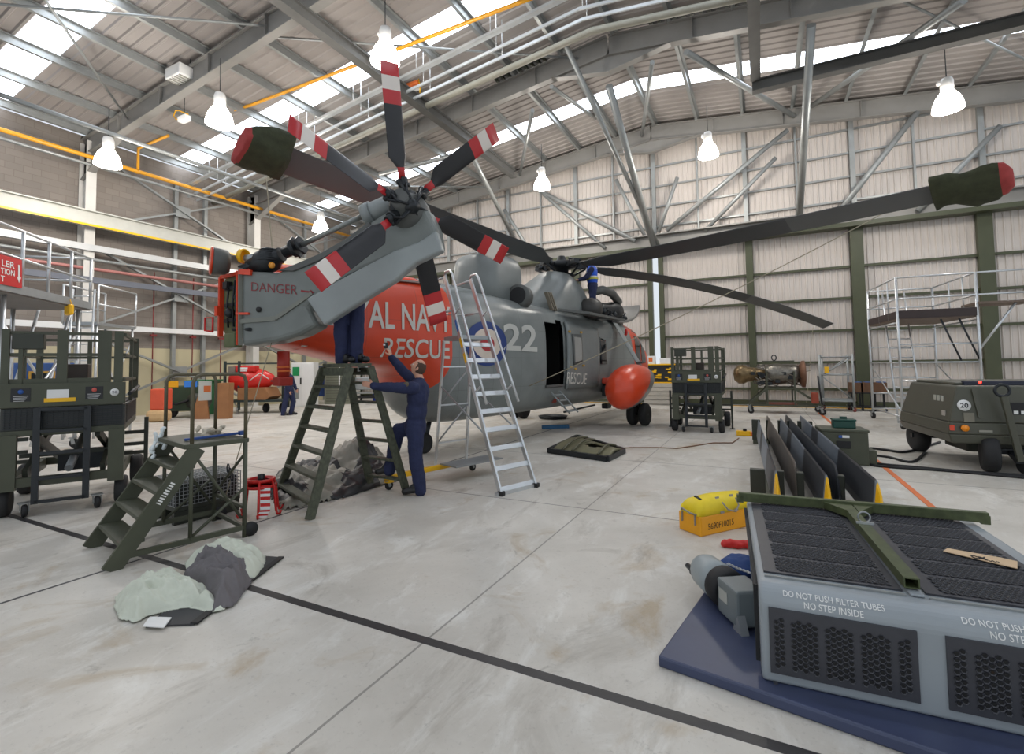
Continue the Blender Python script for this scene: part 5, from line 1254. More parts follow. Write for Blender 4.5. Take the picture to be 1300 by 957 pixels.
# ---- black cables from the ground power unit
def floor_cable(pts, label, r_=.022):
    P = [G(x, y, r_) for x, y in pts]; out = []
    for i in range(len(P)-1):
        p0 = P[max(0, i-1)]; p1 = P[i]; p2 = P[i+1]; p3 = P[min(len(P)-1, i+2)]
        for k in range(6):
            t = k/6; out.append(.5*((2*p1)+(p2-p0)*t+(2*p0-5*p1+4*p2-p3)*t*t+(3*p1-p0-3*p2+p3)*t**3))
    out.append(P[-1]); mb = MB(); mb.tube(out, r_, 8); return tag(mb.build('power_cable', BLACK), label, 'cable', 'black cables of the ground power unit')
floor_cable([(1193, 561), (1152, 573), (1125, 571), (1103, 569), (1093, 576), (1106, 587), (1163, 593), (1230, 599), (1310, 604)], 'black cable making the wide loop nearest the green equipment box')
floor_cable([(1175, 573), (1158, 586), (1128, 580), (1104, 578), (1097, 583), (1112, 591), (1198, 597), (1310, 607)], 'black cable making the tighter inner loop on the floor', .02)
# ---- ground power unit trailer
GR = mat('trailer olive', (76, 76, 64), .45, 0, .08, 2)
P0 = G(1207, 560, .45); P0.z = 0; PB = G(1172, 536, .45)
r = thing('ground_power_unit', 'large olive ground power trailer with a round 20 sign and raised tow bar', 'trailer', P0, math.radians(6))
Lb, Db = 2.9, max(1.5, min(2.0, (PB-P0).length))
def frust(z0, z1, i0, i1, name, m, bev=.02):
    mb = MB(); mb.loft([[V((i, i*.6, z)), V((Lb-i, i*.6, z)), V((Lb-i, Db-i, z)), V((i, Db-i, z))] for z, i in ((z0, i0), (z1, i1))], sm=False); return mb.build(name, m, r, bev)
frust(.42, .56, .02, -.02, 'chassis', GR); frust(.56, .74, -.02, .0, 'lower_body', GR); body = frust(.74, 1.30, .0, .14, 'upper_body', GR, .03)
mb = MB(); mb.bar((.3, .3, 1.33), (Lb-.3, .3, 1.33), .1, .07); mb.build('lid_edge', mat('navy lid', (34, 38, 58), .4), r, .01)
pbox(r, 'top_cover', GR, (Lb/2, Db/2+.05, 1.32), (Lb-.4, Db-.5, .05), .02)
mb = MB(); mb.ell((.5, .26, 1.345), .022); mb.build('warning_lamp', mat('red lamp', (255, 30, 20), .3, 0, 0, emit=12), r)
def slant(x, z): return V((x, .6*.14*(z-.74)/.56-.006, z))
mb = MB(); mb.lathe([(0, 0), (.085, 0), (.085, .006), (0, .006)], 24, slant(.2, 1.0), (0, -1, .15)); d_ = mb.build('speed_disc', WHITE, r)
mb = MB(); q = slant(.2, 1.0)+V((0, -.012, 0)); text_quad(mb, '20', q+V((-.05, -.0, -.036)), q+V((.05, -.0, -.036)), q+V((.05, .004, .036)), q+V((-.05, .004, .036)), (0, 0, 0), .015); mb.build('speed_lettering', BLACK, d_)
for x in (.38, 1.6): mb = MB(); mb.bar(slant(x, .82)+V((0, -.01, 0)), slant(x-.04, 1.25)+V((0, -.01, 0)), .06, .03, (0, -1, 0)); mb.build('door_rib', GR, r)
mb = MB(); q = slant(.24, .79); mb.box(q+V((0, 0, .03)), (.13, .01, .14)); mb.build('vent_plate', mat('vent plate', (118, 114, 100), .5), r)
def sideq(y, z): return V((.14*(z-.74)/.56-.006, y, z))
mb = MB(); q = lambda y, z: sideq(y, z); text_quad(mb, 'GPU 3', q(.75, 1.02), q(.45, 1.02), q(.45, 1.12), q(.75, 1.12), (-.004, 0, 0), .01) if 0 else None
for k in range(3): mb.box(sideq(.42+k*.13, 1.08), (.012, .09, .09))
mb.build('stencil_patch', mat('faded white', (176, 176, 166), .6), r)
pbox(r, 'side_label', mat('pale sign', (170, 164, 156), .5), sideq(.25, .86), (.012, .12, .08), 0)
mb = MB(); mb.lathe([(0, 0), (.05, 0), (.05, .03), (0, .04)], 16, (.17, -.02, .66), (0, -1, 0)); mb.build('amber_lamp', mat('amber lens', (236, 140, 20), .3), r)
mb = MB(); mb.box((.02, -.015, .66), (.05, .03, .08)); mb.build('red_reflector', mat('reflector', (220, 70, 40), .3), r)
sg = pbox(r, 'data_sign', BLACK, slant(.92, .95), (.34, .012, .2), 0)
mb = MB()
for row, txt in ((.985, 'DANGER'), (.90, 'NO SMOKING')):
    pass
for k in range(4): mb.box(slant(.8+k*.085, .995)+V((0, -.008, 0)), (.05, .004, .05))
mb.build('sign_red_marks', RED, sg); mb = MB()
for k in range(4): mb.box(slant(.8+k*.085, .905)+V((0, -.008, 0)), (.055, .004, .05))
mb.build('sign_white_marks', WHITE, sg)
for k in range(4): pbox(r, 'step_plate', mat('pale plate', (150, 148, 136), .5), (.42+k*.6, -.022, .62), (.16, .012, .03), 0)
for x, y in ((.50, .1), (2.3, .1), (.22, Db-.12), (2.3, Db-.12)): wheel('road_wheel', r, (x, y, .27), .27, .2, (.96, -.26, 0) if x < 1 and y < .5 else (0, 1, 0) if y < .5 else (1, .1, 0))
pbar(r, 'axle', HBLK, (.1, Db-.15, .3), (2.4, Db-.15, .3), .08, .08); pbox(r, 'belly_tank', OLIVED, (Lb*.42, Db*.55, .33), (1.5, .8, .26), .02)
pbar(r, 'axle', HBLK, (.5, .2, .3), (2.4, .2, .3), .08, .08)
mb = MB(); mb.bar((.76, -.12, .2), (.60, -.14, 1.16), .08, .06, (0, 1, 0)); mb.build('tow_bar', GR, r, .008)
mb = MB(); mb.tube([(.585+.085*math.cos(a), -.15, 1.24+.085*math.sin(a)) for a in [2*PI*i/20 for i in range(20)]], .022, 8, True); mb.build('tow_eye', HBLK, r)
pbar(r, 'tow_bar_link', HBLK, (.76, -.12, .2), (.8, .2, .3), .1, .07); wheel('jockey_wheel', r, (.86, -.05, .13), .13, .1, (.9, .4, 0))
# ================================================================== far equipment
# ---- aluminium mobile work platform
a = G(1147, 545); r = thing('mobile_platform', 'tall aluminium mobile work platform with guard rails and an inner ladder, far right', 'work platform', a, math.radians(4)); o = V(a)
Wp = 1.55; Dp = 2.6; ZT = 2.75; ZG = 3.8
for x, y in ((0, 0), (Wp, 0), (0, Dp), (Wp, Dp)):
    ptube(r, 'post', ALU, [(x, y, .2), (x, y, ZG)], .03); castor(r, (x, y, 0), .09, .05, .4)
for x0, y0, x1, y1 in ((0, 0, Wp, 0), (0, Dp, Wp, Dp)):
    for z in (.3, .75, 1.2, 1.65, 2.1): ptube(r, 'frame_rung', ALU, [(x0, y0, z), (x1, y1, z)], .02)
for x in (0, Wp):
    for z in (.3, 1.65, ZT-.1): ptube(r, 'side_rail', ALU, [(x, 0, z), (x, Dp, z)], .02)
    ptube(r, 'diagonal_brace', ALU, [(x, 0, .4), (x, Dp, 1.6)], .016); 
for z in (ZT+.5, ZG-.02):
    ptube(r, 'guard_rail', ALU, [(0, 0, z), (Wp+1.05, -.0, z)], .022); ptube(r, 'guard_rail', ALU, [(0, Dp, z), (Wp, Dp, z)], .022)
    for x in (0, Wp): ptube(r, 'guard_rail', ALU, [(x, 0, z), (x, Dp, z)], .022)
ptube(r, 'guard_end', ALU, [(Wp+1.05, 0, ZT+.05), (Wp+1.05, 0, ZG)], .022)
for y in (.7, 1.5): 
    for x in (0, Wp): ptube(r, 'guard_stanchion', ALU, [(x, y, ZT), (x, y, ZG)], .016)
pbox(r, 'deck', mat('deck plywood', (112, 96, 84), .7), (Wp/2, Dp/2, ZT), (Wp, Dp, .05), 0); pbox(r, 'toe_board', mat('toe board brown', (58, 46, 44), .6), (Wp/2, -.01, ZT+.1), (Wp, .03, .2), 0); pbox(r, 'toe_board', MATS['toe board brown'], (0, Dp/2, ZT+.1), (.03, Dp, .18), 0)
pbox(r, 'cantilever_deck', MATS['deck plywood'], (Wp+.55, .4, ZT+.3), (1.1, .9, .05), 0); ptube(r, 'cantilever_strut', ALU, [(Wp, 0, ZT-.8), (Wp+.7, 0, ZT+.27)], .025); ptube(r, 'cantilever_strut', ALU, [(Wp, 0, ZT+.3), (Wp+1.9, 0, ZT+.34)], .02)
for x in (.1, .62):
    ptube(r, 'ladder_stile', ALU, [(x-.1, .35, .12), (x+.16, 2.0, ZT+.05), (x+.24, 2.5, ZG-.1)], .022)
for k in range(10):
    t = k/10+.04; ptube(r, 'ladder_tread', ALU, [(0+.26*t, .35+1.65*t, .12+2.6*t), (.52+.26*t, .35+1.65*t, .12+2.6*t)], .018)
for x in (.85, 1.2): ptube(r, 'under_brace', STEELB, [(x, .0, ZT-.05), (x+.35, .0, 1.68)], .02)
ptube(r, 'stabiliser', ALU, [(Wp/2-.2, .0, .3), (Wp/2+.6, -.1, .75)], .018)
# ---- grey scaffold trolley
a = G(1043, 522); r = thing('scaffold_trolley', 'low grey scaffold trolley with diagonal braces beside the engine stand', 'trolley', a, math.radians(2)); Ws, Ds = .95, .9
for x, y in ((0, 0), (Ws, 0), (.18, Ds), (Ws+.0, Ds)): ptube(r, 'post', GALV, [(x, y, .16), (x, y, 1.95)], .035); castor(r, (x, y, 0), .075, .05, .6, mat('castor red', (120, 50, 48), .5))
for z in (.35, 1.25, 1.86):
    for a_, b_ in (((0, 0), (Ws, 0)), ((.18, Ds), (Ws, Ds)), ((0, 0), (.18, Ds)), ((Ws, 0), (Ws, Ds))): ptube(r, 'rail', GALV, [(*a_, z), (*b_, z)], .025)
ptube(r, 'brace', GALV, [(0, 0, 1.25), (Ws, 0, .4)], .02); ptube(r, 'brace', GALV, [(0.02, 0, 1.2), (Ws, 0, 1.85)], .02); ptube(r, 'brace', GALV, [(.18, Ds, 1.2), (Ws, Ds, 1.85)], .02)
pbox(r, 'deck', GALV, (Ws/2, Ds/2, .38), (Ws, Ds, .06)); pbox(r, 'yellow_tag', YEL, (.2, -.03, 1.42), (.13, .05, .22))
# ---- jet engine on a stand
a = G(995, 524); r = thing('jet_engine', 'turboshaft engine with bronze and steel casings mounted on a green stand', 'engine', V((a.x, a.y, .0)), math.radians(2))
ES = .0285
EX = lambda px: (px-995)*ES
BRZ = mat('bronze casing', (116, 98, 70), .35, .7, .3, 10); STLE = mat('engine steel', (120, 116, 108), .35, .8, .3, 12)
Ze = 1.3
mb = MB(); mb.lathe([(.0, EX(942)), (.2, EX(943)), (.33, EX(948)), (.34, EX(953)), (.27, EX(958)), (.22, EX(968)), (.16, EX(978)), (.0, EX(979))], 22, (0, 0, Ze), (1, 0, 0)); mb.build('exhaust_casing', BRZ, r)
mb = MB(); mb.lathe([(.0, EX(976)), (.3, EX(977)), (.34, EX(982)), (.36, EX(990)), (.33, EX(1000)), (.34, EX(1008)), (.28, EX(1012)), (0, EX(1013))], 22, (0, 0, Ze), (1, 0, 0)); mb.build('compressor_casing', STLE, r)
mb = MB(); mb.lathe([(.28, EX(1012)), (.44, EX(1015)), (.45, EX(1018)), (.3, EX(1019))], 24, (0, 0, Ze), (1, 0, 0)); mb.build('intake_flange', mat('flange rust', (118, 84, 64), .5, .4), r)
rnd = random.Random(11); mb = MB()
for k in range(26):
    x = rnd.uniform(EX(960), EX(1010)); a_ = rnd.uniform(2.2, 7); R_ = .33; mb.tube([(x, R_*math.cos(a_), Ze+R_*math.sin(a_)), (x+rnd.uniform(.1, .3), (R_+.06)*math.cos(a_+.3), Ze+(R_+.06)*math.sin(a_+.3)), (x+rnd.uniform(.3, .5), R_*math.cos(a_+.6), Ze+R_*math.sin(a_+.6))], .018, 6)
mb.build('fuel_pipes', STLE, r); mb = MB()
for k in range(12): mb.box((rnd.uniform(EX(962), EX(1008)), -.28, Ze-.25+rnd.uniform(-.1, .3)), (.14, .12, .1))
mb.build('accessory_units', HBLK, r)
pbar(r, 'top_beam', OLIVE, (EX(974), 0, Ze+.43), (EX(1008), 0, Ze+.43), .07, .06); mb = MB(); mb.tube([(EX(987)+.07*math.cos(t), 0, Ze+.56+.09*math.sin(t)) for t in [2*PI*i/14 for i in range(14)]], .02, 6, True); mb.build('lifting_eye', HBLK, r)
for y in (-.5, .5):
    for px in (978, 1006): pbar(r, 'stand_post', OLIVE, (EX(px), y, .28), (EX(px), y, Ze+.1), .05, .05, (1, 0, 0))
    pbar(r, 'stand_rail', OLIVE, (EX(961), y, .28), (EX(1028), y, .28), .06, .06); pbar(r, 'stand_rail', OLIVE, (EX(976), y, .85), (EX(1008), y, .85), .05, .05)
    pbar(r, 'stand_leg', OLIVE, (EX(978), y, .85), (EX(958), y, .3), .06, .06); pbar(r, 'stand_leg', OLIVE, (EX(1006), y, .85), (EX(1034), y, .25), .06, .06)
    for px in (960, 1032): castor(r, (EX(px), y, 0), .1, .06, PI/2)
for px in (978, 1006): pbar(r, 'cradle', OLIVE, (EX(px), -.5, Ze+.08), (EX(px), .5, Ze+.08), .05, .05)
pbar(r, 'drip_tray', mat('tray red', (130, 66, 48), .5), (EX(978), 0, .31), (EX(1008), 0, .31), .8, .05)
ptube(r, 'steering_handle', STEELB, [(EX(1032), -.5, .3), (EX(1030), -.5, .9), (EX(1029), -.5, 1.25)], .025); pbox(r, 'jack_body', mat('rusty red', (150, 66, 44), .6), (EX(1025), -.55, .55), (.2, .2, .35), .03)
# ---- crates on dollies by the doors
for i, (px, lb) in enumerate(((1087, 'brown crate with a blue top on a black dolly, leftmost of three by the doors'), (1101, 'brown crate on a black dolly, middle of three by the hangar doors'), (1117, 'brown crate on a black dolly, rightmost of three by the hangar doors'))):
    q = PY(px, 517, 20.6); q.z = 0
    d = thing('wheel_dolly', lb.replace('brown crate with a blue top on a black dolly', 'black wheeled dolly under a brown crate').replace('brown crate on a black dolly', 'black wheeled dolly under a brown crate'), 'dolly', q, 0, 'crate dollies by the doors')
    for x in (-.12, .12): pbar(d, 'dolly_post', BLACK, (x, 0, .12), (x, 0, .60), .05, .06, (0, 1, 0))
    pbox(d, 'dolly_base', BLACK, (0, 0, .14), (.38, .5, .05)); pbox(d, 'dolly_shelf', BLACK, (0, 0, .61), (.4, .5, .04))
    for x in (-.15, .15): castor(d, (x, -.2, 0), .055, .04, 0)
    cc = thing('wooden_crate', lb, 'crate', q+V((0, 0, .63)), 0, 'brown crates by the doors')
    pbox(cc, 'body', mat('crate wood', (96, 66, 44), .7, 0, .2, 6), (0, 0, .17), (.38, .45, .34), .01); pbox(cc, 'blue_lid', mat('crate blue', (60, 96, 150), .6), (.06, 0, .35), (.22, .4, .03), .005)
# ---- tool cabinet by the doors, seen under the sponson strut
q = PY(838, 511, 20.9); q.z = 0; r = thing('tool_cabinet', 'low grey drawer cabinet with a yellow framed tool board, right of the sponson', 'cabinet', q)
pbox(r, 'drawer_body', mat('cabinet grey', (156, 152, 144), .5), (0, .2, .45), (1.3, .5, .9), .01)
for k in range(5): pbox(r, 'drawer', mat('drawer grey', (176, 170, 160), .5), (0, -.06, .13+k*.17), (1.24, .03, .14), .008)
bd = pbox(r, 'tool_board', mat('board black', (30, 30, 30), .6), (0, .05, 1.3), (1.3, .06, .76), 0)
for a_, b_ in (((-.65, .0, 1.68), (.65, 0, 1.68)), ((-.65, .0, .93), (.65, 0, .93))): pbar(bd, 'board_edge', YEL, a_, b_, .06, .05)
mb = MB(); rnd = random.Random(4)
for k in range(16): mb.box((rnd.uniform(-.55, .55), .01, rnd.uniform(1.02, 1.6)), (rnd.uniform(.05, .22), .03, rnd.uniform(.03, .09)))
mb.build('tool_outlines', YEL, bd)
for i, (px, h, lb) in enumerate(((826, .34, 'white carton with an orange mark on top of the tool cabinet'), (845, .24, 'plain white carton on the right end of the tool cabinet'))):
    q2 = PY(px, 470, 21.0); c_ = thing('carton', lb, 'box', (q2.x, 21.0, 1.705)); pbox(c_, 'body', WHITE, (0, 0, h/2), (.42, .2, h), .006)
    if i == 0: pbox(c_, 'orange_mark', ORANGE, (.03, -.102, h*.55), (.16, .004, h*.5), 0)
# ---- cowling panel on the floor
P = [G(697, 575), G(771, 586), G(792, 575), G(733, 557)]; c = sum(P, V())/4; r = thing('cowling_panel', 'olive lined engine cowling panel with an oval opening lying on the floor', 'panel', c)
nu, nv = 26, 14; grid = []; vs = []
for i in range(nu+1):
    for j in range(nv+1):
        u_, v_ = i/nu, j/nv; p = P[0].lerp(P[1], u_).lerp(P[3].lerp(P[2], u_), v_)-c; vs.append(p+V((0, 0, .06+.09*math.sin(PI*v_)*(.6+.4*u_))))
fs = []
for i in range(nu):
    for j in range(nv):
        u_, v_ = (i+.5)/nu, (j+.5)/nv
        if ((u_-.62)/.2)**2+((v_-.58)/.2)**2 < 1: continue
        fs.append((i*(nv+1)+j, (i+1)*(nv+1)+j, (i+1)*(nv+1)+j+1, i*(nv+1)+j+1))
mb = MB(); mb.add(vs, fs, True); o1 = mb.build('panel_skin', mat('primer khaki', (112, 108, 82), .55, 0, .2, 4), r); s_ = o1.modifiers.new('s', 'SOLIDIFY'); s_.thickness = .04
for a_, b_ in ((0, 1), (1, 2), (2, 3), (3, 0)): pbar(r, 'rim', HBLK, P[a_]-c+V((0, 0, .05)), P[b_]-c+V((0, 0, .05)), .08, .09)
for t in (.25, .42, .85): ptube(r, 'stiffener', mat('stiffener khaki', (86, 84, 64), .5), [P[0].lerp(P[1], t).lerp(P[3].lerp(P[2], t), v_)-c+V((0, 0, .1+.09*math.sin(PI*v_))) for v_ in [k/8 for k in range(9)]], .022, 6)
# small things under the helicopter
mb = MB(); a, b = G(688, 542, .05), G(722, 541, .05); mb.bar(a, b, .12, .1); tag(mb.build('sponge_block', mat('blue block', (44, 96, 136), .6), None, .01), 'flat blue block on the floor below the boarding steps', 'block')
p = G(702, 531); r = thing('drip_tray', 'round black drip tray on the floor under the helicopter belly', 'tray', p); mb = MB(); mb.lathe([(0, .02), (.4, .02), (.46, .09), (.48, .09), (.42, 0), (0, 0)], 26); mb.build('pan', HBLK, r); mb = MB(); mb.lathe([(0, .03), (.38, .03)], 26); mb.build('liner', mat('grey liner', (92, 92, 90), .6), r)
# ---- raft trolley at the block wall
q = G(300, 525); ang = math.radians(27); r = thing('boat_trolley', 'black framed four wheeled trolley carrying a red inflated boat by the block wall', 'trolley', q, ang); SX = .031
X_ = lambda px: (px-300)*SX
FRM = mat('frame dark teal', (44, 56, 54), .5)
for px in (285, 303, 345, 352):
    pbar(r, 'post', FRM, (X_(px), 0 if px in (285, 303) else .9, .15), (X_(px), 0 if px in (285, 303) else .9, 2.05 if px < 350 else 1.9), .08, .08, (1, 0, 0))
pbar(r, 'rail', FRM, (X_(285), 0, 1.95), (X_(352), .9, 1.95), .06, .06); pbar(r, 'rail', FRM, (X_(303), 0, 1.25), (X_(352), .4, 1.25), .06, .06); pbar(r, 'deck_frame', FRM, (X_(283), .4, .48), (X_(362), .4, .48), 1.0, .08)
ptube(r, 'brace', GALV, [(X_(285), 0, 1.1), (X_(300), 0, .3)], .03)
for px in (281, 301): castor(r, (X_(px), 0, 0), .12, .07, .3, mat('grey tyre', (150, 148, 142), .6))
for px in (331, 352): wheel('road_wheel', r, (X_(px), .4, .18), .18, .14, (1, 0, 0))
r = thing('inflatable_boat', 'red inflated rescue boat sitting in a plywood cradle on the black trolley', 'boat', q+V((0, 0, .52)), ang)
RB = mat('boat red', (206, 34, 26), .35, 0, .06)
mb = MB(); rr = []
for t in np.linspace(0, 1, 14):
    k = math.sin(PI*min(1, t*1.0)**.7)**.55 if 0 < t < 1 else .02; x = lerp(X_(283), X_(343), t); rr.append([V((x, .45+.55*k*math.cos(a_), .78+.52*k*math.sin(a_))) for a_ in [2*PI*i/18 for i in range(18)]])
mb.loft(rr); mb.build('hull_tube', RB, r)
mb = MB(); mb.box((X_(308), .2, 1.22), (.9, .4, .26)); mb.build('pack', RB, r, .06); mb = MB(); mb.box((X_(308), -.004, 1.24), (.34, .01, .07)); mb.box((X_(308), -.004, 1.14), (.3, .01, .04)); mb.build('white_marking', WHITE, r); pbox(r, 'gauge_box', mat('gauge grey', (120, 110, 100), .5), (X_(294), .05, 1.2), (.26, .2, .24))
ptube(r, 'grab_line', WHITE, [(X_(318), -.12, .75), (X_(330), -.05, 1.05), (X_(340), .05, .8)], .02)
PLY = mat('plywood', (150, 104, 66), .7, 0, .12, 3)
mb = MB(); mb.prism([(X_(302), -.05, .0), (X_(338), -.05, .0), (X_(343), -.05, .12), (X_(336), -.05, .48), (X_(302), -.05, .48)], (0, 1.0, 0)); mb.build('cradle_box', PLY, r, .01)
q = G(255, 532); r = thing('plywood_wedge', 'plywood wedge shaped ramp panel leaning beside the boat trolley', 'panel', q, ang); mb = MB(); mb.prism([(-.38, 0, 0), (.28, 0, 0), (.05, .1, 1.2), (-.05, .1, 1.2)], (0, .06, 0)); mb.build('face_board', PLY, r); mb = MB(); mb.prism([(.5, .0, 0), (.95, .0, 0), (.95, .05, 1.25), (.45, .05, 1.25)], (0, .3, 0)); mb.build('back_board', PLY, r)
q = G(228, 531); r = thing('compressor_set', 'green compressor set with yellow and blue placards against the block wall', 'compressor', q, ang)
pbox(r, 'frame_body', mat('compressor green', (50, 66, 46), .5), (0, .4, .7), (1.3, .7, .9), .05); pbox(r, 'yellow_placard', mat('hazard yellow', (240, 170, 20), .5), (-.28, .04, 1.22), (.36, .02, .22), 0); pbox(r, 'blue_placard', mat('placard blue', (60, 130, 220), .5), (.35, .04, 1.22), (.46, .02, .22), 0); mb = MB(); mb.lathe([(0, -.3), (.3, -.28), (.3, .28), (0, .3)], 18, (.5, .3, .6), (0, 1, 0)); mb.build('air_receiver', OLIVED, r)
for x in (-.5, .5): wheel('road_wheel', r, (x, .3, .22), .22, .16, (0, 1, 0))
mb = MB(); mb.tube([(-.5, .02, .6), (-.1, -.05, .5), (.3, .02, .65)], .04); mb.build('hose', BLACK, r)
q = G(196, 536); r = thing('tool_chest', 'small red and cream equipment pack beside the green compressor set', 'pack', q, ang); pbox(r, 'red_pack', mat('pack orange red', (220, 90, 60), .6), (0, .3, .75), (.5, .4, .7), .04); pbox(r, 'cream_roll', mat('cream roll', (206, 172, 126), .7), (0, .2, .2), (.7, .4, .38), .12)
q = G(258, 526); r = thing('green_bin', 'green plastic bin behind the plywood panel', 'bin', q+V((-.1, .1, 0)), ang); mb = MB(); mb.loft([[V((-.4*k, -.35*k, z)), V((.4*k, -.35*k, z)), V((.4*k, .35*k, z)), V((-.4*k, .35*k, z))] for z, k in ((0, .85), (1.25, 1.1))], sm=False); mb.build('body', mat('bin green', (44, 110, 66), .5), r, .03); pbox(r, 'lid', MATS['bin green'], (0, 0, 1.3), (.95, .85, .08), .02)
q = G(383, 516); r = thing('white_locker', 'tall white metal locker with green and white signs behind the walking man', 'locker', q, math.radians(30)); pbox(r, 'body', WHITE, (0, .4, 1.0), (1.0, .7, 2.0), .02); pbox(r, 'door', WHITE, (.22, .04, 1.0), (.5, .03, 1.9), .01); pbox(r, 'green_sign', mat('sign green', (20, 140, 80), .5), (-.28, .03, 1.6), (.3, .02, .4), 0); pbox(r, 'black_handle', BLACK, (-.06, .02, 1.15), (.05, .05, .3)); pbox(r, 'grille', GALV, (-.3, .03, .6), (.3, .02, .5))
q = PX(40, 480, -20.2); r = thing('blue_cabin', 'blue site cabin with small windows behind the left scissor lift', 'cabin', (-20.3, q.y-1.4, 0), math.radians(90)); CB = mat('cabin blue', (36, 72, 128), .5)
pbox(r, 'body', CB, (0, 0, 1.0), (4.4, 1.6, 2.0), .03)
for x in (-1.6, -.2, 1.4): fr1 = pbox(r, 'window_frame', mat('brass frame', (170, 130, 50), .5), (x, -.81, 1.5), (.62, .04, .5), 0); pbox(fr1, 'window_pane', GLASS, (x, -.835, 1.5), (.5, .01, .38), 0)
# ---- aluminium dock with the red sign, far left
a, b = PD(-60, 362, 7.6), PD(114, 400, 11.4); a.z = b.z = 3.3; d = (b-a).normalized(); s = V((-d.y, d.x, 0)); s = -s if s.dot(CR) > 0 else s
ang = math.atan2(d.y, d.x); Ld = (b-a).length; r = thing('aluminium_dock', 'aluminium access dock with handrails and a grey deck at upper left', 'dock', (a.x, a.y, 0), ang)
sd = 1 if (V((-d.y, d.x, 0))).dot(CR) < 0 else -1
Wd_ = 1.5
pbox(r, 'deck', mat('dock deck', (110, 106, 102), .6), (Ld/2, sd*Wd_/2, 3.18), (Ld, Wd_, .1), 0); pbar(r, 'deck_edge', ALUD, (0, 0, 3.24), (Ld, 0, 3.24), .06, .16); pbar(r, 'deck_edge', ALUD, (0, sd*Wd_, 3.24), (Ld, sd*Wd_, 3.24), .06, .16); pbar(r, 'deck_edge', ALUD, (Ld, 0, 3.24), (Ld, sd*Wd_, 3.24), .06, .16)
for k in range(6):
    x = Ld*k/5; 
    for y in (0, sd*Wd_): ptube(r, 'stanchion', ALU, [(x, y, 3.2), (x, y, 4.35)], .03)
for z in (3.82, 4.35):
    for y in (0, sd*Wd_): ptube(r, 'handrail', ALU, [(0, y, z), (Ld, y, z)], .025)
    ptube(r, 'end_rail', ALU, [(Ld, 0, z), (Ld, sd*Wd_, z)], .025)
for x in (Ld*.35, Ld-.15):
    for y in (sd*.15, sd*(Wd_-.15)): ptube(r, 'leg', ALU, [(x, y, .2), (x, y, 3.2)], .04); castor(r, (x, y, 0), .1, .06, 0)
ptube(r, 'leg_brace', ALU, [(Ld*.35, sd*.15, .4), (Ld-.15, sd*.15, 2.6)], .025); ptube(r, 'leg_brace', ALU, [(Ld-.15, sd*.15, .4), (Ld*.35, sd*.15, 2.6)], .025); ptube(r, 'leg_rail', ALU, [(Ld*.35, sd*.15, 2.0), (Ld-.15, sd*.15, 2.0)], .025)
for y in (sd*.4, sd*1.0): ptube(r, 'inclined_stile', ALU, [(Ld+.1, y, 3.2), (Ld-1.2, y, .2)], .03)
MD = Matrix.Translation((a.x, a.y, 0)) @ Matrix.Rotation(ang, 4, 'Z')
# red sign on the dock rail: photo corners on the rail plane
np_ = V((-d.y, d.x, 0))
def DPt(px, py): return PP(px, py, a-np_*0.05*sd, np_)
c0, c1, c2, c3 = DPt(-40, 352), DPt(28, 366), DPt(28, 330), DPt(-40, 312); ro = thing('red_sign', 'red sign with white capitals and a down arrow on the dock handrail', 'sign', c0)
mb = MB(); mb.prism([c0-c0, c1-c0, c2-c0, c3-c0], -np_*sd*-.012); mb.build('board', mat('sign red', (196, 26, 28), .45), ro)
off = -np_*sd*.004; mb = MB()
def sgn(u, v): return c0.lerp(c1, u).lerp(c3.lerp(c2, u), v)-c0+off
def stxt(t_, u0, u1, v0, v1): text_quad(mb, t_, sgn(u0, v0), sgn(u1, v0), sgn(u1, v1), sgn(u0, v1), (0, 0, 0), .02)
stxt('LER', .58, .84, .62, .84); stxt('TION', .56, .84, .36, .56); stxt('T', .56, .64, .1, .3)
u = .93; mb.add([sgn(u-.02, .35), sgn(u+.02, .35), sgn(u+.02, .8), sgn(u-.02, .8)], [(0, 1, 2, 3)], False); mb.add([sgn(u, .16), sgn(u+.045, .37), sgn(u-.045, .37)], [(0, 1, 2)], False); mb.build('sign_lettering', WHITE, ro)
# a second, lower stair stage of the dock behind
a2 = PD(124, 412, 12.6); b2 = PD(172, 412, 14.2); dv = (b2-a2); dv.z = 0; ang2 = math.atan2(dv.y, dv.x); L2_ = dv.length; r = thing('stair_stage', 'aluminium stair landing with handrails beyond the end of the dock', 'stairs', (a2.x, a2.y, 0), ang2); zz = 2.95
pbar(r, 'landing', ALUD, (0, .4, zz), (L2_, .4, zz), .8, .08)
for x in (0, L2_): ptube(r, 'stanchion', ALU, [(x, 0, zz), (x, 0, zz+1)], .025); ptube(r, 'stanchion', ALU, [(x, .8, zz), (x, .8, zz+1)], .025)
for z in (.5, 1.0): ptube(r, 'handrail', ALU, [(0, 0, zz+z), (L2_, 0, zz+z)], .022); ptube(r, 'handrail', ALU, [(0, .8, zz+z), (L2_, .8, zz+z)], .022)
for x in (.05, L2_-.05):
    for y in (.05, .75): ptube(r, 'leg', ALU, [(x, y, 0), (x, y, zz)], .03)
ptube(r, 'leg_brace', ALU, [(.05, .05, .3), (L2_-.05, .05, 2.6)], .022); ptube(r, 'leg_brace', ALU, [(L2_-.05, .05, .3), (.05, .05, 2.6)], .022)
for y in (.15, .65): ptube(r, 'ladder_stile', ALU, [(.1, y, zz+.9), (-.35, y-.2, .1)], .028)
for k in range(9): t = k/9+.05; ptube(r, 'ladder_tread', ALU, [(.1-.45*t, .15-.2*t, zz+.9-(zz+.8)*t), (.1-.45*t, .65-.2*t, zz+.9-(zz+.8)*t)], .016)
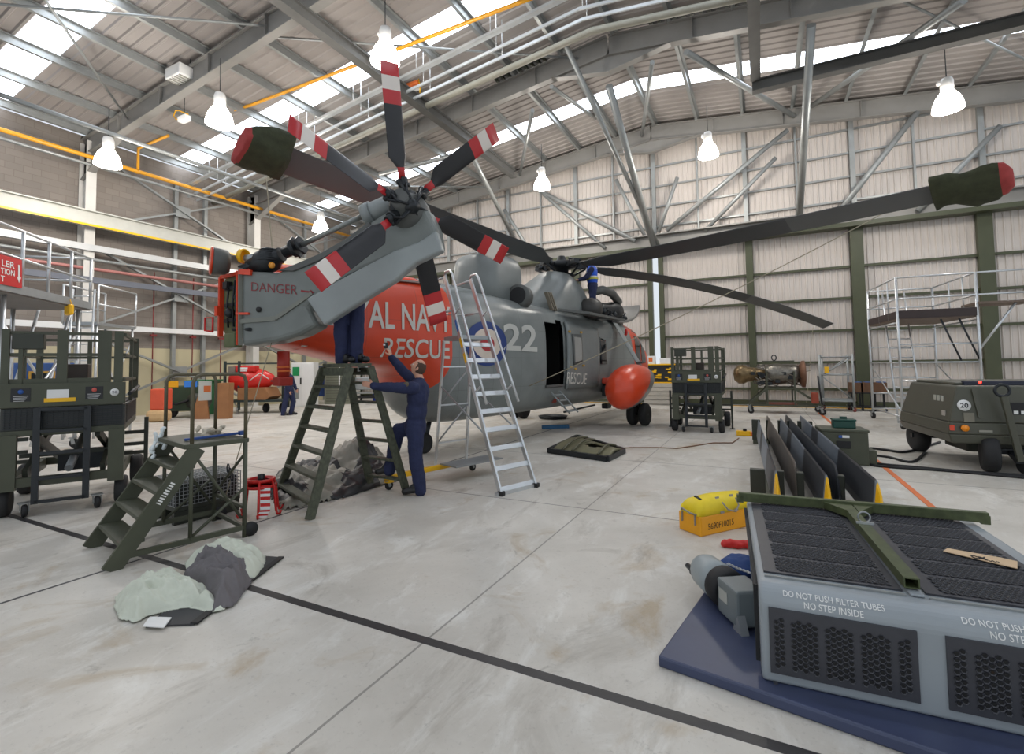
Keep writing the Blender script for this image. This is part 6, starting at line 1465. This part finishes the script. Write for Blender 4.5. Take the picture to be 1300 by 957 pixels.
p = MD @ V((Ld-.5, 0, 3.72)); r = thing('yellow_bag', 'small yellow bag hung on the handrail of the dock', 'bag', PD(88, 386, 10.6)); pbox(r, 'pouch', YEL, (0, 0, -.12), (.26, .1, .24), .04); ptube(r, 'strap', YEL, [(-.1, 0, 0), (0, 0, .14), (.1, 0, 0)], .01, 6)
# ---- ropes
def rope(p, q, sag, label, rad=.012):
    p, q = V(p), V(q); mb = MB(); mb.tube([p.lerp(q, t)-V((0, 0, sag*4*t*(1-t))) for t in [i/16 for i in range(17)]], rad, 6); return tag(mb.build('rope', mat('rope', (150, 142, 122), .8)), label, 'rope')
rope(c1[-6][0]+V((0, 0, -.1)) if 0 else PD(1178, 240, 11.0), H2W((-3.6, -1.12, 1.25)), .12, 'long thin rope slanting from the covered right blade down to the fuselage')
q = G(1025, 522); rope(PD(1032, 416, 18.6), (q.x, q.y+.6, .02), .02, 'thin rope hanging from the drooping blade tip to the floor', .008)
rope(PD(345, 434, 6.5), PD(287, 628, 5.6), .0, 'thin black lashing line from the folded tail down behind the steps', .007)
r = thing('snap_hooks', 'pair of steel snap hooks hanging on the lashing line behind the steps', 'hooks', PD(291, 600, 5.65))
for k in range(3): mb = MB(); mb.tube([(.02*(k-1)+.022*math.cos(t), .01*k, .05-.05*k+.05*math.sin(t)) for t in [2*PI*i/14 for i in range(14)]], .007, 6, True); mb.build('hook', STEELB, r)

rope(PD(338, 226, 7.6), PD(347, 332, 6.7), .0, 'thin rope hanging from the covered blade tip down to the folded tail', .008)
# ---- clutter far behind the double ladder
q = G(468, 512); r = thing('parts_trolley', 'low silver parts trolley far behind the green ladder', 'trolley', q, math.radians(20))
pbox(r, 'deck', GALV, (0, .4, .5), (1.6, .8, .08)); pbox(r, 'silver_box', ALUD, (-.1, .4, .95), (1.3, .6, .6), .03); pbox(r, 'dark_tray', BLACK, (0, .4, .3), (1.4, .7, .12))
for x in (-.7, .7): castor(r, (x, .1, 0), .1, .05, 0); castor(r, (x, .7, 0), .1, .05, 0)
q = G(488, 509); r = thing('blue_crate', 'shallow blue crate beside the silver parts trolley', 'crate', q, math.radians(20)); pbox(r, 'body', mat('crate blue plastic', (30, 60, 150), .5), (0, .3, .2), (1.3, .6, .4), .03); pbox(r, 'rim', mat('rim blue', (40, 80, 180), .5), (0, .3, .4), (1.36, .66, .05), .01)
q = G(428, 513); r = thing('louvre_cabinet', 'grey green louvred cabinet far behind the green ladder', 'cabinet', q, math.radians(25)); pbox(r, 'body', mat('cabinet sage', (120, 122, 106), .6), (0, .4, .95), (1.3, .7, 1.9), .02)
mb = MB()
for k in range(14): mb.bar((-.55, .04, .15+k*.125), (.55, .04, .15+k*.125), .03, .05)
mb.build('louvre', mat('louvre sage', (98, 100, 86), .6), r); pbar(r, 'white_edge', WHITE, (.1, .03, .02), (.1, .03, 1.9), .05, .04, (0, 1, 0))
q = G(403, 513); r = thing('blue_notice_board', 'tall blue notice board beside the white locker', 'board', q, math.radians(25)); pbox(r, 'panel', mat('board blue', (36, 62, 118), .6), (0, .5, 1.1), (.8, .06, 1.5), .01)
for x in (-.35, .35): pbar(r, 'leg', GALV, (x, .5, 0), (x, .5, .4), .05, .05, (0, 1, 0))
# ================================================================== cloth heaps
def heap(name, outline, hfun, m, parent=None, nx=120, ny=90, mats=None, mi=None, base=0.0):
    """closed cloth heap above a floor outline (list of XY points)"""
    import bisect
    xs_ = [p[0] for p in outline]; ys_ = [p[1] for p in outline]; x0, x1, y0, y1 = min(xs_), max(xs_), min(ys_), max(ys_)
    n = len(outline)
    def sd(x, y):
        inside = False; best = 1e9
        for i in range(n):
            ax, ay = outline[i]; bx, by = outline[(i+1) % n]
            if (ay > y) != (by > y) and x < (bx-ax)*(y-ay)/(by-ay)+ax: inside = not inside
            dx, dy = bx-ax, by-ay; t = max(0, min(1, ((x-ax)*dx+(y-ay)*dy)/(dx*dx+dy*dy))); best = min(best, math.hypot(x-ax-dx*t, y-ay-dy*t))
        return best if inside else -best
    idx = {}; vs = []; fs = []; ms = []
    for i in range(nx+1):
        for j in range(ny+1):
            x = lerp(x0, x1, i/nx); y = lerp(y0, y1, j/ny); e = sd(x, y)+.05*mnoise.noise(V((x*4, y*4, 1)))
            if e > -.01: idx[i, j] = len(vs); vs.append((x, y, base+max(.006, hfun(x, y, max(0, e)))))
    for i in range(nx):
        for j in range(ny):
            k = [(i, j), (i+1, j), (i+1, j+1), (i, j+1)]
            if all(q in idx for q in k): fs.append([idx[q] for q in k]); ms.append(mi(*vs[idx[k[0]]]) if mi else 0)
    mb = MB(); mb.add(vs, fs, True); mb.m = ms
    o = mb.build(name, mats or m, parent); s = o.modifiers.new('s', 'SOLIDIFY'); s.thickness = .006; return o
def ridged(x, y, sc, seed=0):
    v = 0; a = 1.
    for k in range(3):
        v += a*(1-abs(mnoise.noise(V((x*sc+seed, y*sc*1.3-seed, seed*.7))))*2.2); sc *= 1.9; a *= .5
    return v/1.75
# dark tarpaulin heap behind the double step ladder
out = [G(*p).xy for p in ((333, 626), (352, 604), (395, 592), (425, 575), (455, 560), (478, 572), (500, 600), (503, 612), (470, 622), (440, 632), (400, 640), (360, 648))]
out = [(p[0], p[1]) for p in out]
pk = G(455, 600)
def hf(x, y, e):
    k = 1-math.exp(-e/.10); big = .42*math.exp(-((x-pk.x)**2+(y-pk.y)**2)/.16); rg = ridged(x*.8+y*.5, y*1.6-x*.3, 2.6, 4); return k*(.05+big*(.6+.55*ridged(x, y, 2.4, 1))+.20*max(0, rg)+.05*max(0, ridged(x, y, 7, 2)))
tag(heap('tarpaulin_heap', out, hf, None, mats=[mat('grey green tarpaulin', (142, 138, 126), .5, 0, .25, 3), mat('black tarpaulin', (44, 44, 45), .45, 0, .2, 4)], mi=lambda x, y, z: 1 if mnoise.noise(V((x*1.7+y, y*2.4, 9))) > .05 else 0), 'crumpled heap of grey and black tarpaulin on the floor behind the green ladder', 'tarpaulin')
# pale cover with grey lining, on a black mat
q = [G(185, 797), G(246, 794), G(357, 709), G(300, 704)]
mb = MB(); mb.prism([p+V((0, 0, .001)) for p in q], (0, 0, .012)); o1 = mb.build('floor_mat', mat('black matting', (58, 58, 60), .7, 0, .08, 10)); tag(o1, 'black rubber mat lying under the pale crumpled cover', 'mat')
mb = MB(); mb.bar(q[1]+V((0, 0, .014)), q[2]+V((0, 0, .014)), .05, .012); e_ = mb.build('mat_edge', BLACK, o1)
r = thing('folded_cover', 'crumpled pale green protective cover with a grey lining, lying on a black mat', 'cover', G(240, 750)); o = r.location.copy()
PALE = mat('pale green cloth', (203, 207, 192), .75, 0, .07, 5, .2, 25); GRYC = mat('grey lining cloth', (106, 102, 104), .8, 0, .1, 6, .2, 25)
def outl(pts): return [(G(*p).x-o.x, G(*p).y-o.y) for p in pts]
o1_ = outl([(146, 772), (152, 788), (172, 792), (186, 784), (222, 776), (262, 772), (268, 757), (240, 744), (215, 738), (180, 748), (150, 760)])
heap('pale_cloth', o1_, lambda x, y, e: (1-math.exp(-e/.06))*.15*(.5+.75*ridged(x*.7+y*.6, y*1.3-x*.5, 4.2, 2)+.18*ridged(x, y, 10, 3)), PALE, r, 90, 70, base=.012)
o2_ = outl([(240, 738), (236, 716), (262, 702), (300, 698), (333, 706), (334, 722), (315, 740), (280, 745)])
heap('pale_cloth', o2_, lambda x, y, e: (1-math.exp(-e/.08))*.16*(.6+.6*ridged(x*.8-y*.5, y*1.2+x*.4, 3.4, 7)+.14*ridged(x, y, 10, 3)), PALE, r, 80, 70, base=.012)
o3_ = outl([(230, 745), (238, 728), (262, 716), (300, 722), (317, 730), (314, 748), (296, 772), (268, 779), (262, 762), (245, 756)])
heap('grey_lining', o3_, lambda x, y, e: (1-math.exp(-e/.06))*.2*(.55+.7*ridged(x, y, 4.5, 5)+.15*ridged(x, y, 11, 2)), GRYC, r, 90, 80, base=.012)
o4_ = outl([(250, 764), (240, 775), (262, 780), (285, 776), (275, 762)])
heap('pale_cloth', o4_, lambda x, y, e: (1-math.exp(-e/.05))*.13*(.8+.4*ridged(x, y, 5, 8)), PALE, r, 50, 50, base=.012)
q = [G(181, 799), G(208, 801), G(218, 788), G(190, 787)]
mb = MB(); mb.prism([p+V((0, 0, .016)) for p in q], (0, 0, .01)); tag(mb.build('white_pad', WHITE, None, .004), 'small white foam pad lying at the near edge of the pale cover', 'pad')
# ================================================================== people
def head_mesh(b, c, f, u):
    """head as a deformed ball: skull, brow, nose, lips, chin, ears"""
    c, f, u = V(c), V(f).normalized(), V(u); s = f.cross(u).normalized(); u = s.cross(f).normalized(); mb = b.mb
    nu, nv = 36, 28; vs = []
    for i in range(nv+1):
        t = PI*i/nv
        for j in range(nu):
            a = 2*PI*j/nu; x, y, z = math.sin(t)*math.cos(a), math.sin(t)*math.sin(a), math.cos(t)       # x forward, y side, z up
            rx, ry, rz_ = .094, .074, .115
            if z < 0: ry *= 1-.30*(-z)**1.3*(1 if x > -.2 else .6); rx *= 1-.12*(-z)
            px_, py_, pz_ = x*rx, y*ry, z*rz_
            if x > 0:
                g = lambda y0, z0, sy, sz: math.exp(-((y-y0)/sy)**2-((z-z0)/sz)**2)
                px_ += x*(.026*g(0, -.18, .13, .14)+.014*g(0, -.05, .1, .2)-.012*g(.35, .03, .18, .12)-.012*g(-.35, .03, .18, .12)+.006*g(0, .2, .5, .1)+.009*g(0, -.5, .25, .07)+.008*g(0, -.62, .25, .06)-.004*g(0, -.56, .25, .03)+.012*g(0, -.86, .3, .14))
            vs.append(c+f*px_+s*py_+u*pz_)
    mb.add(vs, [(i*nu+j, (i+1)*nu+j, (i+1)*nu+(j+1) % nu, i*nu+(j+1) % nu) for i in range(nv) for j in range(nu)], True)
    for k in (-1, 1):
        e = c+s*(k*.074)-f*.008-u*.012; R_ = Matrix((f, s, u)).transposed(); mb.ell(e, (.018, .011, .032), R_, 10, 8)
def hand(b, wr, d, palm, thumb, curl=.5, sc=1.0):
    """wr wrist, d pointing direction, palm = normal out of the palm, thumb = side of the thumb; fingers curl towards the palm"""
    wr, d, palm, thumb = V(wr), V(d).normalized(), V(palm), V(thumb); palm = (palm-d*palm.dot(d)).normalized(); th = thumb-d*thumb.dot(d)-palm*thumb.dot(palm); th.normalize()
    R_ = Matrix((d, th, palm)).transposed()
    b.mb.ell(wr+d*.05*sc, (.054*sc, .041*sc, .017*sc), R_, 14, 8); b.cap(wr, wr+d*.03*sc, .026*sc, .028*sc)
    for i, (off, ln) in enumerate(((.030, .070), (.010, .080), (-.011, .074), (-.030, .056))):
        p = wr+d*(.090-.004*abs(i-1))*sc+th*off*sc; a = curl*.35; q = p; dd = d
        for k, seg in enumerate((.44, .32, .24)):
            ang = curl*(.5+.45*k); dd = (d*math.cos(ang*(k+1)*.7+.05)+palm*math.sin(ang*(k+1)*.7+.05)).normalized(); e = q+dd*ln*seg*sc; b.cap(q, e, (.0098-.0008*k)*sc, (.0092-.0009*k)*sc, 8); q = e
    p = wr+d*.03*sc+th*.03*sc; q = p+(d*.5+th*.8+palm*.35).normalized()*.042*sc; e = q+(d*.85+th*.3+palm*.4).normalized()*.032*sc
    b.cap(p, q, .014*sc, .0115*sc, 8); b.cap(q, e, .0112*sc, .0095*sc, 8)
def figure(name, label, base, rz, J, face, upv, hair_, vest=False, vox=.007, cvox=.013, hands=None, patch=None, suit=NAVY, beard=False):
    J = {k: V(v) for k, v in J.items()}; r = thing(name, label, 'person', base, rz)
    b = Blob(); head_mesh(b, J['head'], face, upv); f = V(face).normalized(); u = V(upv).normalized()
    b.cap(J['head']-u*.06-f*.02, J['neck'], .054, .058); b.cap(J['neck'], J['chest'], .06, .09); b.cap(J['chest'], J['pelvis'], .08, .08)
    for s in 'LR':
        b.chain([J['neck'].lerp(J['sh'+s], .3), J['sh'+s], J['el'+s], J['wr'+s]], [.05, .05, .038, .027]); b.chain([J['pelvis'], J['hip'+s], J['kn'+s], J['an'+s]], [.07, .06, .045, .034])
        b.chain([J['an'+s], (J['an'+s]-V((0, 0, .05))).lerp(J['toe'+s], .3)], [.03, .022])
    if hands:
        for h in hands: hand(b, *h)
    b.build('body', SKIN, r, vox, 3)
    b = Blob(); c = J['chest']; p = J['pelvis']; lat = (J['shL']-J['shR']); lat.z *= .3; lat.normalize(); up_ = (c-p).normalized(); fw = lat.cross(up_).normalized(); Rt = Matrix((lat, fw, up_)).transposed()
    b.ell(c+up_*.02, (.205, .15, .25), Rt); b.ell(c.lerp(p, .5), (.185, .145, .21), Rt); b.ell(p-up_*.02, (.195, .155, .18), Rt); b.cap(J['neck']-up_*.02, c, .074, .12)
    for s in 'LR':
        b.chain([J['neck'].lerp(J['sh'+s], .25)-up_*.03, J['sh'+s]], [.08, .075]); b.chain([J['sh'+s], J['el'+s], J['wr'+s].lerp(J['el'+s], .06)], [.082, .068, .05])
        b.chain([J['hip'+s], J['kn'+s], J['an'+s]+(J['an'+s]-J['kn'+s]).normalized()*.05], [.118, .094, .086])
        b.cap(J['pelvis'], J['hip'+s], .12, .115)
    b.build('overalls', suit, r, cvox, 3, .011, 9)
    for s in 'LR':
        a, t = J['an'+s], J['toe'+s]; b = Blob(); d = (t-a); d.z = 0; d.normalize(); sole = a.z-.085; hz = V((0, 0, 1))
        b.cap(a+hz*.03, a-d*.01-hz*.035, .054, .054); b.cap(a-d*.03-hz*.04, t+hz*.005, .046, .043); b.cap(a+d*.02+hz*.02, t.lerp(a, .45)+hz*.025, .046, .04); b.ell(t+d*.015, (.06, .05, .046), Matrix((d, V((-d.y, d.x, 0)), hz)).transposed()); b.cap(a+hz*.08, a-hz*.03, .05, .055); bo = b.build('boot', LEATHER, r, .01, 2)
    # hair: a shell over the back and sides of the skull
    hd = J['head']; s_ = f.cross(u).normalized(); uu = s_.cross(f).normalized(); mb = MB(); vs = []; nu, nv = 28, 16; okv = []
    for i in range(nv+1):
        t = PI*.68*i/nv
        for j in range(nu):
            a = 2*PI*j/nu; x, y, z = math.sin(t)*math.cos(a), math.sin(t)*math.sin(a), math.cos(t); vs.append(hd+f*(x*.1-.003)+s_*(y*.08)+uu*(z*.121)); okv.append((x, z))
    fs = []
    for i in range(nv):
        for j in range(nu):
            q = (i*nu+j, (i+1)*nu+j, (i+1)*nu+(j+1) % nu, i*nu+(j+1) % nu); x, z = okv[q[1]]
            if hair_ == 'bald': keep = x < -.15 and z < .62 or (abs(x) < .25 and -.25 < z < .5 and x < .2)
            else: keep = x < .55 or z > .45
            if keep: fs.append(q)
    mb.add(vs, fs, True); mb.build('hair', HAIR, r)
    for k in (-1, 1):
        mb = MB(); mb.ell(hd+f*.080+s_*(k*.030)+uu*.006, (.012, .012, .009), Matrix((f, s_, uu)).transposed(), 10, 8); mb.mi = 1; mb.ell(hd+f*.088+s_*(k*.030)+uu*.006, .006, None, 8, 6); mb.build('eye', [mat('eye white', (226, 222, 216), .2, 0, 0), mat('eye iris', (50, 42, 36), .2, 0, 0)], r)
    mb = MB(); mb.bar(hd+f*.087-s_*.02-uu*.061, hd+f*.087+s_*.02-uu*.061, .008, .004, f); mb.build('mouth', mat('lips', (150, 92, 82), .5, 0, 0), r)
    if vest:
        b = Blob(); b.ell(c+up_*.02, (.22, .165, .255), Rt); b.ell(c.lerp(p, .55), (.205, .16, .21), Rt); b.cap(J['shL']*.7+J['neck']*.3, J['shR']*.7+J['neck']*.3, .085, .085); v_ = b.build('hi_vis_vest', mat('vest blue', (24, 84, 200), .6, 0, .08, 8), r, cvox, 3, .006, 9)
        for o_, m_ in ((.16, mat('vest silver', (214, 216, 214), .4, .2)), (.23, mat('vest lime', (206, 204, 60), .5))):
            pp = c.lerp(p, o_*2.2); mb = MB(); rr = [[pp+lat*(.222*math.cos(a))+fw*(.172*math.sin(a))+up_*h for a in [2*PI*i/28 for i in range(28)]] for h in (-.02, .02)]; mb.loft(rr, False, False); mb.build('reflective_band', m_, v_)
        mb = MB(); mb.bar(c-fw*.166-lat*.1+up_*.0, c-fw*.155-lat*.1+up_*.2, .1, .012, fw); mb.bar(c+fw*.168+lat*.0-up_*.02, c+fw*.156+up_*.17, .16, .012, fw); mb.build('white_panel', WHITE, v_)
    if patch:
        mb = MB(); mb.lathe([(0, 0), (.035, 0), (.035, .004), (0, .004)], 16, patch, (0, -1, .2)); mb.build('shoulder_patch', mat('patch brown', (92, 82, 66), .7), r)
    return r
YR = YAW                                     # figures are laid out in a frame turned with the hangar axes seen square on
# main mechanic
gb = G(529, 626); k_ = proj(gb)[2]/FPX
def J2(px, py, y=0.): return V(((px-529)*k_, y, (626-py)*k_))
JM = dict(head=J2(532, 467, .0), neck=J2(534, 483, .0), chest=J2(531, 504, .0), pelvis=J2(528, 540, .0),
          shL=J2(530, 492, -.19), elL=J2(504, 491, -.30), wrL=J2(483, 488, -.36), shR=J2(527, 489, .18), elR=J2(507, 470, .2), wrR=J2(493, 452, .17),
          hipL=J2(529, 546, -.1), knL=J2(530, 582, -.1), anL=J2(535, 615, -.1), toeL=J2(519, 620.5, -.12), hipR=J2(526, 545, .1), knR=J2(503, 548, .12), anR=J2(494, 593, .08), toeR=J2(481, 599, .06))
figure('person', 'balding man in navy overalls, one hand raised to the tail, other on the ladder', gb, YR, JM, (-.86, .05, .5), (.5, 0, .86), 'bald', vox=.006, cvox=.011,
       hands=[(J2(483, 488, -.36), (-1, .1, .25), (0, 1, -.35), (.2, .2, 1), .22), (J2(493, 452, .17), (-.35, 0, .95), (-.9, .2, -.3), (0, -1, .2), .6)], patch=J2(522, 487, -.285))
p = gb+rotz(YR) @ J2(487, 437, .14); r = thing('gauge', 'small dark gauge held up in the raised hand of the mechanic', 'gauge', p, YR); pbox(r, 'case', HBLK, (0, 0, 0), (.05, .04, .08), .008); pbox(r, 'face', WHITE, (-.02, -.021, .01), (.03, .004, .03), 0)
# small tester standing on the ladder top, held beside the mechanic's hand
p = LT+V((.1, -.05, .047))
# man on the ladder, mostly behind the pylon
q = LT.copy(); q.z = 1.765
JL = dict(head=(.0, .1, 1.63), neck=(0, .06, 1.46), chest=(0, .03, 1.28), pelvis=(0, 0, .95), shL=(-.02, -.16, 1.38), elL=(.16, -.16, 1.22), wrL=(.34, -.05, 1.2), shR=(-.02, .2, 1.38), elR=(.16, .22, 1.2), wrR=(.34, .16, 1.16),
          hipL=(-.09, -.03, .9), knL=(-.09, -.05, .5), anL=(-.09, 0, .09), toeL=(.06, -.1, .05), hipR=(.1, .02, .9), knR=(.11, 0, .5), anR=(.10, .02, .09), toeR=(.24, -.06, .05))
JL = {k: V(v)+V((.0, .04, 0)) for k, v in JL.items()}
figure('person', 'man in navy overalls and black boots standing on top of the green ladder', q, YR, JL, (1, .1, 0), (0, 0, 1), 'full', vox=.01, cvox=.012, hands=[(JL['wrL'], (1, 0, 0), (0, 1, 0), (0, 0, 1), .4), (JL['wrR'], (1, 0, 0), (0, -1, 0), (0, 0, 1), .4)])
# walking man at the back
gb = G(366, 527)
JW = dict(head=(.0, 0, 1.62), neck=(.02, 0, 1.46), chest=(.02, 0, 1.28), pelvis=(.02, 0, .95), shL=(.0, -.19, 1.38), elL=(.06, -.24, 1.1), wrL=(.14, -.2, .9), shR=(.03, .19, 1.38), elR=(.1, .23, 1.12), wrR=(.2, .2, .95),
          hipL=(.0, -.09, .9), knL=(-.07, -.1, .5), anL=(-.14, -.1, .1), toeL=(.02, -.11, .05), hipR=(.04, .09, .9), knR=(.14, .1, .5), anR=(.06, .1, .1), toeR=(.22, .1, .05))
figure('person', 'man in navy overalls walking past the white locker at the back', gb, YR, JW, (.9, -.3, 0), (0, 0, 1), 'full', vox=.012, cvox=.014, hands=[(V(JW['wrL']), (.2, 0, -1), (.3, 1, 0), (1, 0, 0), .5), (V(JW['wrR']), (.3, 0, -1), (.3, -1, 0), (1, 0, 0), .5)])
# man on the helicopter roof
gb = PD(752, 404, 14.3); gb.z = 3.1
JR = dict(head=(-.02, 0, 1.62), neck=(.0, 0, 1.46), chest=(.02, 0, 1.28), pelvis=(.03, 0, .95), shL=(-.02, -.19, 1.38), elL=(-.16, -.22, 1.15), wrL=(-.38, -.14, 1.08), shR=(0, .19, 1.38), elR=(-.16, .22, 1.18), wrR=(-.38, .14, 1.12),
          hipL=(.03, -.09, .9), knL=(.0, -.1, .5), anL=(.04, -.1, .1), toeL=(-.12, -.11, .05), hipR=(.04, .09, .9), knR=(.05, .1, .5), anR=(.1, .1, .1), toeR=(-.06, .1, .05))
figure('person', 'man in a blue reflective vest standing on the helicopter roof by the rotor head', gb, YR, JR, (-1, .1, -.1), (0, 0, 1), 'full', vest=True, vox=.01, cvox=.013, hands=[(V(JR['wrL']), (-1, 0, 0), (0, 0, -1), (0, 1, 0), .6), (V(JR['wrR']), (-1, 0, 0), (0, 0, -1), (0, -1, 0), .6)])
# ================================================================== daylight and exposure
w = bpy.data.worlds.new('world'); SC.world = w; w.use_nodes = True
w.node_tree.nodes['Background'].inputs[0].default_value = (.86, .93, 1.0, 1); w.node_tree.nodes['Background'].inputs[1].default_value = .8
SC.view_settings.view_transform = 'Standard'; SC.view_settings.look = 'None'; SC.view_settings.exposure = 0.12; SC.view_settings.gamma = 1.0; SC.view_settings.use_curve_mapping = False
SC.cycles.use_denoising = True
SC.cycles.max_bounces = 6; SC.cycles.diffuse_bounces = 4
